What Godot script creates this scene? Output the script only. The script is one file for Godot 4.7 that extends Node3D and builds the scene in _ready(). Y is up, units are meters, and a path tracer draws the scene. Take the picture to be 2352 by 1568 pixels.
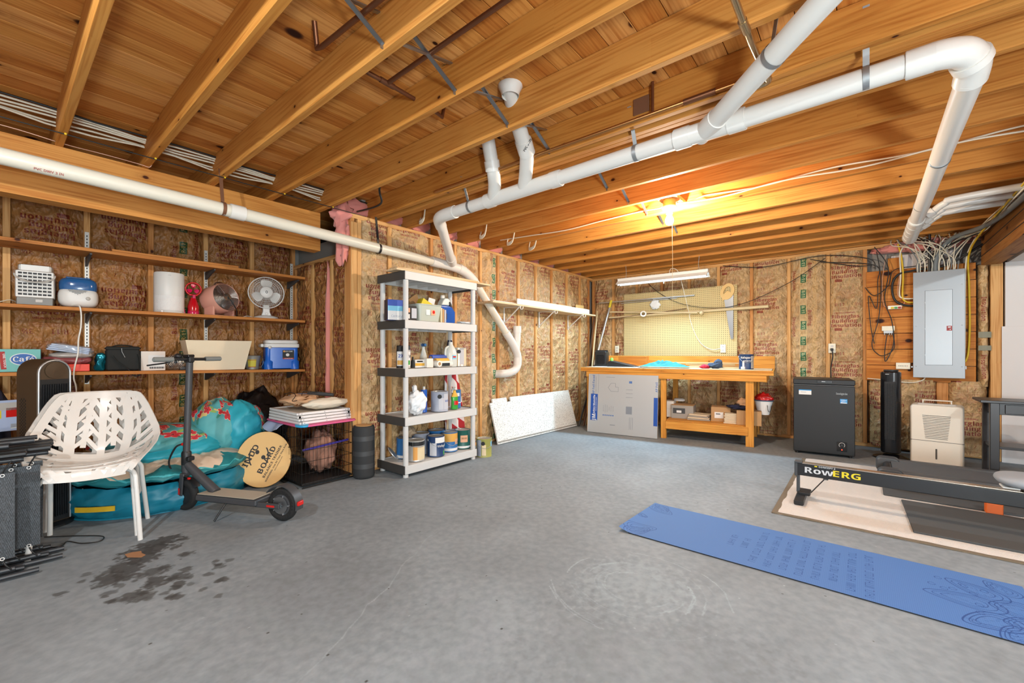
extends Node3D

const OAK := 0.0
var M := {}
var taken := {}
var rng := RandomNumberGenerator.new()
var ceil_node: Node3D
var wall_l: Node3D
var wall_a: Node3D
var wall_ret: Node3D
var wall_b: Node3D


class B:  # collects triangles; winding follows the given normals
	var v := PackedVector3Array()
	var n := PackedVector3Array()
	var uv := PackedVector2Array()

	func tri(a: Vector3, b: Vector3, c: Vector3, na: Vector3, nb: Vector3, nc: Vector3, ua := Vector2.ZERO, ub := Vector2.ZERO, uc := Vector2.ZERO) -> void:
		if (b - a).cross(c - a).dot(na + nb + nc) > 0.0:
			v.append(a); v.append(c); v.append(b)
			n.append(na); n.append(nc); n.append(nb)
			uv.append(ua); uv.append(uc); uv.append(ub)
		else:
			v.append(a); v.append(b); v.append(c)
			n.append(na); n.append(nb); n.append(nc)
			uv.append(ua); uv.append(ub); uv.append(uc)

	func quad(a: Vector3, b: Vector3, c: Vector3, d: Vector3, nn: Vector3, ua := Vector2(0, 1), ub := Vector2(1, 1), uc := Vector2(1, 0), ud := Vector2(0, 0)) -> void:
		tri(a, b, c, nn, nn, nn, ua, ub, uc)
		tri(a, c, d, nn, nn, nn, ua, uc, ud)

	# a chamfered box; u runs along the longest side in metres
	func box(size: Vector3, xf := Transform3D(), bev := 0.0, uvo := Vector2.ZERO) -> B:
		var h := size * 0.5
		var bv := minf(bev, minf(h.x, minf(h.y, h.z)) * 0.9)
		var la := size.max_axis_index()
		for ax in 3:
			var a1 := (ax + 1) % 3
			var a2 := (ax + 2) % 3
			for s in [-1.0, 1.0]:
				var nn := Vector3(); nn[ax] = s
				var p := []
				for k in [[-1, -1], [1, -1], [1, 1], [-1, 1]]:
					var q := Vector3(); q[ax] = h[ax] * s; q[a1] = (h[a1] - bv) * k[0]; q[a2] = (h[a2] - bv) * k[1]
					p.append(q)
				var us := []
				for q in p:
					var cr: float
					if ax == la:
						us.append(Vector2(q[a1], q[a2]) + uvo)
					else:
						var other := a1 if a2 == la else a2
						cr = q[other] + (0.37 * ax + 0.11 * s)
						us.append(Vector2(q[la], cr) + uvo)
				var wn := (xf.basis * nn).normalized()
				quad(xf * p[0], xf * p[1], xf * p[2], xf * p[3], wn, us[0], us[1], us[2], us[3])
		if bv > 0.0:
			for ax in 3:
				var a1 := (ax + 1) % 3
				var a2 := (ax + 2) % 3
				for s1 in [-1.0, 1.0]:
					for s2 in [-1.0, 1.0]:
						var n1 := Vector3(); n1[a1] = s1
						var n2 := Vector3(); n2[a2] = s2
						var p := []
						for k in [[-1, 0], [1, 0], [1, 1], [-1, 1]]:
							var q := Vector3(); q[ax] = (h[ax] - bv) * k[0]
							q[a1] = (h[a1] if k[1] == 0 else h[a1] - bv) * s1
							q[a2] = (h[a2] - bv if k[1] == 0 else h[a2]) * s2
							p.append(q)
						var w1 := (xf.basis * n1).normalized()
						var w2 := (xf.basis * n2).normalized()
						var u0 := Vector2(p[0][la], 0.21) + uvo
						var u1 := Vector2(p[1][la], 0.21) + uvo
						tri(xf * p[0], xf * p[1], xf * p[2], w1, w1, w2, u0, u1, u1)
						tri(xf * p[0], xf * p[2], xf * p[3], w1, w2, w2, u0, u1, u0)
			for sx in [-1.0, 1.0]:
				for sy in [-1.0, 1.0]:
					for sz in [-1.0, 1.0]:
						var sg := Vector3(sx, sy, sz)
						var a := Vector3(h.x, h.y - bv, h.z - bv) * sg
						var b := Vector3(h.x - bv, h.y, h.z - bv) * sg
						var c := Vector3(h.x - bv, h.y - bv, h.z) * sg
						tri(xf * a, xf * b, xf * c, (xf.basis * Vector3(sx, 0, 0)).normalized(), (xf.basis * Vector3(0, sy, 0)).normalized(), (xf.basis * Vector3(0, 0, sz)).normalized(), uvo, uvo, uvo)
		return self

	# a bar of square section from a to b
	func bar(a: Vector3, b: Vector3, w: float, d: float, up := Vector3.UP, bev := 0.0, uvo := Vector2.ZERO) -> B:
		var z := (b - a).normalized()
		if absf(z.dot(up)) > 0.98:
			up = Vector3.RIGHT
		var x := up.cross(z).normalized()
		var y := z.cross(x)
		return box(Vector3(w, d, a.distance_to(b)), Transform3D(Basis(x, y, z), (a + b) * 0.5), bev, uvo)

	# round tube along a path; r is a number or one radius per point
	func tube(path: Array, r, sides := 10, caps := true, squash := 1.0) -> B:
		var k := path.size()
		var rings := []
		var norms := []
		var x := Vector3.ZERO
		var along := 0.0
		var ls := []
		for i in k:
			var t: Vector3 = (path[mini(i + 1, k - 1)] - path[maxi(i - 1, 0)]).normalized()
			if x == Vector3.ZERO:
				x = t.cross(Vector3.UP if absf(t.y) < 0.9 else Vector3.RIGHT).normalized()
			else:
				x = (x - t * x.dot(t)).normalized()
			var y := t.cross(x)
			var rr: float = r[i] if r is Array else r
			var ring := PackedVector3Array()
			var nr := PackedVector3Array()
			for j in sides + 1:
				var a := TAU * j / sides
				var d := x * cos(a) + y * sin(a) * squash
				ring.append(path[i] + d * rr)
				nr.append((x * cos(a) + y * sin(a) / squash).normalized())
			rings.append(ring); norms.append(nr)
			if i: along += path[i].distance_to(path[i - 1])
			ls.append(along)
		for i in k - 1:
			for j in sides:
				var u0 := Vector2(ls[i], float(j) / sides)
				var u1 := Vector2(ls[i + 1], float(j) / sides)
				var u2 := Vector2(ls[i + 1], float(j + 1) / sides)
				var u3 := Vector2(ls[i], float(j + 1) / sides)
				tri(rings[i][j], rings[i + 1][j], rings[i + 1][j + 1], norms[i][j], norms[i + 1][j], norms[i + 1][j + 1], u0, u1, u2)
				tri(rings[i][j], rings[i + 1][j + 1], rings[i][j + 1], norms[i][j], norms[i + 1][j + 1], norms[i][j + 1], u0, u2, u3)
		if caps:
			for e in [0, k - 1]:
				var t: Vector3 = (path[1] - path[0]).normalized() * -1.0 if e == 0 else (path[k - 1] - path[k - 2]).normalized()
				for j in sides:
					tri(path[e], rings[e][j], rings[e][j + 1], t, t, t)
		return self

	# profile of (radius, height) turned round y
	func lathe(prof: Array, seg := 24, xf := Transform3D(), sx := 1.0, sz := 1.0) -> B:
		var k := prof.size()
		var sn := []
		for i in k - 1:
			var d: Vector2 = prof[i + 1] - prof[i]
			sn.append(Vector2(d.y, -d.x).normalized())
		var flipn := 1.0
		for i in k - 1:
			var n0: Vector2 = sn[i]
			var n1: Vector2 = sn[i]
			if i > 0 and sn[i - 1].dot(sn[i]) > 0.6: n0 = (sn[i - 1] + sn[i]).normalized()
			if i < k - 2 and sn[i + 1].dot(sn[i]) > 0.6: n1 = (sn[i + 1] + sn[i]).normalized()
			var p0: Vector2 = prof[i]
			var p1: Vector2 = prof[i + 1]
			for j in seg:
				var q := []
				var m := []
				for e in [[p0, n0, j], [p1, n1, j], [p1, n1, j + 1], [p0, n0, j + 1]]:
					var a: float = TAU * e[2] / seg
					var pp: Vector2 = e[0]
					var nn: Vector2 = e[1]
					q.append(xf * Vector3(pp.x * cos(a) * sx, pp.y, pp.x * sin(a) * sz))
					m.append((xf.basis * Vector3(nn.x * cos(a) / sx, nn.y, nn.x * sin(a) / sz)).normalized() * flipn)
				var ua := Vector2(float(j) / seg, 1.0 - float(i) / (k - 1))
				var ub := Vector2(float(j) / seg, 1.0 - float(i + 1) / (k - 1))
				var uc := Vector2(float(j + 1) / seg, ub.y)
				var ud := Vector2(float(j + 1) / seg, ua.y)
				if p0.x > 1e-5 or p1.x > 1e-5:
					if p1.x > 1e-5: tri(q[0], q[1], q[2], m[0], m[1], m[2], ua, ub, uc)
					if p0.x > 1e-5: tri(q[0], q[2], q[3], m[0], m[2], m[3], ua, uc, ud)
		return self

	# polygon in xy pushed along z from -depth/2 to depth/2, edges rounded off by bev
	func prism(poly: PackedVector2Array, depth: float, xf := Transform3D(), bev := 0.0, smooth := 0.75) -> B:
		var k := poly.size()
		if Geometry2D.is_polygon_clockwise(poly): poly.reverse()
		var en := PackedVector2Array()
		for i in k:
			var d := poly[(i + 1) % k] - poly[i]
			en.append(Vector2(d.y, -d.x).normalized())
		var inner := PackedVector2Array()
		for i in k:
			var m := en[i] + en[(i + k - 1) % k]
			var l := m.length_squared()
			inner.append(poly[i] - m * (2.0 / l if l > 0.3 else 1.0) * bev)
		var idx := Geometry2D.triangulate_polygon(inner)
		var hz := depth * 0.5
		for s in [-1.0, 1.0]:
			var nn := (xf.basis * Vector3(0, 0, s)).normalized()
			for i in range(0, idx.size(), 3):
				var t := []
				for e in 3: t.append(inner[idx[i + e]])
				tri(xf * Vector3(t[0].x, t[0].y, hz * s), xf * Vector3(t[1].x, t[1].y, hz * s), xf * Vector3(t[2].x, t[2].y, hz * s), nn, nn, nn, Vector2(t[0].x, -t[0].y), Vector2(t[1].x, -t[1].y), Vector2(t[2].x, -t[2].y))
		var acc := 0.0
		for i in k:
			var j := (i + 1) % k
			var ni := en[i]
			var nj := en[i]
			if en[(i + k - 1) % k].dot(en[i]) > smooth: ni = (en[(i + k - 1) % k] + en[i]).normalized()
			if en[j].dot(en[i]) > smooth: nj = (en[j] + en[i]).normalized()
			var wi := (xf.basis * Vector3(ni.x, ni.y, 0)).normalized()
			var wj := (xf.basis * Vector3(nj.x, nj.y, 0)).normalized()
			var hb := hz - bev
			var a := xf * Vector3(poly[i].x, poly[i].y, -hb)
			var b := xf * Vector3(poly[j].x, poly[j].y, -hb)
			var c := xf * Vector3(poly[j].x, poly[j].y, hb)
			var d := xf * Vector3(poly[i].x, poly[i].y, hb)
			var l := poly[i].distance_to(poly[j])
			tri(a, b, c, wi, wj, wj, Vector2(acc, 0), Vector2(acc + l, 0), Vector2(acc + l, depth))
			tri(a, c, d, wi, wj, wi, Vector2(acc, 0), Vector2(acc + l, depth), Vector2(acc, depth))
			acc += l
			if bev > 0.0:
				for s in [-1.0, 1.0]:
					var nz := (xf.basis * Vector3(0, 0, s)).normalized()
					var e := xf * Vector3(inner[i].x, inner[i].y, hz * s)
					var f := xf * Vector3(inner[j].x, inner[j].y, hz * s)
					var g := xf * Vector3(poly[i].x, poly[i].y, hb * s)
					var h := xf * Vector3(poly[j].x, poly[j].y, hb * s)
					tri(e, f, h, nz, nz, wj); tri(e, h, g, nz, wj, wi)
		return self

	# surface from fn(u, v) -> Vector3, u and v 0..1; flip turns the side it faces; uvf scales the uv
	func grid(fn: Callable, nu: int, nv: int, flip := false, uvs := Vector2.ONE, uvo := Vector2.ZERO, thick := 0.0) -> B:
		var p := []
		for j in nv + 1:
			var row := PackedVector3Array()
			for i in nu + 1: row.append(fn.call(float(i) / nu, float(j) / nv))
			p.append(row)
		var nr := []
		for j in nv + 1:
			var row := PackedVector3Array()
			for i in nu + 1:
				var du: Vector3 = p[j][mini(i + 1, nu)] - p[j][maxi(i - 1, 0)]
				var dv: Vector3 = p[mini(j + 1, nv)][i] - p[maxi(j - 1, 0)][i]
				var c := du.cross(dv)
				if c.length_squared() < 1e-16: c = Vector3.UP
				row.append(c.normalized() * (-1.0 if flip else 1.0))
			nr.append(row)
		for side in (2 if thick > 0.0 else 1):
			var off := -thick * side
			var sg := 1.0 - 2.0 * side
			for j in nv:
				for i in nu:
					var u0 := Vector2(float(i) / nu, float(j) / nv) * uvs + uvo
					var u1 := Vector2(float(i + 1) / nu, float(j) / nv) * uvs + uvo
					var u2 := Vector2(float(i + 1) / nu, float(j + 1) / nv) * uvs + uvo
					var u3 := Vector2(float(i) / nu, float(j + 1) / nv) * uvs + uvo
					var a: Vector3 = p[j][i] + nr[j][i] * off
					var b: Vector3 = p[j][i + 1] + nr[j][i + 1] * off
					var c: Vector3 = p[j + 1][i + 1] + nr[j + 1][i + 1] * off
					var d: Vector3 = p[j + 1][i] + nr[j + 1][i] * off
					tri(a, b, c, nr[j][i] * sg, nr[j][i + 1] * sg, nr[j + 1][i + 1] * sg, u0, u1, u2)
					tri(a, c, d, nr[j][i] * sg, nr[j + 1][i + 1] * sg, nr[j + 1][i] * sg, u0, u2, u3)
		if thick > 0.0:
			var edge := []
			for i in nu + 1: edge.append([0, i])
			for j in range(1, nv + 1): edge.append([j, nu])
			for i in range(nu - 1, -1, -1): edge.append([nv, i])
			for j in range(nv - 1, -1, -1): edge.append([j, 0])
			var mid: Vector3 = p[nv / 2][nu / 2]
			for e in edge.size() - 1:
				var q0 = edge[e]; var q1 = edge[e + 1]
				var a: Vector3 = p[q0[0]][q0[1]]
				var b: Vector3 = p[q1[0]][q1[1]]
				var na: Vector3 = nr[q0[0]][q0[1]]
				var nb: Vector3 = nr[q1[0]][q1[1]]
				var out := (b - a).cross(na).normalized()
				if out.dot((a + b) * 0.5 - mid) < 0.0: out = -out
				quad(a, b, b - nb * thick, a - na * thick, out)
		return self

	func ball(r: Vector3, xf := Transform3D(), seg := 16, rows := 10) -> B:
		return grid(func(u: float, w: float):
			var a: float = u * TAU
			var t: float = (w - 0.5) * PI
			return xf * Vector3(cos(a) * cos(t) * r.x, sin(t) * r.y, -sin(a) * cos(t) * r.z), seg, rows, false)

	func add(o: B, xf := Transform3D()) -> B:
		for i in o.v.size():
			v.append(xf * o.v[i]); n.append((xf.basis * o.n[i]).normalized()); uv.append(o.uv[i])
		return self

	func mesh() -> ArrayMesh:
		var a := []
		a.resize(Mesh.ARRAY_MAX)
		a[Mesh.ARRAY_VERTEX] = v
		a[Mesh.ARRAY_NORMAL] = n
		a[Mesh.ARRAY_TEX_UV] = uv
		var m := ArrayMesh.new()
		m.add_surface_from_arrays(Mesh.PRIMITIVE_TRIANGLES, a)
		return m


func T(x: float, y: float, z: float, ry := 0.0, rx := 0.0, rz := 0.0) -> Transform3D:
	return Transform3D(Basis.from_euler(Vector3(deg_to_rad(rx), deg_to_rad(ry), deg_to_rad(rz))), Vector3(x, y, z))

func bx(sx: float, sy: float, sz: float, x := 0.0, y := 0.0, z := 0.0, bev := 0.003) -> B:
	return B.new().box(Vector3(sx, sy, sz), Transform3D(Basis(), Vector3(x, y, z)), bev, Vector2(rng.randf() * 3.0, rng.randf() * 3.0))

func rrect(w: float, h: float, r: float, seg := 5) -> PackedVector2Array:
	var o := PackedVector2Array()
	for c in [[1, -1, -90], [1, 1, 0], [-1, 1, 90], [-1, -1, 180]]:
		for i in seg + 1:
			var a := deg_to_rad(c[2] + 90.0 * i / seg)
			o.append(Vector2((w * 0.5 - r) * c[0] + cos(a) * r, (h * 0.5 - r) * c[1] + sin(a) * r))
	return o

func ell(rx: float, ry: float, k := 24) -> PackedVector2Array:
	var o := PackedVector2Array()
	for i in k: o.append(Vector2(cos(TAU * i / k) * rx, sin(TAU * i / k) * ry))
	return o

func spline(pts: Array, k := 6) -> Array:
	var o := []
	for i in pts.size() - 1:
		var p0: Vector3 = pts[maxi(i - 1, 0)]
		var p3: Vector3 = pts[mini(i + 2, pts.size() - 1)]
		for j in k: o.append(pts[i].cubic_interpolate(pts[i + 1], p0, p3, float(j) / k))
	o.append(pts[-1])
	return o

func numbered(called: String) -> String:
	var c: int = taken.get(called, 0)
	taken[called] = c + 1
	return called if c == 0 else "%s_%03d" % [called, c]

func tag(o: Node, label: String, category: String, group := "") -> void:
	o.set_meta("label", label); o.set_meta("category", category)
	if group: o.set_meta("group", group)

func thing(called: String, label: String, category: String, at := Vector3.ZERO, turn := 0.0, group := "") -> Node3D:
	var o := Node3D.new()
	o.name = numbered(called)
	add_child(o)
	o.position = at
	o.rotation_degrees.y = turn
	tag(o, label, category, group)
	return o

func part(p: Node, called: String, b, mat: Material, xf := Transform3D(), label := "") -> MeshInstance3D:
	var m := MeshInstance3D.new()
	m.name = called
	m.mesh = b.mesh() if b is B else b
	m.material_override = mat
	m.transform = xf
	p.add_child(m, true)
	if label: m.set_meta("label", label)
	return m

func single(called: String, label: String, category: String, b, mat: Material, at := Vector3.ZERO, turn := 0.0, group := "") -> MeshInstance3D:
	var m := MeshInstance3D.new()
	m.name = numbered(called)
	m.mesh = b.mesh() if b is B else b
	m.material_override = mat
	add_child(m)
	m.position = at
	m.rotation_degrees.y = turn
	tag(m, label, category, group)
	return m

func setting(called: String, at := Vector3.ZERO, turn := 0.0) -> Node3D:
	var o := Node3D.new()
	o.name = called
	add_child(o)
	o.position = at
	o.rotation_degrees.y = turn
	o.set_meta("kind", "structure")
	return o

func copy(o: Node3D, at: Vector3, turn: float, label: String, group := "") -> Node3D:
	var c: Node3D = o.duplicate()
	c.name = numbered(String(o.name).rstrip("0123456789").trim_suffix("_"))
	add_child(c)
	c.position = at
	c.rotation_degrees.y = turn
	if label: c.set_meta("label", label)
	if group: c.set_meta("group", group)
	return c

var fonts := {}
func font(bold := true, serif := false) -> Font:
	var k := "%s%s" % [bold, serif]
	if not fonts.has(k):
		var f := SystemFont.new()
		f.font_names = PackedStringArray(["Droid Serif" if serif else "Droid Sans"])
		f.font_weight = 700 if bold else 400
		fonts[k] = f
	return fonts[k]

func text_mesh(s: String, h: float, bold := true, serif := false, depth := 0.0006) -> TextMesh:
	var t := TextMesh.new()
	t.text = s
	t.font = font(bold, serif)
	t.font_size = 32
	t.pixel_size = h / 23.0
	t.depth = depth
	t.curve_step = 4.0
	return t

# lettering, h = cap height, facing +z of xf
func letters(p: Node, s: String, h: float, mat: Material, xf: Transform3D, bold := true, serif := false, wide := 1.0, called := "lettering") -> MeshInstance3D:
	var m := part(p, called, text_mesh(s, h, bold, serif), mat, xf)
	if wide != 1.0: m.scale = m.scale * Vector3(wide, 1, 1)
	return m

# lettering wrapped round an upright cylinder of radius r, centred at angle a (degrees from +z towards +x)
func wrapped(s: String, h: float, r: float, a: float, y: float, bold := true, serif := false) -> B:
	var o := B.new()
	var arr := text_mesh(s, h, bold, serif).get_mesh_arrays()
	var vs: PackedVector3Array = arr[Mesh.ARRAY_VERTEX]
	var id = arr[Mesh.ARRAY_INDEX]
	var f := func(q: Vector3) -> Vector3:
		var t := deg_to_rad(a) + q.x / r
		return Vector3(sin(t) * (r + q.z), q.y + y, cos(t) * (r + q.z))
	for i in range(0, id.size(), 3):
		var p0: Vector3 = vs[id[i]]; var p1: Vector3 = vs[id[i + 1]]; var p2: Vector3 = vs[id[i + 2]]
		if absf(p0.z + p1.z + p2.z) < 1e-9: continue
		if p0.z + p1.z + p2.z > 0.0 and absf((p1 - p0).cross(p2 - p0).normalized().z) > 0.9:
			var q0: Vector3 = f.call(p0); var q1: Vector3 = f.call(p1); var q2: Vector3 = f.call(p2)
			var nn := Vector3(q0.x, 0, q0.z).normalized()
			o.tri(q0, q1, q2, nn, nn, nn)
	return o

# part of a cylinder's face: radius r, from angle a0 to a1 (degrees from +z towards +x), between heights
func band(r: float, a0: float, a1: float, y0: float, y1: float, k := 12) -> B:
	return B.new().grid(func(u: float, w: float):
		var t := deg_to_rad(lerpf(a0, a1, u))
		return Vector3(sin(t) * r, lerpf(y0, y1, w), cos(t) * r), k, 1)

func mat(key: String, col := Color.WHITE, rough := 0.6, metal := 0.0) -> StandardMaterial3D:
	if M.has(key): return M[key]
	var m := StandardMaterial3D.new()
	m.resource_name = key
	m.albedo_color = col
	m.roughness = rough
	m.metallic = metal
	M[key] = m
	return m

func hexc(s: String) -> Color:
	return Color.html(s)

func noise(freq: float, sd: int, oct := 4, kind := FastNoiseLite.TYPE_SIMPLEX_SMOOTH, ridged := false) -> FastNoiseLite:
	var f := FastNoiseLite.new()
	f.noise_type = kind
	f.frequency = freq
	f.seed = sd
	f.fractal_octaves = oct
	f.fractal_type = FastNoiseLite.FRACTAL_RIDGED if ridged else FastNoiseLite.FRACTAL_FBM
	return f

func noise_bytes(w: int, h: int, fx: float, fy: float, sd: int, oct := 4, seamless := true) -> PackedByteArray:
	# noise stretched by fx, fy; made small and blown up so that streaks come out long
	var nw := maxi(8, int(w * fx)); var nh := maxi(8, int(h * fy))
	var f := noise(0.08, sd, oct)
	var im := f.get_seamless_image(nw, nh) if seamless else f.get_image(nw, nh)
	im.convert(Image.FORMAT_L8)
	if nw != w or nh != h: im.resize(w, h, Image.INTERPOLATE_CUBIC)
	return im.get_data()

func tex_of(im: Image) -> ImageTexture:
	return ImageTexture.create_from_image(im)

# pine: grain along u. kn = list of [x, y, radius] in pixels
func pine(w: int, h: int, sd: int, kn: Array, light: Color, dark: Color, knot: Color, rings := 26.0) -> ImageTexture:
	var wa := noise_bytes(w, h, 0.012, 0.10, sd, 2)
	var st := noise_bytes(w, h, 0.02, 1.0, sd + 5, 3)
	var bl := noise_bytes(w, h, 0.03, 0.2, sd + 9, 2)
	var tw := PackedFloat32Array(); tw.resize(w * h)
	var dk := PackedFloat32Array(); dk.resize(w * h)
	for q in kn:
		var r: float = q[2]
		for y in range(int(q[1] - r * 5), int(q[1] + r * 5)):
			for x in range(int(q[0] - r * 12), int(q[0] + r * 12)):
				var dx: float = (x - q[0]) / r
				var dy: float = (y - q[1]) / r
				var d2: float = dx * dx / 6.0 + dy * dy
				var i := posmod(y, h) * w + posmod(x, w)
				tw[i] += exp(-d2 * 0.35) * signf(dy) * 5.0
				var e: float = dx * dx / 2.0 + dy * dy
				if e < 6.0:
					dk[i] = maxf(dk[i], clampf(1.25 - e * 1.0, 0.0, 1.0) * (0.85 if e > 0.25 else 1.0) + 0.32 * exp(-d2 * 0.8))
				else:
					dk[i] = maxf(dk[i], 0.30 * exp(-d2 * 0.45))
	var o := PackedByteArray(); o.resize(w * h * 3)
	var i := 0
	for y in h:
		var ty := float(y) / h * rings * TAU
		for x in w:
			var t := ty + wa[i] * 0.055 + tw[i]
			var g := 0.5 + 0.5 * sin(t)
			g = g * g * 0.30 + (st[i] - 110) * 0.0035 + (bl[i] - 128) * 0.0028
			g = clampf(g, 0.0, 1.0)
			var k := clampf(dk[i], 0.0, 1.0)
			var j := i * 3
			o[j] = int(255.0 * lerpf(lerpf(light.r, dark.r, g), knot.r, k))
			o[j + 1] = int(255.0 * lerpf(lerpf(light.g, dark.g, g), knot.g, k))
			o[j + 2] = int(255.0 * lerpf(lerpf(light.b, dark.b, g), knot.b, k))
			i += 1
	return tex_of(Image.create_from_data(w, h, false, Image.FORMAT_RGB8, o))

# flat print: fills the letters of s into an image
func stamp(im: Image, s: String, hpx: float, at: Vector2, col: Color, bold := true, wide := 1.0, turn := 0.0, serif := false) -> void:
	var arr := text_mesh(s, hpx, bold, serif).get_mesh_arrays()
	var vs: PackedVector3Array = arr[Mesh.ARRAY_VERTEX]
	var id = arr[Mesh.ARRAY_INDEX]
	for i in range(0, id.size(), 3):
		if vs[id[i]].z + vs[id[i + 1]].z + vs[id[i + 2]].z <= 0.0: continue
		var q := []
		for e in 3:
			var p: Vector3 = vs[id[i + e]]
			q.append(at + Vector2(p.x * wide, -p.y).rotated(turn))
		fill_tri(im, q[0], q[1], q[2], col)

func fill_tri(im: Image, a: Vector2, b: Vector2, c: Vector2, col: Color) -> void:
	var y0 := int(floor(minf(a.y, minf(b.y, c.y))))
	var y1 := int(ceil(maxf(a.y, maxf(b.y, c.y))))
	for y in range(maxi(y0, 0), mini(y1 + 1, im.get_height())):
		var yy := y + 0.5
		var lo := 1e9
		var hi := -1e9
		for e in [[a, b], [b, c], [c, a]]:
			var p: Vector2 = e[0]; var q: Vector2 = e[1]
			if (p.y <= yy) != (q.y <= yy):
				var x := p.x + (yy - p.y) / (q.y - p.y) * (q.x - p.x)
				lo = minf(lo, x); hi = maxf(hi, x)
		if hi >= lo: im.fill_rect(Rect2i(int(round(lo)), y, maxi(1, int(round(hi)) - int(round(lo))), 1), col)

func fill_poly(im: Image, poly: PackedVector2Array, col: Color) -> void:
	var id := Geometry2D.triangulate_polygon(poly)
	for i in range(0, id.size(), 3): fill_tri(im, poly[id[i]], poly[id[i + 1]], poly[id[i + 2]], col)

func stroke(im: Image, pts: Array, w: float, col: Color) -> void:
	for i in pts.size() - 1:
		var d: Vector2 = (pts[i + 1] - pts[i])
		if d.length() < 0.01: continue
		var nn := d.normalized().orthogonal() * w * 0.5
		var e := d.normalized() * w * 0.25
		fill_poly(im, PackedVector2Array([pts[i] - nn - e, pts[i + 1] - nn + e, pts[i + 1] + nn + e, pts[i] + nn - e]), col)

func V(x: float, y: float, z: float) -> Vector3:
	return Vector3(x, y, z)

func N() -> B:
	return B.new()

func P(p: Node, called: String, b, key: String, xf := Transform3D(), label := "") -> MeshInstance3D:
	return part(p, called, b, M[key], xf, label)

func colors(d: Dictionary) -> void:  # key: [hex, roughness, metallic]
	for k in d: mat(k, hexc(d[k][0]), d[k][1], d[k][2] if d[k].size() > 2 else 0.0)

# flat ribbon of width w and thickness th along points with given normals
func ribbon(b: B, pts: Array, nrm: Array, w: float, th: float) -> void:
	var e := []
	for i in pts.size():
		var t: Vector3 = (pts[mini(i + 1, pts.size() - 1)] - pts[maxi(i - 1, 0)]).normalized()
		var s: Vector3 = nrm[i].cross(t).normalized() * w * 0.5
		var u: Vector3 = nrm[i] * th * 0.5
		e.append([pts[i] - s + u, pts[i] + s + u, pts[i] + s - u, pts[i] - s - u, nrm[i], s.normalized()])
	for i in pts.size() - 1:
		var p = e[i]; var q = e[i + 1]
		for k in 4:
			var j := (k + 1) % 4
			var n0: Vector3 = [p[4], p[5], -p[4], -p[5]][k]
			var n1: Vector3 = [q[4], q[5], -q[4], -q[5]][k]
			b.tri(p[k], p[j], q[j], n0, n0, n1); b.tri(p[k], q[j], q[k], n0, n1, n1)
	for i in [0, pts.size() - 1]:
		var t: Vector3 = (pts[1] - pts[0]) if i else (pts[0] - pts[1])
		if i: t = pts[i] - pts[i - 1]
		b.quad(e[i][0], e[i][1], e[i][2], e[i][3], t.normalized())

func hoop(rx: float, ry: float, z := 0.0, k := 28) -> Array:
	var o := []
	for j in k + 1: o.append(Vector3(cos(TAU * j / k) * rx, sin(TAU * j / k) * ry, z))
	return o
func _ready() -> void:
	rng.seed = 7
	# ---- camera, environment, large lights, exposure
	var cam := Camera3D.new()
	cam.name = "camera"
	add_child(cam)
	cam.position = Vector3(0, 1.10, 0)
	cam.rotation_degrees = Vector3(0, 39.38, 0)
	cam.projection = Camera3D.PROJECTION_FRUSTUM
	cam.keep_aspect = Camera3D.KEEP_HEIGHT
	cam.near = 0.05
	cam.far = 60.0
	cam.size = 2.0 * 0.05 * 784.0 / 982.0
	cam.frustum_offset = Vector2(0, 0.05 * 25.0 / 982.0)
	cam.current = true
	var env := Environment.new()
	env.background_mode = Environment.BG_COLOR
	env.background_color = Color(0.02, 0.02, 0.02)
	env.tonemap_mode = Environment.TONE_MAPPER_LINEAR
	env.tonemap_exposure = 1.03
	env.sdfgi_enabled = true
	env.ssao_enabled = true
	env.ssil_enabled = true
	var we := WorldEnvironment.new()
	we.name = "world_environment"
	we.environment = env
	add_child(we)
	make_materials()
	# ---- lamps: the bare bulb in view, the shop light over the bench, two unseen bulbs out of view, an added fill globe
	bulb_lamp(Vector3(-1.262, 2.382, -3.63), 3.4, Color(1.0, 0.92, 0.82), "bare bulb on a white ceiling lampholder with a long pull string")
	bulb_lamp(Vector3(-1.45, 2.40, 0.74), 3.2, Color(0.93, 0.98, 1.0), "unseen bare bulb out of view, lighting the near end of the room")  # unseen bulb behind the camera, placed to light the alcove shelves and near floor
	bulb_lamp(Vector3(1.9, 2.40, -2.05), 4.0, Color(0.93, 0.98, 1.0), "unseen bare bulb out of view, lighting the right side of the room")  # unseen bulb out of frame, placed to light the panel wall from the right
	shop_light()
	fill_globe_lamp(Vector3(1.5, 0, 0.4))
	build_shell()
	build_all()


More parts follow.
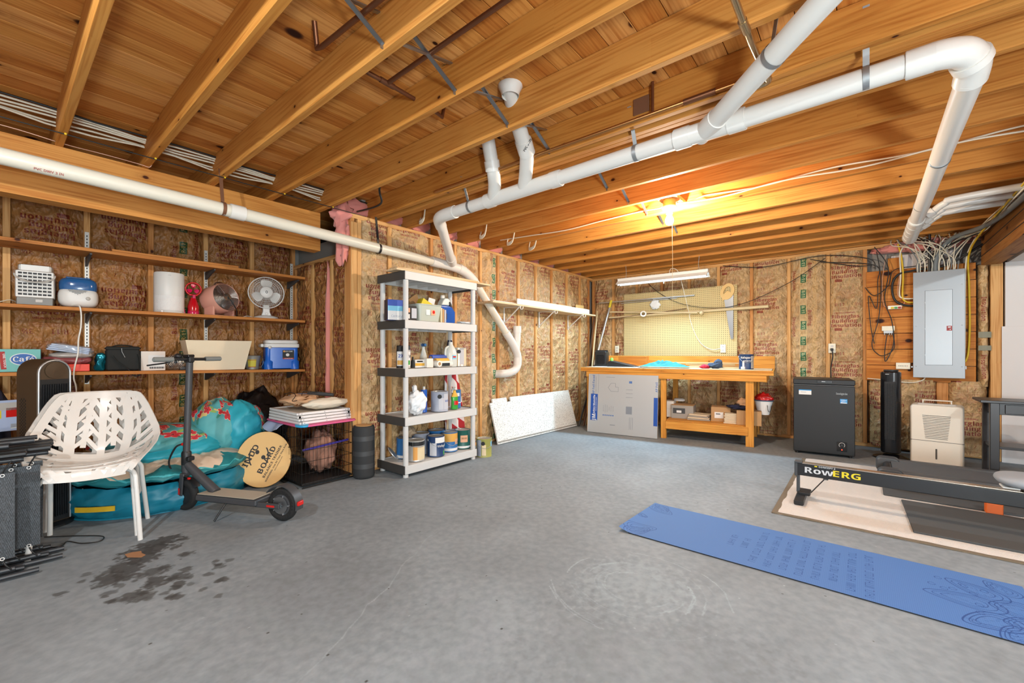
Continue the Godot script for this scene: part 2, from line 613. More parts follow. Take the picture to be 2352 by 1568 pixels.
func bulb_lamp(at: Vector3, energy: float, col: Color, label: String) -> void:
	var t := thing("ceiling_lamp", label, "lamp", at)
	part(t, "electrical_box", B.new().lathe([Vector2(0, -0.055), Vector2(0.052, -0.055), Vector2(0.052, 0.0), Vector2(0, 0.0)], 20), mat("box_tan", hexc("c79a4e"), 0.5))
	part(t, "mounting_block", bx(0.16, 0.03, 0.34, 0, 0.016, 0.0, 0.003), mat("stud"))
	part(t, "lampholder", B.new().lathe([Vector2(0, -0.115), Vector2(0.026, -0.115), Vector2(0.028, -0.085), Vector2(0.034, -0.078), Vector2(0.058, -0.07), Vector2(0.062, -0.06), Vector2(0.06, -0.055), Vector2(0, -0.055)], 24), mat("porcelain", hexc("f2efe8"), 0.25))
	var gl := mat("bulb_glow_%d" % int(energy * 10), Color(1, 1, 1), 0.4)
	gl.emission_enabled = true
	gl.emission = col
	gl.emission_energy_multiplier = 22.0
	part(t, "light_bulb", B.new().lathe([Vector2(0, -0.21), Vector2(0.014, -0.208), Vector2(0.026, -0.2), Vector2(0.033, -0.185), Vector2(0.035, -0.17), Vector2(0.031, -0.152), Vector2(0.022, -0.132), Vector2(0.015, -0.115), Vector2(0.0, -0.112)], 20), gl)
	part(t, "pull_string", B.new().tube([Vector3(0.03, -0.11, 0.02), Vector3(0.034, -0.5, 0.02), Vector3(0.03, -0.93, 0.02)], 0.0018, 5), mat("string", hexc("d8c9a0"), 0.8))
	var l := OmniLight3D.new()
	l.name = "bulb_light"
	l.light_color = col
	l.light_energy = energy
	l.light_size = 0.03
	l.omni_range = 14.0
	l.omni_attenuation = 2.0
	l.shadow_enabled = true
	l.position = Vector3(0, -0.172, 0)
	t.add_child(l)

func fill_globe_lamp(at: Vector3) -> void:  # added fill light out of view, set low to brighten the joist bottoms
	var t := thing("added_fill_lamp", "added fill lamp, a white globe on a pole out of view behind the camera", "lamp", at)
	part(t, "base", B.new().lathe([Vector2(0, 0), Vector2(0.15, 0), Vector2(0.15, 0.015), Vector2(0.02, 0.03), Vector2(0, 0.03)], 24), mat("black_plastic"))
	part(t, "pole", B.new().tube([Vector3(0, 0.03, 0), Vector3(0, 0.85, 0)], 0.012, 10), mat("black_plastic"))
	var g := mat("fill_globe_glow", Color.WHITE, 0.5)
	g.emission_enabled = true
	g.emission = Color(0.93, 0.98, 1.0)
	g.emission_energy_multiplier = 6.0
	part(t, "fill_globe_bulb", B.new().ball(Vector3(0.2, 0.2, 0.2), T(0, 0.95, 0), 24, 16), g)
	var l := OmniLight3D.new()
	l.name = "fill_globe_light"
	l.light_color = Color(0.93, 0.98, 1.0)
	l.light_energy = 9.0
	l.light_size = 0.19
	l.omni_range = 14.0
	l.omni_attenuation = 2.0
	l.shadow_enabled = true
	l.position = Vector3(0, 0.95, 0)
	t.add_child(l)

func shop_light() -> void:
	var t := thing("shop_light", "long white fluorescent shop light hanging above the workbench", "lamp", Vector3(-2.13, 2.075, -5.78), 1.0)
	var wm := mat("white_enamel", hexc("e9ebe8"), 0.3)
	var w := 1.22
	# a folded trough: ridge on top, two sloping wings
	var pr := PackedVector2Array([Vector2(-0.095, 0.0), Vector2(-0.03, 0.05), Vector2(-0.03, 0.085), Vector2(0.03, 0.085), Vector2(0.03, 0.05), Vector2(0.095, 0.0), Vector2(0.092, -0.004), Vector2(0.028, 0.04), Vector2(-0.028, 0.04), Vector2(-0.092, -0.004)])
	part(t, "reflector", B.new().prism(pr, w, T(0, 0, 0, 90)), wm)
	var tube_glow := mat("tube_glow", Color(1, 1, 1), 0.4)
	tube_glow.emission_enabled = true
	tube_glow.emission = Color(0.80, 0.93, 1.0)
	tube_glow.emission_energy_multiplier = 2.2
	for s in [-1, 1]:
		part(t, "fluorescent_tube", B.new().tube([Vector3(-0.585, 0.012, 0.042 * s), Vector3(0.585, 0.012, 0.042 * s)], 0.017, 12), tube_glow)
		for e in [-1, 1]:
			part(t, "tube_socket", bx(0.016, 0.05, 0.03, 0.597 * e, 0.012, 0.042 * s, 0.003), wm)
		part(t, "hanging_chain", B.new().tube(spline([Vector3(0.5 * s, 0.085, 0), Vector3(0.49 * s, 0.16, 0.0), Vector3(0.5 * s, 0.27, 0.0)], 4), 0.003, 6), mat("zinc", hexc("a5a8a9"), 0.5, 0.8))
	part(t, "power_cord", B.new().tube(spline([Vector3(0.12, 0.085, 0), Vector3(0.13, 0.15, -0.03), Vector3(0.19, 0.13, -0.12), Vector3(0.2, -0.05, -0.3), Vector3(0.2, -0.42, -0.62)], 6), 0.004, 6), mat("white_cord", hexc("e6e2d8"), 0.5))
	part(t, "pull_chain", B.new().tube([Vector3(0.06, 0.03, 0.05), Vector3(0.062, -0.05, 0.052)], 0.003, 6), mat("zinc"))
	var l := AreaLight3D.new()
	l.name = "tube_light"
	l.area_size = Vector2(1.17, 0.12)
	l.light_color = Color(0.78, 0.92, 1.0)
	l.light_energy = 10.0
	l.shadow_enabled = true
	l.area_range = 14.0
	l.area_attenuation = 2.0
	l.rotation_degrees = Vector3(-122, 0, 0)
	l.position = Vector3(0, -0.008, 0)
	t.add_child(l)

func make_materials() -> void:
	# timber
	var t1 := pine(2048, 512, 3, [[300, 130, 7], [900, 400, 9], [1500, 220, 6], [1850, 90, 8], [620, 300, 5], [1200, 60, 5]], Color(0.93, 0.88, 0.80), Color(0.76, 0.62, 0.46), Color(0.30, 0.17, 0.09), 26.0)
	var t2 := pine(2048, 512, 11, [[200, 100, 15], [640, 330, 20], [1010, 120, 12], [1380, 400, 17], [1720, 200, 22], [1950, 60, 9], [430, 450, 11], [850, 220, 8], [1180, 300, 9]], Color(0.94, 0.86, 0.76), Color(0.74, 0.57, 0.40), Color(0.20, 0.10, 0.05), 13.0)
	for q in [["stud", "e6bc86", t1], ["stud_b", "d5a069", t1], ["joist", "d79d55", t1], ["joist_b", "cc9149", t1], ["deck", "e0a860", t2], ["deck_b", "d2944e", t2], ["deck_c", "e8b473", t2], ["beam", "d59b56", t1], ["bench", "e3aa55", t1], ["shelf_wood", "cd8f52", t1], ["panel_pine", "d99c52", t2], ["pale_wood", "eedfc6", t1], ["panel_pine_b", "d09047", t2], ["rough_beam", "a77b45", t2]]:
		var m := mat(q[0], hexc(q[1]), 0.62)
		m.albedo_texture = q[2]
		m.uv1_scale = Vector3(1.0 / 2.6, 1.0 / 0.65, 1)
		m.metallic_specular = 0.35
	# kraft faced insulation
	var hm := noise(0.006, 21, 3, FastNoiseLite.TYPE_SIMPLEX_SMOOTH, true).get_seamless_image(512, 512)
	hm.convert(Image.FORMAT_RGB8)
	var ht := tex_of(hm)
	var kn := noise_bytes(512, 816, 0.08, 0.08, 31, 2)
	for va in 3:
		var d := PackedByteArray(); d.resize(512 * 816 * 3)
		for i in 512 * 816:
			var g: float = 0.93 + (kn[i] - 128) * 0.0008
			d[i * 3] = int(200 * g); d[i * 3 + 1] = int(164 * g); d[i * 3 + 2] = int(115 * g)
		var im := Image.create_from_data(512, 816, false, Image.FORMAT_RGB8, d)
		var red := Color(0.55, 0.25, 0.19)
		var faint := Color(0.62, 0.36, 0.26)
		if va < 2:
			var x0 := 0.0 if va == 0 else -26.0
			stamp(im, "R-11", 48, Vector2(150 + x0, 60), red, false)
			stamp(im, "3½", 48, Vector2(380 + x0, 60), red, false)
			for k in 3: stamp(im, "Thermal resistance when installed as directed", 9, Vector2(250 + x0, 112 + k * 17), faint, false)
			stamp(im, "OWENS-CORNING", 24, Vector2(210 + x0, 196), red)
			stamp(im, "Fiberglas", 56, Vector2(220 + x0, 256), red, true, 1.1)
			stamp(im, "Building", 56, Vector2(208 + x0, 330), red, true, 1.1)
			stamp(im, "Insulation", 56, Vector2(232 + x0, 404), red, true, 1.05)
			im.fill_rect(Rect2i(int(82 + x0), 446, 96, 44), red)
			stamp(im, "FIBERGLAS", 10, Vector2(130 + x0, 462), Color(0.7, 0.5, 0.36))
			for e in [[60, 540, 300, 3], [60, 626, 300, 3], [60, 540, 3, 88], [212, 540, 3, 88], [357, 540, 3, 88]]:
				im.fill_rect(Rect2i(int(e[0] + x0 + 30), e[1], e[2], e[3]), faint)
			stamp(im, "R", 40, Vector2(160 + x0, 584), faint, false)
			stamp(im, "2", 40, Vector2(320 + x0, 584), faint, false)
			for k in 6: stamp(im, ["Vapor barrier to be installed toward", "the warm side of the wall.", "Do not leave exposed: facing will burn.", "FLAMMABLE FACING", "Install facing in substantial contact", "with an approved ceiling or wall finish"][k], 11, Vector2(230 + x0, 656 + k * 22), faint, false)
		else:
			im.fill_rect(Rect2i(150, 0, 110, 816), Color(0.78, 0.66, 0.47))
			for k in 3:
				im.fill_rect(Rect2i(165, 30 + k * 272, 82, 150), Color(0.23, 0.42, 0.28))
				stamp(im, "R-11", 46, Vector2(206, 105 + k * 272), Color(0.75, 0.74, 0.55), true, 1.0, PI / 2)
				for j in 5: im.fill_rect(Rect2i(168, 195 + k * 272 + j * 14, 76, 4), Color(0.62, 0.5, 0.33))
			im.fill_rect(Rect2i(340, 0, 60, 816), Color(0.77, 0.63, 0.43))
			stamp(im, "Insulation", 50, Vector2(70, 400), red, true, 1.0, PI / 2)
			stamp(im, "Building", 50, Vector2(300, 250), red, true, 1.0, PI / 2)
		for side in 2:
			var m := mat("kraft_%d_%d" % [va, side], hexc("ffffff") if side else hexc("cfae88"), 0.5)
			m.albedo_texture = tex_of(im) if side == 0 else M["kraft_%d_0" % va].albedo_texture
			m.heightmap_enabled = true
			m.heightmap_texture = ht
			m.heightmap_scale = 2.0
			m.metallic_specular = 0.5
	var pk := mat("pink_wool", hexc("d98a80"), 0.95)
	pk.rim_enabled = true
	# concrete
	var fl := noise(0.006, 41, 5).get_image(2048, 2048)
	fl.convert(Image.FORMAT_RGB8)
	fl.adjust_bcs(1.0, 0.07, 1.0)
	fl.adjust_bcs(1.55, 1.0, 1.0)
	paint_floor(fl)
	var c := mat("concrete", Color(0.69, 0.735, 0.765), 0.7)
	c.albedo_texture = tex_of(fl)
	c.texture_repeat = true
	var fd := noise(0.03, 44, 5).get_seamless_image(512, 512)
	fd.convert(Image.FORMAT_RGB8)
	fd.adjust_bcs(1.0, 0.06, 1.0)
	fd.adjust_bcs(1.9, 1.0, 1.0)
	c.detail_enabled = true
	c.detail_blend_mode = BaseMaterial3D.BLEND_MODE_MUL
	c.detail_albedo = tex_of(fd)
	c.detail_uv_layer = BaseMaterial3D.DETAIL_UV_2
	c.uv2_triplanar = true
	c.uv2_world_triplanar = true
	c.uv2_scale = Vector3(1.1, 1.1, 1.1)
	c.metallic_specular = 0.4
	mat("drywall", hexc("d8d4d2"), 0.8)
	mat("foundation", hexc("8f8c86"), 0.9)
	mat("pvc", hexc("dbd7d0"), 0.3)
	mat("pvc_old", hexc("d8d1c0"), 0.35)
	mat("zinc", hexc("a5a8a9"), 0.5, 0.8)
	mat("steel", hexc("9a9da0"), 0.35, 0.9)
	mat("rust", hexc("7a5138"), 0.7, 0.3)
	mat("copper", hexc("7d5138"), 0.45, 0.8)
	mat("copper_bright", hexc("c08a55"), 0.3, 0.95)
	mat("black_plastic", hexc("1c1d1f"), 0.45)
	mat("black_gloss", hexc("141518"), 0.2)
	mat("dark_grey", hexc("3c3e40"), 0.5)
	mat("grey_plastic", hexc("c9cbca"), 0.45)
	mat("white_plastic", hexc("d9d6d0"), 0.4)
	mat("white_paint", hexc("dcdad4"), 0.5)
	mat("wire_white", hexc("ded6c2"), 0.5)
	mat("wire_black", hexc("191919"), 0.5)
	mat("wire_yellow", hexc("d9b21f"), 0.5)
	mat("wire_grey", hexc("74787a"), 0.5)
	mat("ink_black", hexc("17181a"), 0.6)
	mat("ink_red", hexc("a5231f"), 0.6)
	mat("ink_blue", hexc("1c4fa3"), 0.6)
	mat("ink_white", hexc("dededc"), 0.6)
	mat("ink_yellow", hexc("d8c226"), 0.6)
	mat("cardboard", hexc("b08a5f"), 0.85)
	mat("cardboard_grey", hexc("98948d"), 0.85)
	mat("clear_plastic", Color(0.9, 0.93, 0.95, 0.22), 0.12).transparency = BaseMaterial3D.TRANSPARENCY_ALPHA
	mat("white_bag", hexc("e4e7ea"), 0.35)

# stains, scuffs and cracks of the slab; the image spans x -5.1..3.1, z -6.9..3.1
func fpx(x: float, z: float) -> Vector2:
	return Vector2((x + 5.1) / 8.2 * 2048.0, (z + 6.9) / 10.0 * 2048.0)

func soft(im: Image, at: Vector2, rx: float, ry: float, col: Color, a: float, sd := 0) -> void:
	var w := int(rx * 2) + 2; var h := int(ry * 2) + 2
	var b := Image.create(w, h, false, Image.FORMAT_RGBA8)
	var f := noise(0.09, sd, 3)
	for y in h:
		for x in w:
			var d := Vector2((x - rx) / rx, (y - ry) / ry).length() + f.get_noise_2d(x, y) * 0.7
			b.set_pixel(x, y, Color(col.r, col.g, col.b, a * clampf((1.0 - d) * 3.0, 0, 1)))
	var s := im.get_format()
	im.blend_rect(b, Rect2i(0, 0, w, h), Vector2i(int(at.x - rx), int(at.y - ry)))
	if im.get_format() != s: im.convert(s)

func paint_floor(im: Image) -> void:
	im.convert(Image.FORMAT_RGBA8)
	var r := RandomNumberGenerator.new()
	r.seed = 5
	# water that dripped by the chair, as separate dark patches
	var wet := Color(0.36, 0.33, 0.31)
	for q in [[-3.16, -0.62, 12, 16, 0.75], [-3.08, -0.55, 14, 18, 0.75], [-2.98, -0.52, 14, 10, 0.7], [-2.9, -0.44, 22, 9, 0.7], [-2.83, -0.36, 16, 8, 0.7], [-2.75, -0.52, 10, 8, 0.6], [-2.62, -0.5, 12, 7, 0.7], [-2.6, -0.58, 9, 6, 0.6], [-2.55, -0.4, 10, 7, 0.65], [-2.5, -0.44, 8, 6, 0.6]]:
		soft(im, fpx(q[0], q[1]), q[2] * 1.6, q[3] * 1.6, wet, q[4], int(q[2] * 7 + q[3]))
	for i in 46:
		var t := r.randf()
		var x := lerpf(-3.05, -2.35, t) + r.randfn(0, 0.09)
		var z := lerpf(-0.75, -0.33, r.randf()) + r.randfn(0, 0.07)
		var s := r.randf_range(2.0, 7.0)
		soft(im, fpx(x, z), s * 1.3, s, wet, r.randf_range(0.4, 0.7), i)
	# white swirls of an old scrape
	for k in 34:
		var rad := r.randf_range(0.12, 0.42)
		var a0 := r.randf_range(0, TAU)
		var pts := []
		for j in 9:
			var a := a0 + j * r.randf_range(0.05, 0.13)
			pts.append(fpx(-0.83 + cos(a) * rad * 1.0, -1.92 + sin(a) * rad * 0.9))
		stroke(im, pts, 1.0, Color(0.86, 0.875, 0.88, 1) if k % 2 else Color(0.80, 0.81, 0.815, 1))
	soft(im, fpx(-0.83, -1.9), 70, 66, Color(0.92, 0.94, 0.94), 0.35, 77)
	for q in [[-2.6, -4.2, 190, 240, 0.18], [-1.4, -3.4, 200, 160, 0.16], [-2.2, -2.6, 150, 110, 0.12], [-1.3, -1.2, 120, 90, 0.12]]:
		soft(im, fpx(q[0], q[1]), q[2], q[3], Color(0.9, 0.92, 0.93), q[4], int(q[2]))
	for q in [[-0.6, -1.5, 130, 90, 0.14], [-1.9, -0.9, 160, 120, 0.10]]:
		soft(im, fpx(q[0], q[1]), q[2], q[3], Color(0.52, 0.50, 0.49), q[4], int(q[2]))
	# a hairline crack
	var cr := []
	var p := Vector2(-2.02, -1.75)
	for j in 22:
		cr.append(fpx(p.x, p.y))
		p += Vector2(0.032, 0.052) + Vector2(r.randfn(0, 0.012), r.randfn(0, 0.01))
	stroke(im, cr, 1.0, Color(0.82, 0.83, 0.83))
	for i in 150:
		var q := fpx(r.randf_range(-3.2, 0.6), r.randf_range(-4.5, -0.2))
		im.fill_rect(Rect2i(int(q.x), int(q.y), r.randi_range(1, 2), r.randi_range(1, 2)), Color(0.42, 0.40, 0.38) if i % 3 else Color(0.9, 0.9, 0.9))
	im.convert(Image.FORMAT_RGB8)

func plank(p: Node, called: String, sx: float, sy: float, sz: float, at: Vector3, m: String, bev := 0.003) -> MeshInstance3D:
	return part(p, called, bx(sx, sy, sz, 0, 0, 0, bev), mat(m), Transform3D(Basis(), at))

# one insulation batt in the wall's own plane, x0..x1, y0..y1, puffed out between the studs
func batt(p: Node, x0: float, x1: float, y0: float, y1: float, key: String, upside: bool, sd: int, puff := 0.035) -> void:
	var f := noise(3.0, sd, 3)
	var g := noise(9.0, sd + 50, 2, FastNoiseLite.TYPE_SIMPLEX_SMOOTH, true)
	var w := x1 - x0
	var hh := y1 - y0
	var fn := func(u: float, t: float):
		var x := x0 + u * w
		var y := y0 + t * hh
		var e := 1.0 - pow(absf(u * 2.0 - 1.0), 4.0)
		var c := f.get_noise_2d(x * 1.2, y * 1.0) * 0.03 + (g.get_noise_2d(x * 0.5, y * 1.1) - 0.2) * 0.02
		var z := -0.028 + e * (puff + c)
		return V(x + f.get_noise_2d(y * 2.0, 40.0 + x) * 0.006, y, z)
	var o := rng.randf()
	var s := Vector2(w / 0.37, hh / 0.59)
	var uvs := Vector2(-s.x, s.y) if upside else Vector2(s.x, -s.y)
	part(p, "insulation_batt", B.new().grid(fn, 12, maxi(6, int(hh * 26)), false, uvs, Vector2(0.03 if not upside else 0.97, o)), mat(key))

# a stud wall in its own x-y plane; studs is a list of x positions (centres)
func framed(p: Node, x0: float, x1: float, bx0: float, bx1: float, h: float, studs: Array, keys: Array, upside: bool, sd: int, kin: int) -> void:
	part(p, "backing", bx(bx1 - bx0, h + 0.2, 0.2, (bx0 + bx1) / 2, h / 2 + 0.1, -0.2, 0.0), mat("foundation"))
	plank(p, "bottom_plate", x1 - x0, 0.038, 0.089, Vector3((x0 + x1) / 2, 0.019, -0.0445), "stud")
	plank(p, "top_plate", x1 - x0, 0.04, 0.089, Vector3((x0 + x1) / 2, h - 0.02, -0.0445), "stud")
	for i in studs.size():
		var q = plank(p, "stud", 0.038, h - 0.08, 0.089, Vector3(studs[i], h / 2, -0.0445), "stud" if i % 3 else "stud_b", 0.002)
	for i in studs.size() - 1:
		if studs[i + 1] - studs[i] > 0.1:
			batt(p, studs[i] + 0.016, studs[i + 1] - 0.016, 0.03, h - 0.035, "kraft_%d_%d" % [keys[i % keys.size()], kin], upside, sd + i)

func build_shell() -> void:
	var fl := setting("floor")
	var b := B.new()
	b.quad(Vector3(-5.1, 0, -6.9), Vector3(3.1, 0, -6.9), Vector3(3.1, 0, 3.1), Vector3(-5.1, 0, 3.1), Vector3.UP, Vector2(0, 0), Vector2(1, 0), Vector2(1, 1), Vector2(0, 1))
	part(fl, "slab_surface", b, mat("concrete"))
	part(fl, "slab", bx(8.2, 0.2, 10.0, -1.0, -0.101, -1.9, 0.0), mat("foundation"))
	# ceiling: deck boards along z, joists along x
	ceil_node = setting("ceiling")
	part(ceil_node, "backing", bx(8.2, 0.1, 10.0, -1.0, 2.61, -1.9, 0.0), mat("foundation"))
	var x := -4.95
	var i := 0
	while x < 3.05:
		var w := 0.139

		part(ceil_node, "deck_board", B.new().box(Vector3(w - 0.003, 0.02, 9.7), Transform3D(), 0.002, Vector2(rng.randf() * 3, (i * 0.217))), mat(["deck", "deck_b", "deck_c"][(i * 7 + i / 3) % 3]), T(x + w / 2, 2.541 + rng.randf_range(0, 0.001), -1.85))
		x += w
		i += 1
	var zs := [2.55, 2.15, 1.74, 1.34, 0.94, 0.54, 0.14, -0.26, -0.66, -1.045, -1.45, -1.845, -2.26, -2.345, -2.385, -2.665, -3.045, -3.435, -3.835, -4.245, -4.655, -5.055, -5.455, -5.855, -6.25, -6.48]
	i = 0
	for z in zs:
		var xa := -4.9 if z > -2.0 else -3.66
		part(ceil_node, "joist", B.new().box(Vector3(3.05 - xa, 0.184, 0.038), Transform3D(), 0.003, Vector2(rng.randf() * 3, rng.randf())), mat("joist" if i % 2 else "joist_b"), T((3.05 + xa) / 2, 2.437, z))
		i += 1
	part(ceil_node, "rim_board", bx(0.038, 0.184, 4.5, -3.7, 2.437, -4.3), mat("joist_b"))
	# girder over the alcove
	var gx := -3.75 - 0.06
	part(ceil_node, "girder", B.new().box(Vector3(3.9, 0.34, 0.04), T(0, 0, 0, 90), 0.003, Vector2(0.4, 0.2)), mat("beam"), T(gx + 0.04, 2.175, -0.02 + 0.1))
	part(ceil_node, "girder", B.new().box(Vector3(3.9, 0.34, 0.038), T(0, 0, 0, 90), 0.003, Vector2(1.4, 0.3)), mat("beam"), T(gx, 2.175, 0.08))
	part(ceil_node, "girder", B.new().box(Vector3(3.9, 0.34, 0.038), T(0, 0, 0, 90), 0.003, Vector2(2.4, 0.1)), mat("beam"), T(gx - 0.04, 2.175, 0.08))
	# walls
	wall_a = setting("wall_alcove", Vector3(-4.75, 0, 0), 90)
	framed(wall_a, -3.0, 2.16, -3.1, 2.3, 2.5, [-2.75, -2.34, -1.94, -1.54, -1.14, -0.73, -0.33, 0.07, 0.482, 0.876, 1.275, 1.666, 2.07], [0, 0, 0, 0, 1, 0, 0, 0, 1, 2, 0], true, 100, 0)
	wall_ret = setting("wall_return", Vector3(0, 0, -2.07), 0)
	framed(wall_ret, -4.75, -3.62, -4.9, -3.7, 2.03, [-4.73, -4.33, -3.95, -3.64], [1, 0, 1], true, 200, 0)
	wall_l = setting("wall_left", Vector3(-3.53, 0, 0), 90)
	framed(wall_l, 2.03, 6.45, 2.2, 6.6, 2.345, [2.05, 2.12, 2.445, 2.963, 3.308, 3.718, 4.034, 4.446, 4.838, 5.228, 5.647, 6.042, 6.326], [0, 0, 0, 1, 0, 2, 0, 1, 0, 1, 0, 1, 0], true, 300, 1)
	plank(wall_l, "post", 0.06, 2.27, 0.12, Vector3(2.065, 1.135, -0.05), "stud")
	wall_b = setting("wall_back", Vector3(0, 0, -6.5), 0)
	framed(wall_b, -3.6, 3.05, -3.8, 3.1, 2.345, [-3.55, -3.183, -2.78, -2.38, -1.975, -1.574, -1.161, -0.735, -0.33, 0.02], [1, 0, 1, 0, 0, 1, 0, 2, 0], false, 400, 1)
	var wr := setting("wall_right", Vector3(3.1, 0, 0))
	part(wr, "drywall", bx(0.1, 2.6, 10.0, 0, 1.3, -1.9, 0.0), mat("drywall"))
	var wf := setting("wall_front", Vector3(0, 0, 3.1))
	part(wf, "drywall", bx(8.3, 2.6, 0.1, -1.0, 1.3, 0, 0.0), mat("drywall"))


func sleeve(p: Node, a: Vector3, b: Vector3, r: float, m: Material, called := "coupling") -> void:
	var d := (b - a).normalized()
	part(p, called, B.new().tube([a, a + d * 0.003, b - d * 0.003, b], [r - 0.003, r, r, r - 0.003], 22), m)

func strap_ring(p: Node, c: Vector3, axis: Vector3, r: float, top: Vector3, m: Material) -> void:
	# a perforated band: loop round the pipe, then up to the joist
	var b := B.new()
	var y := (top - c); y = (y - axis * y.dot(axis)).normalized()
	var x := axis.cross(y).normalized()
	var hw := 0.011
	for i in 22:
		var a0 := -PI * 0.5 + TAU * i / 22.0; var a1 := -PI * 0.5 + TAU * (i + 1) / 22.0
		var d0 := x * cos(a0) + y * sin(a0); var d1 := x * cos(a1) + y * sin(a1)
		b.tri(c + d0 * r - axis * hw, c + d1 * r - axis * hw, c + d1 * r + axis * hw, d0, d1, d1)
		b.tri(c + d0 * r - axis * hw, c + d1 * r + axis * hw, c + d0 * r + axis * hw, d0, d1, d0)
	b.bar(c + y * r, top, 0.002, hw * 2, axis)
	part(p, "hanger_strap", b, m)

func arc(c: Vector3, from: Vector3, to: Vector3, k := 8) -> Array:
	# quarter bend from point «from» to point «to» that starts and ends square to c's corner
	var o := []
	for i in k + 1:
		var t := float(i) / k
		o.append(from.lerp(c, t).lerp(c.lerp(to, t), t))
	return o

func build_pipes() -> void:
	var pv: Material = mat("pvc"); var po: Material = mat("pvc_old")
	var t := thing("drain_pipe", "white plastic drain pipe system running below the joists and down the left wall", "pipe")
	var R := 0.0445
	# long run along the left wall
	part(t, "pipe", B.new().tube([Vector3(-3.46, 2.128, 1.2), Vector3(-3.46, 2.12, 0), Vector3(-3.46, 2.10, -1.06), Vector3(-3.46, 2.06, -2.3), Vector3(-3.46, 2.043, -2.95)], R, 22), po)
	sleeve(t, Vector3(-3.46, 2.101, -1.07), Vector3(-3.46, 2.099, -1.165), 0.052, pv)
	for q in ["CHARLOTTE PIPE/NF", "PVC DWV 3 IN"]:
		letters(t, q, 0.013, mat("ink_red"), T(-3.427, 2.084, -0.55 if q[0] == "C" else -0.2, 90, 42), false)
	strap_ring(t, Vector3(-3.46, 2.103, -1.03), Vector3(0, 0, 1), 0.047, Vector3(-3.52, 2.40, -1.03), mat("rust"))
	strap_ring(t, Vector3(-3.46, 2.058, -2.27), Vector3(0, 0, 1), 0.047, Vector3(-3.47, 2.35, -2.25), mat("black_plastic"))
	sleeve(t, Vector3(-3.46, 2.045, -2.90), Vector3(-3.455, 2.04, -3.0), 0.053, pv)
	# wye body, then the slanted run down the wall, the bend and the upright stub
	part(t, "wye", B.new().tube(spline([Vector3(-3.457, 2.041, -2.98), Vector3(-3.44, 2.03, -3.16), Vector3(-3.42, 2.0, -3.32), Vector3(-3.42, 1.93, -3.46), Vector3(-3.42, 1.85, -3.54)], 6), 0.05, 22), pv)
	sleeve(t, Vector3(-3.425, 2.02, -3.25), Vector3(-3.42, 2.0, -3.33), 0.054, pv)
	part(t, "pipe", B.new().tube([Vector3(-3.42, 1.87, -3.53), Vector3(-3.42, 1.33, -4.06)], R, 22), po)
	letters(t, "PVC-1120 SCH 40", 0.014, mat("ink_black"), Transform3D(Basis(Vector3(0, -0.713, -0.7), Vector3(0.75, 0.44, -0.49), Vector3(0.66, -0.53, 0.53)).orthonormalized(), Vector3(-3.376, 1.63, -3.835)), false)
	part(t, "elbow", B.new().tube(spline([Vector3(-3.42, 1.35, -4.04), Vector3(-3.42, 1.22, -4.17), Vector3(-3.42, 1.09, -4.265), Vector3(-3.42, 0.97, -4.285), Vector3(-3.42, 0.885, -4.235), Vector3(-3.43, 0.845, -4.13), Vector3(-3.47, 0.835, -4.03), Vector3(-3.56, 0.83, -4.0)], 6), 0.05, 22), pv)
	sleeve(t, Vector3(-3.42, 1.03, -4.283), Vector3(-3.42, 0.94, -4.275), 0.054, pv)
	part(t, "cleanout", B.new().tube([Vector3(-3.42, 1.12, -4.25), Vector3(-3.42, 1.30, -4.27), Vector3(-3.42, 1.42, -4.27)], 0.046, 22), pv)
	sleeve(t, Vector3(-3.42, 1.35, -4.27), Vector3(-3.42, 1.435, -4.27), 0.053, pv)
	# from the wye up to the run below the joists
	part(t, "pipe", B.new().tube([Vector3(-3.40, 2.06, -3.13), Vector3(-3.05, 2.17, -2.72), Vector3(-2.86, 2.225, -2.5)], R, 22), pv)
	sleeve(t, Vector3(-3.40, 2.06, -3.13), Vector3(-3.33, 2.083, -3.05), 0.053, pv)
	part(t, "elbow", B.new().tube(spline([Vector3(-2.88, 2.215, -2.52), Vector3(-2.80, 2.235, -2.43), Vector3(-2.70, 2.238, -2.39), Vector3(-2.55, 2.238, -2.385)], 6), 0.051, 22), pv)
	part(t, "pipe", B.new().tube([Vector3(-2.6, 2.238, -2.385), Vector3(-0.7, 2.238, -2.33), Vector3(0.2, 2.235, -2.30)], R, 22), pv)
	strap_ring(t, Vector3(-2.37, 2.238, -2.378), Vector3(1, 0, 0), 0.047, Vector3(-2.33, 2.42, -2.24), mat("zinc"))
	strap_ring(t, Vector3(-1.0, 2.238, -2.338), Vector3(1, 0, 0), 0.047, Vector3(-1.0, 2.46, -2.24), mat("zinc"))
	strap_ring(t, Vector3(0.01, 2.238, -2.305), Vector3(1, 0, 0), 0.047, Vector3(0.01, 2.5, -2.24), mat("zinc"))
	# two risers out of the run
	sleeve(t, Vector3(-2.20, 2.238, -2.374), Vector3(-2.12, 2.238, -2.372), 0.053, pv)
	sleeve(t, Vector3(-1.60, 2.238, -2.357), Vector3(-1.52, 2.238, -2.355), 0.053, pv)
	part(t, "wye", B.new().tube([Vector3(-2.16, 2.238, -2.372), Vector3(-1.55, 2.238, -2.355)], 0.049, 22), pv)
	part(t, "riser", B.new().tube(spline([Vector3(-2.12, 2.245, -2.365), Vector3(-2.05, 2.30, -2.30), Vector3(-1.99, 2.36, -2.22), Vector3(-1.975, 2.43, -2.18), Vector3(-1.95, 2.53, -2.12)], 6), 0.046, 20), pv)
	sleeve(t, Vector3(-1.988, 2.36, -2.215), Vector3(-1.976, 2.42, -2.185), 0.053, pv)
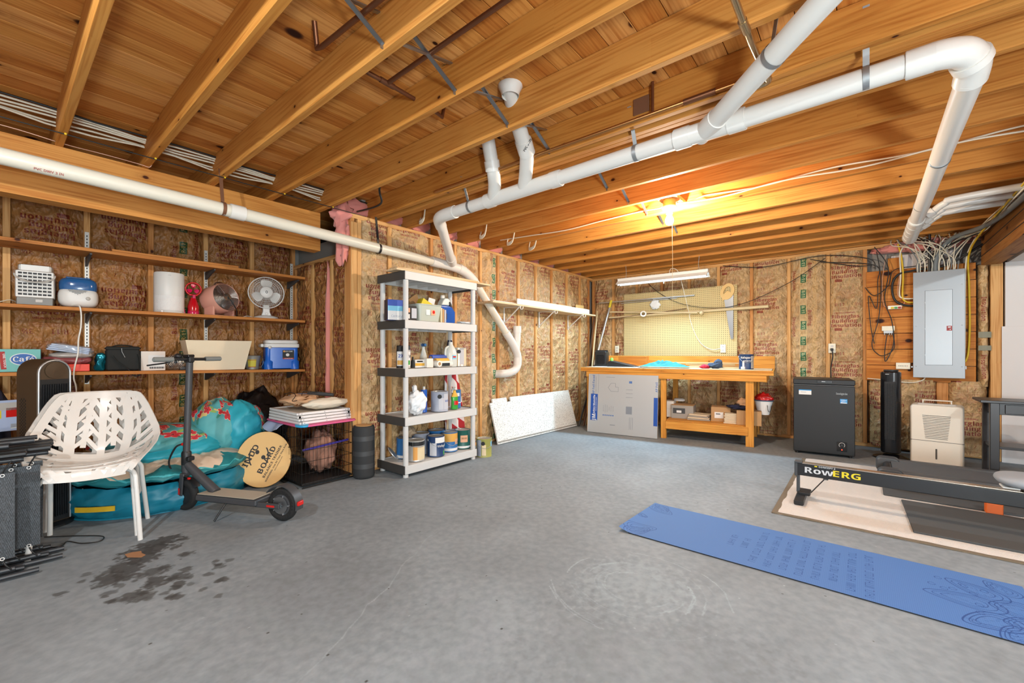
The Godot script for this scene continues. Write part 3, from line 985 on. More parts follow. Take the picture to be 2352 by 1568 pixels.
	part(t, "riser", B.new().tube(spline([Vector3(-1.83, 2.245, -2.36), Vector3(-1.76, 2.30, -2.29), Vector3(-1.66, 2.37, -2.17), Vector3(-1.62, 2.42, -2.07), Vector3(-1.54, 2.48, -1.9), Vector3(-1.46, 2.53, -1.76)], 6), 0.046, 20), pv)
	sleeve(t, Vector3(-1.66, 2.37, -2.175), Vector3(-1.625, 2.415, -2.085), 0.053, pv)
	letters(t, "PVC DWV", 0.014, mat("ink_black"), T(-1.592, 2.372, -2.09, 50, 20, 62), true)
	part(t, "toilet_flange", B.new().lathe([Vector2(0.046, 0), Vector2(0.05, 0.02), Vector2(0.066, 0.05), Vector2(0.066, 0.06)], 20), pv, T(-1.465, 2.475, -1.77))
	# branch that climbs towards the camera
	sleeve(t, Vector3(-0.78, 2.238, -2.333), Vector3(-0.70, 2.238, -2.331), 0.054, pv)
	sleeve(t, Vector3(-0.52, 2.238, -2.326), Vector3(-0.44, 2.238, -2.324), 0.054, pv)
	part(t, "wye", B.new().tube([Vector3(-0.74, 2.238, -2.332), Vector3(-0.48, 2.238, -2.325)], 0.049, 22), pv)
	part(t, "branch_pipe", B.new().tube([Vector3(-0.62, 2.24, -2.325), Vector3(-0.27, 2.258, -1.94), Vector3(0.35, 2.29, -1.26)], R, 22), pv)
	part(t, "wye", B.new().tube([Vector3(-0.66, 2.238, -2.36), Vector3(-0.55, 2.243, -2.25)], 0.05, 22), pv)
	strap_ring(t, Vector3(-0.27, 2.258, -1.94), Vector3(0.673, 0.035, 0.739).normalized(), 0.047, Vector3(-0.23, 2.5, -1.87), mat("zinc"))
	# corner and the run to the back wall
	sleeve(t, Vector3(0.13, 2.235, -2.303), Vector3(0.215, 2.235, -2.3), 0.053, pv)
	part(t, "elbow", B.new().tube(spline([Vector3(0.16, 2.235, -2.302), Vector3(0.23, 2.237, -2.305), Vector3(0.295, 2.232, -2.335), Vector3(0.328, 2.215, -2.40), Vector3(0.33, 2.185, -2.48)], 6), 0.052, 22), pv)
	part(t, "elbow_flange", B.new().tube([Vector3(0.315, 2.225, -2.37), Vector3(0.327, 2.212, -2.395)], 0.061, 22), pv)
	part(t, "pipe", B.new().tube([Vector3(0.329, 2.185, -2.45), Vector3(0.335, 2.165, -4.95)], R, 22), pv)
	for z in [-3.35, -4.3]: sleeve(t, Vector3(0.331, 2.172, z), Vector3(0.331, 2.172, z - 0.012), 0.0462, mat("zinc"), "hanger_strap")
	for k in 5:
		sleeve(t, Vector3(0.335, 2.165, -4.72 - k * 0.155), Vector3(0.335, 2.165, -4.79 - k * 0.155), 0.054, pv)
	part(t, "wye", B.new().tube([Vector3(0.335, 2.165, -4.7), Vector3(0.34, 2.16, -5.45)], 0.049, 22), pv)
	for k in 3:
		var z := -4.82 - k * 0.2
		part(t, "branch_pipe", B.new().tube(spline([Vector3(0.335, 2.17, z - 0.1), Vector3(0.42, 2.22, z), Vector3(0.50, 2.27, z + 0.08), Vector3(0.62, 2.29, z + 0.1), Vector3(1.6, 2.31, z + 0.1)], 4), 0.026, 14), pv)
		sleeve(t, Vector3(0.40, 2.208, z + 0.015), Vector3(0.44, 2.233, z + 0.03), 0.034, pv)
	# copper
	var cu: Material = mat("copper")
	single("copper_pipe", "dull copper water pipe that drops from the deck between the near joists", "pipe", B.new().tube([Vector3(-1.83, 2.53, -0.885), Vector3(-1.86, 2.46, -0.91), Vector3(-1.87, 2.445, -0.915), Vector3(-1.84, 2.44, -0.92), Vector3(-1.0, 2.44, -0.955), Vector3(0.3, 2.44, -0.98)], 0.011, 10), cu)
	var c2 := thing("copper_pipe", "dark copper pipe with a tee in the bay beside the crossed straps", "pipe")
	part(c2, "pipe", B.new().tube([Vector3(1.5, 2.46, -1.24), Vector3(-1.84, 2.45, -1.262)], 0.011, 10), cu)
	part(c2, "tee", B.new().tube(spline([Vector3(-1.86, 2.5, -1.09), Vector3(-1.85, 2.455, -1.14), Vector3(-1.845, 2.45, -1.26), Vector3(-1.85, 2.45, -1.56)], 5), 0.011, 10), cu)
	part(c2, "fitting", B.new().tube([Vector3(-1.845, 2.45, -1.22), Vector3(-1.846, 2.45, -1.30)], 0.0145, 10), cu)
	part(c2, "drop", B.new().tube([Vector3(-1.852, 2.45, -1.56), Vector3(-1.853, 2.44, -1.63), Vector3(-1.853, 2.53, -1.65)], 0.011, 10), cu)
	var c3 := thing("copper_pipe", "bright copper pipe clipped along a joist above the white main drain", "pipe")
	part(c3, "pipe", B.new().tube([Vector3(-2.6, 2.362, -2.215), Vector3(-0.35, 2.362, -2.222)], 0.011, 10), mat("copper_bright"))
	part(c3, "union", B.new().tube([Vector3(-0.70, 2.362, -2.221), Vector3(-0.55, 2.362, -2.221)], 0.015, 10), cu)
	part(c3, "drop", B.new().tube([Vector3(-0.86, 2.53, -2.22), Vector3(-0.86, 2.36, -2.22)], 0.008, 8), cu)
	part(c3, "mounting_plate", bx(0.09, 0.09, 0.006, -0.93, 2.44, -2.237), mat("rust"))
	var c4 := thing("metal_pipe", "shiny pipe crossing under the joists beside the slanted branch pipe", "pipe")
	part(c4, "pipe", B.new().tube([Vector3(-0.35, 2.325, -1.0), Vector3(-0.342, 2.325, -1.9), Vector3(-0.33, 2.325, -2.2)], 0.013, 12), mat("brass_pale", hexc("b7a07c"), 0.25, 0.9))
	part(c4, "coupling", B.new().tube([Vector3(-0.345, 2.325, -1.76), Vector3(-0.343, 2.325, -1.83)], 0.0165, 12), mat("brass_pale"))
	part(c4, "elbow", B.new().tube(spline([Vector3(-0.331, 2.325, -2.17), Vector3(-0.33, 2.325, -2.22), Vector3(-0.36, 2.325, -2.235), Vector3(-0.45, 2.325, -2.24)], 5), 0.016, 12), mat("brass_pale"))
	# crossed steel bridging between the joists
	var zs := [-0.26, -0.66, -1.045, -1.45, -1.845, -2.26, -2.665, -3.045, -3.435, -3.835, -4.245, -4.655]
	for i in zs.size() - 1:
		if i == 5: continue
		var za: float = zs[i] - 0.02; var zb: float = zs[i + 1] + 0.02
		part(ceil_node, "bridging_strap", B.new().bar(Vector3(-1.50, 2.515, za), Vector3(-1.53, 2.37, zb), 0.02, 0.006).bar(Vector3(-1.53, 2.37, zb), Vector3(-1.53, 2.35, zb), 0.022, 0.004), mat("steel"))
		part(ceil_node, "bridging_strap", B.new().bar(Vector3(-1.47, 2.37, za), Vector3(-1.56, 2.515, zb), 0.02, 0.006), mat("steel"))
	# cables through the joists above the girder
	var nm := thing("cable_bundle", "bundle of white and black electrical cables threaded through the joists above the girder", "cable")
	for k in 6:
		var pts := []
		for j in 16:
			var z := 0.6 - j * 0.2
			var sag := 0.02 * sin((z + 0.26) / 0.4 * PI + k) * (1.6 if k == 5 else 0.6)
			pts.append(Vector3(-3.60 - 0.012 * k - (0.13 if k == 4 else 0.0) * 0.2, 2.505 - 0.011 * k + sag * 0.5 - absf(sag) * 0.5, z))
		part(nm, "cable", B.new().tube(pts, 0.006, 6), mat("wire_black") if k == 0 else mat("wire_white"))
	var co := thing("coaxial_cable", "thin black cable stapled across the joist bottoms with yellow clips", "cable")
	part(co, "cable", B.new().tube([Vector3(-3.50, 2.335, 0.5), Vector3(-3.50, 2.338, -0.26), Vector3(-3.50, 2.336, -0.66), Vector3(-3.50, 2.337, -1.045), Vector3(-3.50, 2.336, -1.45), Vector3(-3.50, 2.337, -1.845), Vector3(-3.55, 2.35, -2.2)], 0.0035, 6), mat("wire_black"))
	for z in [-0.26, -0.66, -1.045, -1.45, -1.845]: part(co, "clip", bx(0.012, 0.012, 0.012, -3.50, 2.34, z - 0.008), mat("wire_yellow"))
	single("thin_wire", "thin pinkish wire drooping along the top edge of the girder", "wire", B.new().tube(spline([Vector3(-3.72, 2.37, 0.1), Vector3(-3.71, 2.365, -0.1), Vector3(-3.70, 2.348, -0.28), Vector3(-3.71, 2.352, -0.45), Vector3(-3.70, 2.345, -0.62), Vector3(-3.68, 2.335, -0.67), Vector3(-3.66, 2.36, -0.68)], 5), 0.0025, 5), mat("wire_pink", hexc("d6a78f"), 0.5))
	# the two cables that feed the bulb
	for k in 2:
		var pts := []
		for j in 18:
			var x := -1.30 + j * 0.13
			pts.append(Vector3(x, 2.405 + 0.012 * sin(j * 0.9 + k * 2.0) - 0.02 * k, -3.806 + 0.010 * k))
		pts[0] = Vector3(-1.21, 2.36, -3.66)
		pts[1] = Vector3(-1.14, 2.37, -3.74)
		single("electrical_cable", ["upper white cable stapled to the joist right of the bare bulb", "lower white cable stapled to the joist right of the bare bulb"][k], "cable", B.new().tube(spline(pts, 3), 0.006, 6), mat("wire_white"))
	single("electrical_cable", "white cable running left from the bare bulb along a joist", "cable", B.new().tube(spline([Vector3(-1.31, 2.36, -3.66), Vector3(-1.4, 2.37, -3.74), Vector3(-1.6, 2.40, -3.806), Vector3(-2.0, 2.39, -3.806), Vector3(-2.4, 2.375, -3.806), Vector3(-2.9, 2.40, -3.806), Vector3(-3.3, 2.42, -3.806)], 5), 0.006, 6), mat("wire_white"))
	# loose loops of white cable by the left wall, in the joist bays
	var li := 0
	for q in [[-3.28, -2.6], [-3.2, -3.35], [-3.15, -3.75], [-3.1, -4.1]]:
		var lp := thing("cable_loop", ["cable loop poking below the joists next to the white elbow", "second cable loop along the left wall plate", "third cable loop along the left wall plate", "farthest cable loop along the left wall plate"][li], "cable")
		for k in 3: part(lp, "cable", B.new().tube(spline([Vector3(q[0] - 0.06, 2.46, q[1] - 0.1), Vector3(q[0], 2.33 + k * 0.012, q[1]), Vector3(q[0] + 0.10, 2.34 + k * 0.012, q[1] + 0.03), Vector3(q[0] + 0.16, 2.45, q[1] + 0.06)], 5), 0.006, 6), mat("wire_white"))
		li += 1
	var bc := single("black_cable", "black cable hanging from a small box near the end of the girder", "cable", B.new().tube(spline([Vector3(-2.75, 2.43, -1.87), Vector3(-2.95, 2.41, -1.95), Vector3(-3.0, 2.38, -1.98), Vector3(-3.05, 2.33, -2.03), Vector3(-3.2, 2.33, -2.06), Vector3(-3.5, 2.36, -2.08)], 6), 0.008, 8), mat("wire_black"))
	# pink wool stuffed at the joist ends, as lumps behind the plate
	for i in 11:
		var z: float = [-2.15, -2.5, -2.85, -3.25, -3.63, -4.03, -4.44, -4.85, -5.25, -5.65, -6.05][i]
		part(wall_l, "insulation_tuft", lump(Vector3(0.16, 0.085, 0.05), 60 + i, 0.3), mat("pink_wool"), Transform3D(Basis(), Vector3(-z, 2.43, -0.10)))
	part(wall_l, "insulation_tuft", lump(Vector3(0.09, 0.11, 0.07), 91, 0.45), mat("pink_wool"), Transform3D(Basis(), Vector3(2.0, 2.33, -0.08)))
	part(wall_l, "insulation_tuft", lump(Vector3(0.06, 0.2, 0.06), 92, 0.4), mat("pink_wool"), Transform3D(Basis(), Vector3(1.99, 2.12, -0.06)))
	part(wall_ret, "insulation_tuft", lump(Vector3(0.018, 0.5, 0.03), 95, 0.3), mat("pink_wool"), Transform3D(Basis(), Vector3(-3.99, 1.35, 0.0)))
	part(wall_ret, "insulation_tuft", lump(Vector3(0.02, 0.36, 0.03), 96, 0.3), mat("pink_wool"), Transform3D(Basis(), Vector3(-3.995, 0.75, 0.0)))

# an uneven lump
func lump(r: Vector3, sd: int, rough := 0.25, seg := 18, rows := 12) -> B:
	var f := noise(1.2, sd, 3)
	return B.new().grid(func(u: float, w: float):
		var a: float = u * TAU
		var t: float = (w - 0.5) * PI
		var d := Vector3(cos(a) * cos(t), sin(t), -sin(a) * cos(t))
		return d * r * (1.0 + f.get_noise_3dv(d * 1.4) * rough * 2.0), seg, rows)

func y3(z: float) -> float:
	return 0.9675 + (z + 0.04) * 0.0192

# concentric rings and spokes of a fan guard, facing +z
func guard(r0: float, r1: float, rings: int, spokes: int, dome: float, wire := 0.0014) -> B:
	var b := B.new()
	var zf := func(r: float) -> float: return dome * (1.0 - pow(r / r1, 2.0))
	for i in rings:
		var r := lerpf(r0, r1, float(i) / maxf(1, rings - 1))
		var pts := []
		for j in 29: pts.append(Vector3(cos(TAU * j / 28) * r, sin(TAU * j / 28) * r, zf.call(r)))
		b.tube(pts, wire, 5, false)
	for i in spokes:
		var a := TAU * i / spokes
		var pts := []
		for j in 4:
			var r := lerpf(r0, r1, j / 3.0)
			pts.append(Vector3(cos(a) * r, sin(a) * r, zf.call(r)))
		b.tube(pts, wire * 0.8, 4, false)
	return b

func blades(k: int, r0: float, r1: float, pitch := 0.02) -> B:
	var b := B.new()
	for i in k:
		var a0 := TAU * i / k + PI / 2
		b.grid(func(u: float, w: float):
			var r := lerpf(r0, r1, w)
			var half := lerpf(0.35, 0.62, sin(w * 2.6))
			var a := a0 + (u - 0.5) * 2.0 * half * (1.0 - 0.25 * w * w)
			return Vector3(cos(a) * r, sin(a) * r, (u - 0.5) * 2.0 * pitch), 8, 5, false, Vector2.ONE, Vector2.ZERO, 0.003)
	return b

func carton(called: String, label: String, cat: String, sx: float, sy: float, sz: float, at: Vector3, turn: float, m: Material, group := "") -> Node3D:
	var t := thing(called, label, cat, at, turn, group)
	part(t, "body", bx(sx, sy, sz, 0, sy / 2, 0, 0.002), m)
	return t

func build_alcove() -> void:
	var ty := [1.875, 1.431, 0.0]
	var lab := ["top wooden wall shelf in the alcove, empty but for one flat board", "middle wooden wall shelf in the alcove, holding the fans", "lowest wooden wall shelf in the alcove, holding the blue cooler"]
	for k in 3:
		var s := thing("wall_shelf", lab[k], "shelf", Vector3(-4.575, ty[k] if k < 2 else y3(-0.55), -0.55), 90, "wooden wall shelves in the alcove")
		if k == 2: s.rotation_degrees.z = -1.1
		s.transform = s.transform.orthonormalized()
		if k == 2: s.basis = Basis(Vector3(0, -sin(deg_to_rad(1.1)), -cos(deg_to_rad(1.1))), Vector3(0, cos(deg_to_rad(1.1)), -sin(deg_to_rad(1.1))), Vector3(1, 0, 0))
		part(s, "board", bx(3.0, 0.026, 0.29, 0, -0.014, 0, 0.003), mat("shelf_wood"))
		for x in [-0.88, -0.075, 0.718, 1.50]:
			if x == 1.50: x = 1.45
			part(s, "bracket", B.new().prism(PackedVector2Array([Vector2(-0.16, -0.03), Vector2(0.10, -0.03), Vector2(0.10, -0.042), Vector2(-0.13, -0.10), Vector2(-0.16, -0.10)]), 0.012, T(x, 0.0, 0, -90)), mat("dark_grey"))
	for z in [-0.48, -1.272, -2.045]:
		var st := thing("shelf_standard", ["slotted metal shelf upright on the stud behind the humidifier", "slotted metal shelf upright on the stud behind the pink fan", "slotted metal shelf upright on the stud beside the alcove corner"][[-0.48, -1.272, -2.045].find(z)], "shelf upright", Vector3(-4.742, 1.43, z), 90, "slotted shelf uprights on the alcove wall")
		part(st, "channel", bx(0.026, 1.2, 0.012, 0, 0.02, 0, 0.001), mat("white_steel", hexc("d9d8d2"), 0.4, 0.3))
		var b := B.new()
		for j in 46:
			b.box(Vector3(0.006, 0.014, 0.002), T(0, -0.56 + j * 0.0255, 0.0065))
		part(st, "slots", b, mat("ink_black")).set_meta("kind", "stuff")
	single("loose_board", "thin flat board lying on the top alcove shelf", "board", bx(0.86, 0.02, 0.09, 0, 0.01, 0), mat("shelf_wood"), Vector3(-4.50, 1.876, -1.02), 89)
	var wp: Material = mat("white_plastic")
	# --- middle shelf
	var c := thing("air_cooler", "small white evaporative air cooler with louvred grille and carry handle", "air cooler", Vector3(-4.58, 1.431, -0.205), 83)
	part(c, "water_tank", bx(0.176, 0.055, 0.16, 0, 0.0275, 0, 0.006), mat("smoke_plastic", hexc("77756f"), 0.2))
	part(c, "body", bx(0.186, 0.19, 0.165, 0, 0.147, 0, 0.008), wp)
	part(c, "cap", bx(0.165, 0.05, 0.14, 0, 0.262, -0.008, 0.01), mat("cap_grey", hexc("b5b0a8"), 0.4))
	part(c, "control_panel", bx(0.135, 0.04, 0.002, 0, 0.263, 0.063), wp)
	part(c, "tank_label", bx(0.035, 0.02, 0.002, 0.02, 0.032, 0.081), mat("cap_grey"))
	for j in 7:
		for i in 7:
			part(c, "louvre_opening", bx(0.019, 0.0125, 0.003, -0.069 + i * 0.0232, 0.222 - j * 0.0245, 0.0825, 0.001), mat("ink_black"))
	for j in 6: part(c, "louvre", bx(0.164, 0.003, 0.01, 0, 0.21 - j * 0.0245, 0.084, 0.001), wp)
	var hp := []
	for i in 15:
		var a := PI * i / 14.0
		hp.append(Vector3(-cos(a) * 0.094, 0.215 - sin(a) * 0.055, 0.07 + sin(a) * 0.03))
	part(c, "handle", B.new().tube(hp, 0.009, 8, true, 0.5), mat("cap_grey"))
	part(c, "cord", B.new().tube(spline([Vector3(-0.09, 0.02, 0.0), Vector3(-0.12, 0.03, 0.06), Vector3(-0.18, 0.006, 0.09), Vector3(-0.3, 0.006, 0.06)], 5), 0.003, 6), mat("wire_white"))
	var hu := thing("humidifier", "small white humidifier with a clear blue tank on top", "humidifier", Vector3(-4.57, 1.431, -0.418), 82)
	var sq := func(w: float, d: float, y0: float, y1: float, k: float) -> B:
		return B.new().grid(func(u: float, v: float):
			var a := u * TAU
			var ca := cos(a); var sa := sin(a)
			var t: float = (v - 0.5) * PI
			var e := 2.0 / k
			var f := pow(absf(cos(t)), 0.45)
			return Vector3(signf(ca) * pow(absf(ca), e) * w * f, lerpf(y0, y1, 0.5 + 0.5 * signf(sin(t)) * pow(absf(sin(t)), 0.7)), -signf(sa) * pow(absf(sa), e) * d * f), 32, 14)
	part(hu, "base", sq.call(0.108, 0.085, 0.004, 0.152, 3.2), wp)
	var bl := mat("blue_clear", Color(0.07, 0.22, 0.5, 0.82), 0.12)
	part(hu, "water_tank", sq.call(0.103, 0.078, 0.10, 0.225, 3.0), mat("blue_tank", hexc("285a8f"), 0.12))
	part(hu, "tank_lid", bx(0.13, 0.01, 0.09, 0, 0.224, 0, 0.005), mat("blue_tank"))
	var vb := B.new()
	for i in 15:
		var x := -0.048 + i * 0.0068
		var n := int(5 - absf(i - 7) * 0.5)
		for j in n: vb.box(Vector3(0.0028, 0.0055, 0.003), T(x, 0.126 - j * 0.0075, 0.0855 - absf(x) * 0.03))
	part(hu, "vent", vb, mat("ink_black"))
	part(hu, "power_button", B.new().lathe([Vector2(0, 0.004), Vector2(0.01, 0.004), Vector2(0.013, 0.0), Vector2(0.013, -0.004)], 18, T(0.055, 0.07, 0.083, 15, 90)), mat("cap_grey"))
	part(hu, "cord", B.new().tube(spline([Vector3(-0.03, 0.015, 0.06), Vector3(0.0, 0.012, 0.13), Vector3(0.015, 0.0, 0.165), Vector3(0.022, -0.06, 0.175), Vector3(0.02, -0.15, 0.172), Vector3(0.008, -0.24, 0.172), Vector3(0.005, -0.34, 0.172), Vector3(-0.012, -0.44, 0.172), Vector3(-0.016, -0.52, 0.165), Vector3(-0.005, -0.6, 0.15), Vector3(-0.01, -0.8, 0.12)], 5), 0.0048, 8), mat("white_cord"))
	var pu := thing("air_purifier", "tall white rounded air purifier with a perforated lower half", "air purifier", Vector3(-4.58, 1.431, -0.965), 80)
	part(pu, "body", B.new().lathe([Vector2(0, 0), Vector2(0.1, 0), Vector2(0.104, 0.006), Vector2(0.104, 0.335), Vector2(0.099, 0.342), Vector2(0, 0.342)], 36, Transform3D(), 1.0, 0.95), wp)
	var pm := mat("perforated", hexc("c9c6c1"), 0.6)
	var pi := Image.create(32, 32, false, Image.FORMAT_RGB8)
	pi.fill(hexc("efece8"))
	for q in [[8, 8], [24, 24]]: fill_poly(pi, ell2(Vector2(q[0], q[1]), 5.0), hexc("55504c"))
	pm.albedo_texture = tex_of(pi); pm.albedo_color = Color.WHITE
	pm.uv1_scale = Vector3(26, 16, 1)
	var pb := band(0.1052, -62, 62, 0.022, 0.145, 24)
	part(pu, "perforated_grille", pb, pm)
	part(pu, "badge", bx(0.02, 0.004, 0.001, 0, 0.315, 0.1), mat("cap_grey"))
	part(pu, "cord", B.new().tube(spline([Vector3(-0.08, 0.008, 0.1), Vector3(-0.05, 0.006, 0.125), Vector3(0.02, 0.006, 0.125), Vector3(0.08, 0.006, 0.11)], 5), 0.0035, 6), mat("white_cord"))
	part(pu, "plug", bx(0.018, 0.018, 0.02, -0.05, 0.009, 0.125), wp)
	var rf := thing("spray_fan", "red handheld spray bottle fan standing on the shelf", "fan", Vector3(-4.56, 1.431, -1.13), 80)
	var rp := mat("red_clear", hexc("b80f1c"), 0.15)
	part(rf, "bottle", B.new().lathe([Vector2(0, 0.02), Vector2(0.040, 0.02), Vector2(0.041, 0.07), Vector2(0.034, 0.1), Vector2(0.022, 0.135), Vector2(0.018, 0.15), Vector2(0, 0.15)], 20), rp)
	part(rf, "bottle_base", B.new().lathe([Vector2(0, 0), Vector2(0.041, 0), Vector2(0.042, 0.025), Vector2(0.04, 0.03), Vector2(0, 0.03)], 20), mat("pink_red", hexc("c3164e"), 0.2))
	part(rf, "trigger", bx(0.022, 0.035, 0.03, 0.004, 0.158, 0.012, 0.004), mat("pink_red"))
	var rg := B.new()
	for z in [-0.012, 0.0, 0.012]:
		var pts := []
		for j in 25: pts.append(Vector3(cos(TAU * j / 24) * 0.055, 0.225 + sin(TAU * j / 24) * 0.055, z))
		rg.tube(pts, 0.006, 8, false)
	part(rf, "fan_ring", rg, mat("red_plastic", hexc("c01a1c"), 0.3))
	part(rf, "fan_blades", blades(3, 0.008, 0.045, 0.006), mat("pink_red"), T(0, 0.225, 0))
	part(rf, "fan_stem", bx(0.06, 0.014, 0.03, 0, 0.172, 0, 0.004), mat("red_plastic"))
	part(rf, "strap", B.new().tube(spline([Vector3(-0.05, 0.235, 0), Vector3(-0.075, 0.2, 0.01), Vector3(-0.07, 0.1, 0.02), Vector3(-0.06, 0.0, 0.03)], 5), 0.003, 5), mat("pink_red"))
	var pf := thing("drum_fan", "pink drum fan with a chrome ring grille, tilted up on its foot", "fan", Vector3(-4.56, 1.431, -1.33), 112)
	var pk := mat("pink_enamel", hexc("d59a86"), 0.35)
	var dx := T(0, 0.155, 0, 0, 78)
	part(pf, "drum", B.new().lathe([Vector2(0.125, -0.085), Vector2(0.132, -0.07), Vector2(0.132, 0.07), Vector2(0.125, 0.085), Vector2(0.12, 0.07), Vector2(0.12, -0.085), Vector2(0.125, -0.085)], 36, dx), pk)
	part(pf, "drum_back", B.new().lathe([Vector2(0, -0.06), Vector2(0.12, -0.06), Vector2(0.12, -0.055), Vector2(0, -0.055)], 30, dx), mat("dark_grey"))
	part(pf, "grille", guard(0.035, 0.122, 13, 6, 0.012, 0.0018), mat("chrome", hexc("d5cfc6"), 0.18, 0.95), dx * T(0, 0.08, 0, 0, -90))
	part(pf, "grille_hub", B.new().lathe([Vector2(0.036, 0.085), Vector2(0.036, 0.096), Vector2(0.02, 0.1), Vector2(0, 0.1)], 24, dx), mat("chrome"))
	part(pf, "fan_blades", blades(3, 0.03, 0.112, 0.03), mat("steel"), dx * T(0, 0.01, 0, 0, -90))
	part(pf, "handle", B.new().tube(spline([Vector3(-0.05, 0.28, 0.0), Vector3(-0.03, 0.305, 0), Vector3(0.03, 0.305, 0), Vector3(0.05, 0.28, 0)], 5), 0.006, 8), mat("leather", hexc("4a2c1e"), 0.5))
	for s in [-1, 1]: part(pf, "foot", bx(0.02, 0.10, 0.11, 0.095 * s, 0.05, 0.0, 0.004), pk)
	part(pf, "foot_bar", bx(0.21, 0.008, 0.11, 0, 0.004, 0, 0.002), pk)
	part(pf, "cord", B.new().tube(spline([dx * Vector3(0, 0.1, 0), dx * Vector3(0.02, 0.12, 0.06), Vector3(0.06, 0.06, 0.13), Vector3(0.09, 0.006, 0.10), Vector3(0.18, 0.006, 0.02)], 5), 0.004, 6), mat("wire_black"))
	var df := thing("desk_fan", "white round desk fan with three blades on a flat base", "fan", Vector3(-4.585, 1.431, -1.735), 72)
	part(df, "base", B.new().lathe([Vector2(0, 0), Vector2(0.105, 0), Vector2(0.11, 0.01), Vector2(0.1, 0.022), Vector2(0.06, 0.034), Vector2(0, 0.038)], 32, Transform3D(), 1.0, 0.85), wp)
	part(df, "stem", B.new().prism(PackedVector2Array([Vector2(-0.05, 0.02), Vector2(0.05, 0.02), Vector2(0.032, 0.07), Vector2(0.03, 0.14), Vector2(-0.03, 0.14), Vector2(-0.032, 0.07)]), 0.055, Transform3D(), 0.008), wp)
	part(df, "speed_knob", bx(0.024, 0.02, 0.01, 0, 0.05, 0.032, 0.004), wp)
	var fx := T(0, 0.255, 0.0, 0, -4)
	part(df, "motor", B.new().lathe([Vector2(0, -0.09), Vector2(0.04, -0.085), Vector2(0.052, -0.05), Vector2(0.05, 0.0), Vector2(0, 0.0)], 24, fx * T(0, 0, 0.0, 0, 90)), wp)
	part(df, "guard", guard(0.055, 0.152, 6, 72, 0.03, 0.0011).add(guard(0.055, 0.152, 4, 48, -0.035, 0.0011)), wp, fx * T(0, 0, 0.035))
	var rim := []
	for j in 41: rim.append(Vector3(cos(TAU * j / 40) * 0.154, sin(TAU * j / 40) * 0.154, 0.035))
	part(df, "guard_rim", B.new().tube(rim, 0.0048, 8, false), wp, fx)
	part(df, "fan_blades", blades(3, 0.035, 0.125, 0.018), mat("blade_white", hexc("d8d4cd"), 0.3), fx * T(0, 0, 0.035))
	part(df, "guard_hub", B.new().lathe([Vector2(0.056, 0.055), Vector2(0.056, 0.064), Vector2(0.05, 0.07), Vector2(0, 0.073)], 28, fx * T(0, 0, 0, 0, 90)), wp)
	var lo := []
	for j in 17: lo.append(Vector3(cos(TAU * j / 16) * 0.008, sin(TAU * j / 16) * 0.012, 0.0735))
	part(df, "badge", B.new().tube(lo, 0.0022, 6, false), mat("ink_black"), fx)
	part(df, "cord", B.new().tube(spline([Vector3(-0.1, 0.008, -0.02), Vector3(-0.16, 0.02, 0.03), Vector3(-0.21, 0.006, 0.05), Vector3(-0.27, 0.018, 0.03)], 5), 0.0035, 6), mat("white_cord"))
	# --- lowest shelf
	var tb := carton("teal_box", "teal printed cardboard box with a blue oval badge", "box", 0.36, 0.155, 0.2, Vector3(-4.58, y3(-0.05), -0.045), 88, mat("teal_card", hexc("6fb6b1"), 0.6))
	part(tb, "side_panel", bx(0.003, 0.15, 0.19, 0.181, 0.0775, 0), mat("navy_card", hexc("27364a"), 0.6))
	part(tb, "badge_rim", B.new().prism(ell(0.062, 0.042), 0.001, T(0.10, 0.085, 0.1008)), mat("ink_white"))
	part(tb, "badge", B.new().prism(ell(0.057, 0.037), 0.001, T(0.10, 0.085, 0.1016)), mat("badge_blue", hexc("3566ad"), 0.6))
	letters(tb, "Café", 0.032, mat("ink_white"), T(0.10, 0.085, 0.103), true, true)
	part(tb, "red_strip", bx(0.024, 0.12, 0.001, 0.014, 0.077, 0.1012), mat("ink_red"), T(0, 0, 0, 0, 0, 4))
	part(tb, "orange_strip", bx(0.018, 0.11, 0.001, -0.012, 0.077, 0.101), mat("orange_card", hexc("d79a4d"), 0.6))
	letters(tb, "ONE TOUCH", 0.012, mat("ink_white"), T(0.016, 0.077, 0.1022, 0, 0, -86))
	part(tb, "picture", B.new().prism(PackedVector2Array([Vector2(-0.05, -0.05), Vector2(0.04, -0.05), Vector2(0.05, -0.03), Vector2(0.045, 0.03), Vector2(0.03, 0.045), Vector2(-0.05, 0.045)]), 0.001, T(-0.10, 0.077, 0.1012)), mat("teal_dark", hexc("2f6470"), 0.5))
	var rb := carton("red_box", "flat bright red box under the bagged linens", "box", 0.26, 0.052, 0.2, Vector3(-4.58, y3(-0.37), -0.345), 86, mat("red_card", hexc("e8432c"), 0.5))
	letters(rb, "CONNALIFE", 0.011, mat("card_faded", hexc("f0a48d"), 0.6), T(0.02, 0.026, 0.1005), false)
	var bagf := func(w: float, h: float, d: float, sd: int) -> B:
		var f := noise(9.0, sd, 3)
		return B.new().grid(func(u: float, v: float):
			var a := u * TAU
			var t: float = (v - 0.5) * PI
			var ca := cos(a); var sa := sin(a)
			var p := Vector3(signf(ca) * pow(absf(ca), 0.45) * w * pow(absf(cos(t)), 0.35), (sin(t) * 0.5 + 0.5) * h, -signf(sa) * pow(absf(sa), 0.45) * d * pow(absf(cos(t)), 0.35))
			return p + Vector3(f.get_noise_3dv(p), f.get_noise_3dv(p + Vector3(3, 0, 0)) * (v * 0.8), f.get_noise_3dv(p + Vector3(0, 7, 0))) * 0.022, 40, 14)
	single("bagged_linen", "clear bag of dark red folded linen on the flat red box", "bagged linen", bagf.call(0.13, 0.062, 0.10, 4), mat("red_linen", hexc("8d4a4c"), 0.25), Vector3(-4.58, y3(-0.37) + 0.05, -0.36), 82)
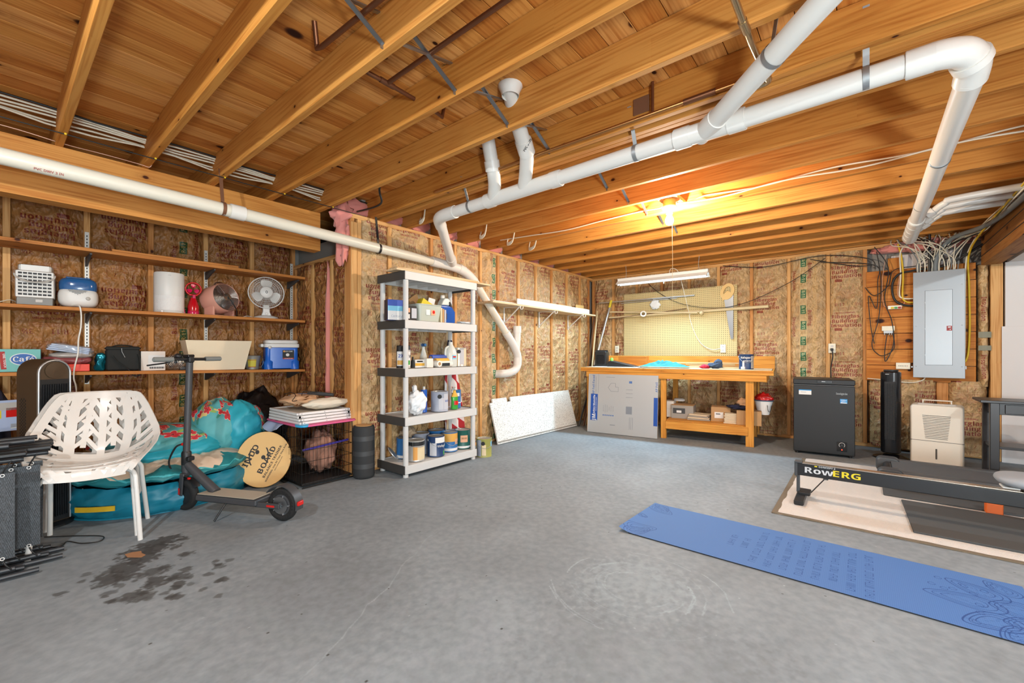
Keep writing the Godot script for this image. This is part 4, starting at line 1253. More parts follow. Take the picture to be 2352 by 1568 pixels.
	single("bagged_linen", "crinkled grey plastic bag between the red and the pale blue linen", "bagged linen", bagf.call(0.12, 0.045, 0.10, 9), mat("grey_crinkle", hexc("a9a39c"), 0.2), Vector3(-4.575, y3(-0.37) + 0.095, -0.385), 80)
	var pb2 := thing("bagged_linen", "bag of pale blue folded sheets, topmost of the pile", "bagged linen", Vector3(-4.57, y3(-0.37) + 0.15, -0.372), 80)
	pb2.rotation_degrees.z = -10
	for k in 4: part(pb2, "fold", bx(0.225 - k * 0.006, 0.013, 0.18, k * 0.003, k * 0.0125 - 0.004, 0.0, 0.006), mat("pale_blue_cloth", hexc("b9c6dc"), 0.7))
	part(pb2, "bag", bagf.call(0.122, 0.058, 0.1, 14), mat("clear_plastic"), T(0, -0.012, 0))
	single("gift_bag", "crumpled teal metallic wrap standing beside the black lunch bag", "wrapped parcel", bagf.call(0.028, 0.135, 0.05, 22), mat("teal_foil", hexc("0f6f80"), 0.18, 0.6), Vector3(-4.54, y3(-0.53), -0.535), 80)
	var lb := thing("lunch_bag", "black insulated lunch bag with carry straps and a zip pull", "bag", Vector3(-4.58, y3(-0.66), -0.668), 84)
	var bc := mat("black_cloth", hexc("20211f"), 0.85)
	part(lb, "body", bx(0.205, 0.175, 0.17, 0, 0.0875, 0, 0.018), bc)
	part(lb, "lid", bx(0.21, 0.03, 0.175, 0, 0.176, 0, 0.013), bc)
	for s in [-1, 1]:
		part(lb, "top_strap", B.new().tube(spline([Vector3(-0.07, 0.185, 0.03 * s), Vector3(-0.03, 0.2, 0.03 * s), Vector3(0.03, 0.2, 0.03 * s), Vector3(0.07, 0.185, 0.03 * s)], 4), 0.009, 8, true, 0.5), bc)
	part(lb, "shoulder_strap", B.new().tube(spline([Vector3(-0.06, 0.12, 0.086), Vector3(-0.03, 0.07, 0.092), Vector3(0.03, 0.01, 0.11), Vector3(0.055, -0.035, 0.125), Vector3(0.09, -0.04, 0.122), Vector3(0.098, 0.0, 0.11), Vector3(0.095, 0.09, 0.092), Vector3(0.085, 0.13, 0.087)], 5), 0.011, 8, true, 0.35), bc)
	part(lb, "zip_pull", B.new().tube([Vector3(-0.01, 0.175, 0.09), Vector3(-0.008, 0.15, 0.092), Vector3(0.01, 0.105, 0.092)], 0.0025, 6), mat("zinc"))
	var wb := carton("white_box", "plain white shipping box with a barcode label beside the lunch bag", "box", 0.155, 0.157, 0.15, Vector3(-4.58, y3(-0.85), -0.853), 84, mat("white_card", hexc("e3d9cf"), 0.7))
	part(wb, "label", bx(0.10, 0.1, 0.001, 0.018, 0.075, 0.0755), mat("ink_white"))
	var bar := B.new()
	for i in 18: bar.box(Vector3(0.0028 if i % 3 else 0.0045, 0.016, 0.001), T(-0.02 + i * 0.0052, 0.022, 0.0763))
	part(wb, "barcode", bar, mat("ink_black"))
	var sf := thing("clip_fan", "small black clip fan lying behind the scooter handlebar", "fan", Vector3(-4.56, y3(-1.0), -1.0), 84)
	part(sf, "guard", guard(0.015, 0.065, 6, 30, 0.02, 0.0016).add(guard(0.015, 0.065, 4, 16, -0.02, 0.0016)), mat("chrome"), T(0, 0.068, 0.03))
	part(sf, "fan_blades", blades(3, 0.01, 0.055, 0.01), mat("black_plastic"), T(0, 0.068, 0.03))
	part(sf, "motor", B.new().lathe([Vector2(0, -0.05), Vector2(0.025, -0.045), Vector2(0.028, 0), Vector2(0, 0)], 16, T(0, 0.068, 0.02, 0, 90)), mat("black_plastic"))
	part(sf, "clip", bx(0.04, 0.03, 0.08, 0.05, 0.015, -0.01, 0.004), mat("black_plastic"))
	var pl := thing("planter_box", "large cream tapered planter box with a slanted open top", "planter", Vector3(-4.555, y3(-1.3), -1.305), 86)
	var w0 := 0.20; var w1 := 0.25; var d0 := 0.085; var d1 := 0.125; var h := 0.262
	var pb3 := B.new()
	var q0 := [Vector3(-w0, 0, d0), Vector3(w0, 0, d0), Vector3(w0, 0, -d0), Vector3(-w0, 0, -d0)]
	var q1 := [Vector3(-w1, h, d1), Vector3(w1, h, d1), Vector3(w1, h, -d1), Vector3(-w1, h, -d1)]
	for i in 4:
		var j := (i + 1) % 4
		var nn: Vector3 = (q0[j] - q0[i]).cross(q1[i] - q0[i]).normalized()
		pb3.quad(q0[i], q0[j], q1[j], q1[i], nn)
		var ins: Vector3 = -nn * 0.012
		pb3.quad(q0[i] + ins, q0[j] + ins, q1[j] + ins, q1[i] + ins, -nn)
		pb3.quad(q1[i], q1[j], q1[j] + ins, q1[i] + ins, Vector3.UP)
	pb3.quad(q0[0], q0[1], q0[2], q0[3], Vector3.DOWN)
	pb3.quad(q0[0] + Vector3(0, 0.012, 0), q0[1] + Vector3(0, 0.012, 0), q0[2] + Vector3(0, 0.012, 0), q0[3] + Vector3(0, 0.012, 0), Vector3.UP)
	part(pl, "box", pb3, mat("cream", hexc("e6d6b8"), 0.6))
	var bu := thing("bucket", "small galvanized bucket with a yellow and red label", "bucket", Vector3(-4.57, y3(-1.6), -1.605), 86)
	part(bu, "pail", B.new().lathe([Vector2(0, 0), Vector2(0.052, 0), Vector2(0.069, 0.125), Vector2(0.072, 0.13), Vector2(0.069, 0.132), Vector2(0.066, 0.125), Vector2(0.05, 0.005), Vector2(0, 0.005)], 28), mat("galvanized", hexc("a9aaa2"), 0.45, 0.5))
	part(bu, "label", B.new().grid(func(u: float, v: float):
		var r := lerpf(0.0555, 0.065, v) + 0.0006
		var a := lerpf(-0.9, 0.25, u)
		return Vector3(sin(a) * r, lerpf(0.025, 0.095, v), cos(a) * r), 8, 1), mat("label_yellow", hexc("cfc243"), 0.6))
	for yy in [[0.086, 0.103, 0.0649], [0.02, 0.027, 0.0558]]:
		part(bu, "label_band", band(yy[2], -52, 15, yy[0], yy[1], 8), mat("ink_red"))
	part(bu, "bail_handle", B.new().tube(spline([Vector3(0.07, 0.12, 0), Vector3(0.083, 0.1, 0.02), Vector3(0.085, 0.06, 0.03), Vector3(0.07, 0.02, 0.02)], 5), 0.002, 6), mat("zinc"))
	var co := thing("cooler", "blue hard cooler with a white lid and a black label", "cooler", Vector3(-4.57, y3(-1.86), -1.865), 76)
	part(co, "tub", B.new().prism(rrect(0.29, 0.195, 0.03), 0.225, T(0, 0.115, 0, 0, 90), 0.01), mat("cooler_blue", hexc("1c63c4"), 0.3))
	for q in [[-0.115, 0.07], [0.115, 0.07], [-0.115, -0.07], [0.115, -0.07]]: part(co, "corner_foot", B.new().lathe([Vector2(0, 0), Vector2(0.042, 0), Vector2(0.043, 0.075), Vector2(0.03, 0.09), Vector2(0.03, 0.2), Vector2(0, 0.2)], 20, T(q[0], 0.0, q[1])), mat("cooler_blue"))
	part(co, "rim", B.new().prism(rrect(0.315, 0.225, 0.03), 0.04, T(0, 0.235, 0, 0, 90), 0.006), wp)
	part(co, "lid", B.new().prism(rrect(0.30, 0.21, 0.04), 0.042, T(0, 0.272, 0, 0, 90), 0.014), wp)
	part(co, "side_handle", bx(0.03, 0.035, 0.17, -0.172, 0.235, 0, 0.008), wp)
	part(co, "latch", B.new().lathe([Vector2(0.014, -0.01), Vector2(0.016, 0), Vector2(0.01, 0.008), Vector2(0, 0.008)], 14, T(-0.11, 0.218, 0.112, 0, 90)), wp)
	part(co, "label", bx(0.105, 0.085, 0.001, 0.055, 0.148, 0.0985), mat("ink_black"))
	part(co, "label_strip", bx(0.10, 0.014, 0.001, 0.055, 0.106, 0.0992), mat("ink_red"))
	letters(co, "ICE CUBE", 0.011, mat("ink_white"), T(0.06, 0.177, 0.0995))
	letters(co, "14 QUARTS 20 CANS", 0.006, mat("ink_white"), T(0.055, 0.106, 0.1))
	part(co, "label_picture", B.new().prism(ell(0.016, 0.015), 0.001, T(0.048, 0.143, 0.0995)), mat("ink_white"))
	part(co, "label_logo", B.new().prism(ell(0.009, 0.009, 14), 0.001, T(0.017, 0.178, 0.0995)), mat("orange_card"))

func ell2(c: Vector2, r: float, k := 12) -> PackedVector2Array:
	var o := PackedVector2Array()
	for i in k: o.append(c + Vector2(cos(TAU * i / k), sin(TAU * i / k)) * r)
	return o

func chair_at(u: float, v: float) -> Vector3:
	# u -1..1 across, v 0 front edge .. 1 top of the back
	var prof := [V(0, .415, .215), V(0, .447, .19), V(0, .435, .05), V(0, .425, -.10), V(0, .47, -.175), V(0, .56, -.205), V(0, .66, -.225), V(0, .76, -.25), V(0, .83, -.275)]
	var wid := [.17, .225, .262, .285, .295, .285, .258, .22, .175]
	var f := clampf(v, 0, 1) * 8.0
	var i := mini(int(f), 7)
	var p: Vector3 = prof[i].cubic_interpolate(prof[i + 1], prof[maxi(i - 1, 0)], prof[mini(i + 2, 8)], f - i)
	var w := lerpf(wid[i], wid[i + 1], f - i)
	var k := exp(-pow((v - .42) / .26, 2.0))
	var c := u * u
	return p + V(u * w, c * k * .12, c * (k * .10 + smoothstep(.4, .8, v) * .06))

func chair_n(u: float, v: float) -> Vector3:
	var du := chair_at(u + .02, v) - chair_at(u - .02, v)
	var dv := chair_at(u, minf(v + .02, 1)) - chair_at(u, maxf(v - .02, 0))
	return du.cross(dv).normalized() * -1.0

func chair_rib(b: B, uv: Array, w: float, k := 5) -> void:
	var pts := []; var nn := []
	for i in uv.size() - 1:
		for j in k:
			var q: Vector2 = uv[i].lerp(uv[i + 1], float(j) / k)
			pts.append(chair_at(q.x, q.y)); nn.append(chair_n(q.x, q.y))
	pts.append(chair_at(uv[-1].x, uv[-1].y)); nn.append(chair_n(uv[-1].x, uv[-1].y))
	ribbon(b, pts, nn, w, .007)

func W(x: float, y: float) -> Vector2:
	return Vector2(x, y)

func build_floor_left() -> void:
	colors({"chair_white": ["d3cec7", .3], "leg_white": ["d5d4d0", .3], "bronze": ["4d3d2c", .45, .3], "silver_trim": ["bfc4c8", .3, .8], "navy_cloth": ["20233b", .9], "turq": ["2ba3b8", .45], "teal_base": ["157a93", .45], "yellow_web": ["d8b021", .7], "rubber": ["1b1b1b", .8], "scooter_grey": ["46474a", .45, .2], "grip_grey": ["7d8280", .7], "deck_rubber": ["a39a8a", .9], "red_reflector": ["c8201c", .2], "bin_bag": ["101012", .3], "board_wood": ["c99a52", .45], "board_edge": ["d9ae6a", .5], "wire_mesh_black": ["141414", .4, .3], "pink_mat": ["d95a8c", .6], "blue_mat": ["2aa3d8", .4], "fleece": ["ddd3c0", 1.0], "tan_cloth": ["c39b76", .95], "pale_cloth": ["a9b6d2", .9], "panel_white": ["e4e2e0", .4], "slat_beige": ["cfc7b8", .7], "purple_tape": ["3a2f86", .4], "roller_cover": ["2b2d2f", .8], "cork": ["c79a63", .8], "sling_frame": ["2c2f33", .4], "paper_tan": ["9a6f4c", .8], "peach_cloth": ["a87a66", .95]})
	# two stacked white chairs
	var c := thing("chair", "white cutout plastic chair on top of the stacked pair", "chair", V(-3.53, 0, -.39), 75, "stacked white cutout chairs")
	var rim := []
	for i in 25: rim.append(W(-.95, lerpf(.03, .97, i / 24.0)))
	for i in 13: rim.append(W(lerpf(-.9, .9, i / 12.0), .985))
	for i in 25: rim.append(W(.95, lerpf(.97, .03, i / 24.0)))
	var sh := N()
	chair_rib(sh, rim, .042, 1)
	P(c, "shell_rim", sh, "chair_white")
	var bk := N()
	# trunks and the twigs between them
	for q in [[-.50, -.46], [.02, .0], [.5, .36]]:
		chair_rib(bk, [W(q[1], .44), W(q[0], .7), W(q[0] * 1.15, .98)], .05 if absf(q[0]) > .1 else .036)
	for q in [[-.22, -.28, .026], [.26, .2, .026], [-.78, -.62, .022], [.80, .62, .022]]:
		chair_rib(bk, [W(q[1], .55), W(q[0], .98)], q[2])
	for t in [-.46, 0.0, .40]:
		for k in 4:
			var v0 := .51 + k * .11 + (.02 if t > 0 else 0.0)
			chair_rib(bk, [W(t, v0), W(t - .2, v0 + .1), W(t - .34, v0 + .15)], .021, 3)
			chair_rib(bk, [W(t, v0 + .02), W(t + .17, v0 + .10), W(t + .30, v0 + .17)], .021, 3)
	for k in 4:
		chair_rib(bk, [W(-.64, .56 + k * .1), W(-.94, .64 + k * .1)], .022, 3)
		chair_rib(bk, [W(.60, .55 + k * .1), W(.94, .65 + k * .1)], .022, 3)
	chair_rib(bk, [W(-.5, .46), W(-.75, .50), W(-.94, .56)], .03)
	chair_rib(bk, [W(.45, .46), W(.72, .50), W(.94, .56)], .03)
	P(c, "backrest", bk, "chair_white")
	var se := N()
	chair_rib(se, [W(-.9, .02), W(0, .0), W(.9, .02)], .05, 8)
	chair_rib(se, [W(-.9, .15), W(0, .145), W(.9, .15)], .035, 8)
	for u in [-.72, -.55, -.18, -.03, .3, .5, .78]: chair_rib(se, [W(u, .0), W(u, .15)], .05, 2)
	for v in [.22, .26, .30, .34, .38, .42, .455]: chair_rib(se, [W(-.62, v), W(0, v), W(.6, v)], .045, 6)
	for u in [-.78, .78]: chair_rib(se, [W(u, .15), W(u * .9, .3), W(u * .8, .44)], .03, 3)
	for k in 4: for s in [-1, 1]: chair_rib(se, [W(.5 * s, .2 + k * .07), W(.93 * s, .17 + k * .07)], .02, 3)
	P(c, "seat", se, "chair_white")
	for s in [-1, 1]:
		P(c, "leg", N().tube(spline([V(.09 * s, .41, .10), V(.16 * s, .412, .14), V(.195 * s, .385, .165), V(.205 * s, .3, .178), V(.225 * s, .0, .20)], 5), .0125, 12), "leg_white")
		P(c, "leg", N().tube(spline([V(.09 * s, .41, -.02), V(.17 * s, .41, -.06), V(.2 * s, .38, -.09), V(.205 * s, .3, -.11), V(.225 * s, .0, -.2)], 5), .0125, 12), "leg_white")
	P(c, "seat_frame", N().tube([V(-.16, .41, .14), V(-.16, .41, -.06)], .01, 8).tube([V(.16, .41, .14), V(.16, .41, -.06)], .01, 8), "leg_white")
	copy(c, V(-3.625, .0, -.385), 77, "white cutout plastic chair nested under and behind the front one", "stacked white cutout chairs")
	# tower fan with an arched top
	var t := thing("tower_heater", "bronze arched tower fan heater with a silver trim and black slats", "heater", V(-4.03, 0, -.22), 118)
	var ar := PackedVector2Array([W(-.088, .02), W(.088, .02)])
	for i in 13: ar.append(W(.088 * cos(PI * i / 12), .97 + .088 * sin(PI * i / 12)))
	P(t, "body", N().prism(ar, .17, T(0, 0, -.01), .006), "bronze")
	var tr := [V(-.08, .03, .078), V(-.08, .5, .078)]
	for i in 13: tr.append(V(-.08 * cos(PI * i / 12), .97 + .08 * sin(PI * i / 12), .078))
	tr.append(V(.08, .5, .078)); tr.append(V(.08, .03, .078))
	P(t, "trim", N().tube(tr, .006, 8), "silver_trim")
	P(t, "front_panel", bx(.145, .90, .004, 0, .48, .076, .001), "ink_black")
	P(t, "display", N().lathe([W(0, .0), W(.05, 0), W(.05, .004), W(0, .006)], 24, T(0, .985, .076, 0, 90)), "bronze")
	for i in 11: P(t, "slat", bx(.004, .84, .012, -.06 + i * .012, .48, .08, .001), "black_gloss")
	var pf := N()
	for i in 5: for j in 26: pf.box(V(.002, .012, .004), T(-.0885, .3 + j * .02 + (i % 2) * .01, -.06 + i * .011))
	P(t, "side_perforation", pf, "ink_black").set_meta("kind", "stuff")
	P(t, "foot", N().lathe([W(0, 0), W(.13, 0), W(.13, .012), W(.09, .025), W(0, .025)], 28), "black_plastic")
	P(t, "cord", N().tube(spline([V(.05, .12, -.09), V(.12, .06, .06), V(.14, .08, .12), V(.12, .2, .12)], 6), .004, 6), "white_cord")
	# dark cloth and a packet hanging at the frame's edge
	single("dark_bag", "navy cloth bag standing below the shelf at the left edge", "bag", lump(V(.16, .24, .13), 201, .12), M.navy_cloth, V(-4.45, .66, .04), 0)
	var pk := thing("puzzle_packet", "printed packet with flower drawings leaning on the navy bag", "packet", V(-4.285, .59, -.045), 100)
	P(pk, "packet", bx(.15, .20, .012, 0, .1, 0, .002), "pale_cloth")
	for q in [[.0, .16, .13, .05, "cap_grey"], [-.03, .11, .05, .05, "ink_yellow"], [.04, .12, .05, .06, "red_reflector"], [.0, .05, .13, .06, "pale_cloth"], [.05, .03, .03, .03, "ink_white"]]: P(pk, "print", bx(q[2], q[3], .001, q[0], q[1], .007, 0), q[4])
	# round floor cushion, patterned cushion on it, floral bean bag on top
	var mt := thing("floor_cushion", "big round teal floor cushion with a yellow handle under the bean bag", "cushion", V(-4.19, 0, -.86), 0)
	var mf := noise(2.2, 77, 3)
	P(mt, "side_wall", N().grid(func(u: float, v: float):
		var a := u * TAU
		var s: float = sin(v * PI)
		var r := .50 + .045 * pow(s, .6) + mf.get_noise_2d(cos(a) * 3, sin(a) * 3 + v) * .03
		return V(cos(a) * r, v * .2, -sin(a) * r * 1.04), 56, 10), "teal_base")
	P(mt, "bottom", N().prism(ell(.5, .56, 40), .01, T(0, .006, 0, 0, -90)), "teal_base")
	P(mt, "handle", N().grid(func(u: float, v: float):
		var a := -.98 + u * .38
		return V(cos(a) * .565, .08 + v * .032, -sin(a) * .63), 10, 2, false, Vector2.ONE, Vector2.ZERO, .006), "yellow_web")
	var wi := Image.create(512, 256, false, Image.FORMAT_RGB8)
	wi.fill(hexc("237f86"))
	var rr := RandomNumberGenerator.new(); rr.seed = 12
	for k in 15:
		var x := k * 36.0
		var p := PackedVector2Array()
		for i in 15:
			var a := TAU * i / 15
			p.append(W(x + cos(a) * rr.randf_range(26, 52), 66 + sin(a) * rr.randf_range(34, 64) + sin(k * 1.3) * 26))
		fill_poly(wi, p, hexc("e3cdb5"))
	for k in 9: stroke(wi, [W(k * 60, 150), W(k * 60 + 30, 132 + (k % 3) * 14), W(k * 60 + 60, 152)], 7, hexc("4fb6bf"))
	wi.fill_rect(Rect2i(0, 206, 512, 50), hexc("1f93a8"))
	mat("wave_cloth", Color.WHITE, .5).albedo_texture = tex_of(wi)
	P(mt, "patterned_top", N().grid(func(u: float, v: float):
		var a := u * TAU
		var tt := lerpf(-.5, 1.0, v)
		var r := .52 * cos(tt * PI / 2.0 * .98) + .03
		var z := sin(tt * PI / 2.0)
		return V(cos(a) * r, .24 + z * (.09 if z > 0 else .06) + mf.get_noise_2d(cos(a) * 4 + 9, sin(a) * 4 + tt) * .03, -sin(a) * r * 1.02), 56, 14, false, W(2, -1), W(0, 1)), "wave_cloth")
	var fi := Image.create(512, 512, false, Image.FORMAT_RGB8)
	fi.fill(hexc("57a8ae"))
	for k in 26:
		var q := W(rr.randf() * 512, rr.randf() * 512)
		for j in 3:
			var a := rr.randf() * TAU
			fill_poly(fi, ell3(q + W(cos(a), sin(a)) * 38, 30, 10, a), hexc(["8fae5a", "d9c07a", "3f8d7d"][j]))
		var r := rr.randf_range(20, 36)
		for j in 5: fill_poly(fi, ell3(q + W(cos(TAU * j / 5 + k), sin(TAU * j / 5 + k)) * r * .75, r * .62, r * .5, TAU * j / 5 + k), hexc("efc9b4"))
		for j in 5: fill_poly(fi, ell3(q + W(cos(TAU * j / 5 + k), sin(TAU * j / 5 + k)) * r * .72, r * .54, r * .42, TAU * j / 5 + k), hexc("c9353f"))
		fill_poly(fi, ell2(q, r * .2), hexc("7d1c2a"))
	mat("floral", Color.WHITE, .6).albedo_texture = tex_of(fi)
	var bb := thing("bean_bag", "turquoise bean bag chair with red hibiscus flowers on its sides", "bean bag", V(-4.28, .30, -.98), 0)
	var bl := func(r: Vector3, at: Vector3, sd: int, key: String, nm: String) -> void:
		var f := noise(1.6, sd, 3)
		P(bb, nm, N().grid(func(u: float, w: float):
			var a: float = u * TAU
			var q: float = (w - .5) * PI
			var d := V(cos(a) * cos(q), sin(q), -sin(a) * cos(q))
			return d * r * (1.0 + f.get_noise_3dv(d * 1.3) * .16), 30, 18, false, W(2.0, 1.1)), key, T(at.x, at.y, at.z))
	bl.call(V(.34, .12, .40), V(.02, .05, .12), 5, "turq", "seat_side")
	bl.call(V(.31, .12, .37), V(.03, .125, .17), 6, "floral", "seat_top")
	bl.call(V(.23, .25, .2), V(.0, .15, -.24), 7, "floral", "back_side")
	bl.call(V(.22, .245, .20), V(.03, .135, -.38), 8, "turq", "back")
	bl.call(V(.17, .2, .10), V(.0, .13, -.51), 9, "floral", "back_side")
	single("bin_bag", "crumpled black plastic bag behind the bean bag", "bag", lump(V(.2, .36, .30), 301, .15, 40, 26), M.bin_bag, V(-4.47, .36, -1.58), 0)
	var tp := single("tape_roll", "roll of grey and purple tape standing behind the wooden balance board", "tape", N().lathe([W(.03, -.025), W(.055, -.025), W(.055, .025), W(.03, .025), W(.03, -.025)], 22, T(0, .055, 0, 0, 0, 90)), M.purple_tape, V(-4.05, 0.0, -1.47), -20)
	tp.rotation_degrees.y = -20
	# kick scooter; local x runs from the front axle back
	var s := thing("kick_scooter", "grey electric kick scooter standing on its kickstand", "scooter", V(-3.667, 0, -.861), 25.6)
	for e in [[0.0, .108], [.813, .108]]:
		var wx := T(e[0], e[1], 0, 0, 90)
		var w := P(s, "wheel", N().lathe([W(.068, -.018), W(.085, -.024), W(.1, -.02), W(.108, -.008), W(.108, .008), W(.1, .02), W(.085, .024), W(.068, .018), W(.068, -.018)], 36, wx), "rubber")
		P(w, "hub", N().lathe([W(0, -.022), W(.03, -.022), W(.07, -.014), W(.07, .014), W(.03, .022), W(0, .022)], 30, wx), "black_plastic" if e[0] == 0.0 else "scooter_grey")
		if e[0] > 0.0:
			var ho := N()
			for i in 26: ho.tube([V(e[0] + cos(TAU * i / 26) * .088, e[1] + sin(TAU * i / 26) * .088, .023), V(e[0] + cos(TAU * i / 26) * .088, e[1] + sin(TAU * i / 26) * .088, .0245)], .006, 8)
			P(w, "tread_holes", ho, "ink_black")
			var sp := N()
			for i in 5: sp.bar(V(e[0], e[1], .02), V(e[0] + cos(TAU * i / 5) * .066, e[1] + sin(TAU * i / 5) * .066, .02), .012, .006)
			P(w, "spoke", sp, "silver_trim")
			P(w, "brake_disc", N().lathe([W(.02, .026), W(.055, .026), W(.055, .028), W(.02, .028)], 24, wx), "steel")
	P(s, "stem", N().tube([V(.012, .37, 0), V(.04, 1.03, 0)], .021, 16), "scooter_grey")
	P(s, "stem_cap", bx(.06, .05, .045, .038, 1.05, 0, .012), "black_plastic")
	P(s, "folding_joint", N().lathe([W(.024, -.05), W(.03, -.04), W(.03, .04), W(.024, .05)], 18, T(.012, .36, 0)), "black_plastic")
	P(s, "folding_latch", bx(.03, .03, .05, .045, .36, 0, .006), "black_plastic")
	P(s, "neck", N().tube([V(.012, .33, 0), V(.01, .25, 0)], [.03, .026], 16), "scooter_grey")
	P(s, "down_tube", N().tube([V(.02, .32, 0), V(.09, .27, 0), V(.27, .145, 0)], [.026, .029, .031], 16), "scooter_grey")
	for z in [-1, 1]: P(s, "fork", N().bar(V(.012, .26, .032 * z), V(0, .108, .034 * z), .034, .012, V(0, 0, 1), .004), "scooter_grey")
	P(s, "fork_crown", bx(.05, .03, .085, .012, .25, 0, .01), "scooter_grey")
	P(s, "fork_reflector", bx(.014, .045, .003, -.002, .14, .0425), "red_reflector")
	var fe := []; var fn := []
	for i in 9:
		var a := lerpf(.5, 2.9, i / 8.0)
		fe.append(V(cos(a) * .122, .108 + sin(a) * .122, 0)); fn.append(V(cos(a), sin(a), 0))
	var fb := N(); ribbon(fb, fe, fn, .05, .004)
	P(s, "front_mudguard", fb, "black_plastic")
	fe = []; fn = []
	for i in 12:
		var a := lerpf(-.2, 2.5, i / 11.0)
		fe.append(V(.813 + cos(a) * .126, .108 + sin(a) * .126, 0)); fn.append(V(cos(a), sin(a), 0))
	fb = N(); ribbon(fb, fe, fn, .065, .005)
	P(s, "rear_mudguard", fb, "scooter_grey")
	P(s, "tail_light", bx(.018, .03, .05, .945, .125, 0, .006), "red_reflector")
	P(s, "deck", bx(.5, .048, .15, .42, .12, 0, .014), "scooter_grey")
	P(s, "deck_mat", bx(.46, .006, .142, .42, .147, 0, .003), "deck_rubber")
	for z in [-1, 1]:
		P(s, "rear_arm", bx(.19, .035, .016, .74, .11, .052 * z, .006), "scooter_grey")
		P(s, "side_reflector", bx(.06, .012, .002, .77, .11, .061 * z, 0), "red_reflector")
	P(s, "kickstand", N().tube([V(.42, .1, .06), V(.42, .09, .075), V(.40, .005, .13)], .006, 8), "black_plastic")
	P(s, "handlebar", N().tube([V(.04, 1.05, -.22), V(.04, 1.055, .22)], .011, 10), "black_plastic")
	for z in [-1, 1]: P(s, "grip", N().tube([V(.04, 1.053, .115 * z), V(.04, 1.053, .12 * z), V(.04, 1.053, .235 * z), V(.04, 1.053, .24 * z)], [.013, .0165, .0165, .012], 14), "grip_grey")
	P(s, "brake_lever", N().tube(spline([V(.03, 1.05, .10), V(.0, 1.03, .13), V(-.01, 1.02, .2), V(-.005, 1.015, .245)], 5), .005, 8), "black_plastic")
	P(s, "bell", N().ball(V(.022, .018, .022), T(.035, 1.075, .075)), "black_plastic")
	P(s, "display", bx(.06, .02, .05, .03, 1.075, 0, .006), "black_gloss")
	P(s, "brake_cable", N().tube(spline([V(-.01, .46, .01), V(-.045, .44, .03), V(-.09, .35, .04), V(-.075, .29, .04), V(-.02, .25, .035), V(.04, .245, .03), V(.075, .23, .03)], 6), .006, 8), "rubber")
	P(s, "cable_guide", bx(.016, .02, .016, -.006, .46, .012, .004), "red_reflector")
	P(s, "cable_guide", bx(.02, .016, .016, .075, .232, .032, .004), "red_reflector")
	# balance board leaning on the crate
	var ib := thing("balance_board", "round wooden balance board leaning against the dog crate", "balance board", V(-3.765, 0, -1.40), 0)
	ib.transform = Transform3D(Basis.from_euler(Vector3(deg_to_rad(-18), deg_to_rad(62), 0)), V(-3.765, .003, -1.40))
	var bo := PackedVector2Array()
	for i in 40:
		var a := TAU * i / 40
		bo.append(W(cos(a) * .20, .225 + sin(a) * .225))
	P(ib, "board", N().prism(bo, .02, Transform3D(), .003), "board_wood")
	P(ib, "top_layer", N().prism(bo, .008, T(0, 0, .014), .003), "board_edge")
	var ti := Basis(Vector3(0, 0, 1), deg_to_rad(64))
	var q := func(st: String, h: float, x: float, y: float) -> void: letters(ib, st, h, M.ink_black, Transform3D(ti, V(x, y, .0185)), true, false, 1.25)
	q.call("INDO", .042, -.095, .26); q.call("BOARD", .04, .02, .215); q.call("BALANCE TRAINER", .018, .062, .2); q.call("WARNING: Use At Your Own Risk", .012, .09, .19); q.call("www.indoboard.com", .007, .107, .18)
	for k in 2:
		var cu := []; var cn := []
		for i in 13:
			var a := lerpf(-1.1, 1.1, i / 12.0) + (PI if k == 0 else 0.0)
			cu.append(V((-.075 if k == 0 else .0) + cos(a) * .03, .25 + sin(a) * .075, .0186)); cn.append(V(0, 0, 1))
		var rb := N(); ribbon(rb, cu, cn, .009, .0006)
		P(ib, "emblem", rb, "ink_black", T(0, 0, 0, 0, 0, 0))
		P(ib, "emblem_dot", N().prism(ell(.015, .017, 16), .0006, T(-.05 + k * .045, .285 - k * .045, .0186)), "ink_black")
	# dog crate
	var cr := thing("dog_crate", "black wire dog crate with a blanket inside", "dog crate", V(-3.83, 0, -1.81), 0)
	var L := .33; var D := .22; var H := .49
	var face := func(nm: String, a: Vector3, b: Vector3, n: int, bars: int) -> void:
		var g := N()
		for i in n + 1:
			var p: Vector3 = a.lerp(b, float(i) / n)
			g.tube([p, p + V(0, H - .02, 0)], .0016, 4, false)
		for j in bars + 1:
			var y := (H - .02) * j / bars
			g.tube([a + V(0, y, 0), b + V(0, y, 0)], .0022 if j % bars else .003, 5, false)
		P(cr, nm, g, "wire_mesh_black")
	var A := V(L, .02, D); var Bq := V(L, .02, -D); var C := V(-L, .02, D); var E := V(-L, .02, -D)
	face.call("wire_front", A, Bq, 14, 5); face.call("wire_side", A, C, 20, 5); face.call("wire_side", Bq, E, 20, 5); face.call("wire_back", C, E, 14, 5)
	var tg := N()
	for i in 21: tg.tube([V(-L + i * .033, H, D), V(-L + i * .033, H, -D)], .0016, 4, false)
	P(cr, "wire_top", tg, "wire_mesh_black")
	for p in [A, Bq, C, E]: P(cr, "corner_post", N().tube([p, p + V(0, H - .02, 0)], .0038, 6), "wire_mesh_black")
	P(cr, "tray", bx(L * 2 - .01, .02, D * 2 - .01, 0, .025, 0, .004), "black_plastic")
	P(cr, "floor_rail", N().tube([A + V(.025, -.012, .01), Bq + V(.025, -.012, -.01)], .004, 6).tube([A + V(.0, -.012, .03), C + V(0, -.012, .03)], .004, 6), "wire_mesh_black")
	P(cr, "blue_strap", N().bar(V(L - .03, .30, D - .02), V(L - .03, .33, -D + .02), .01, .016), "purple_tape")
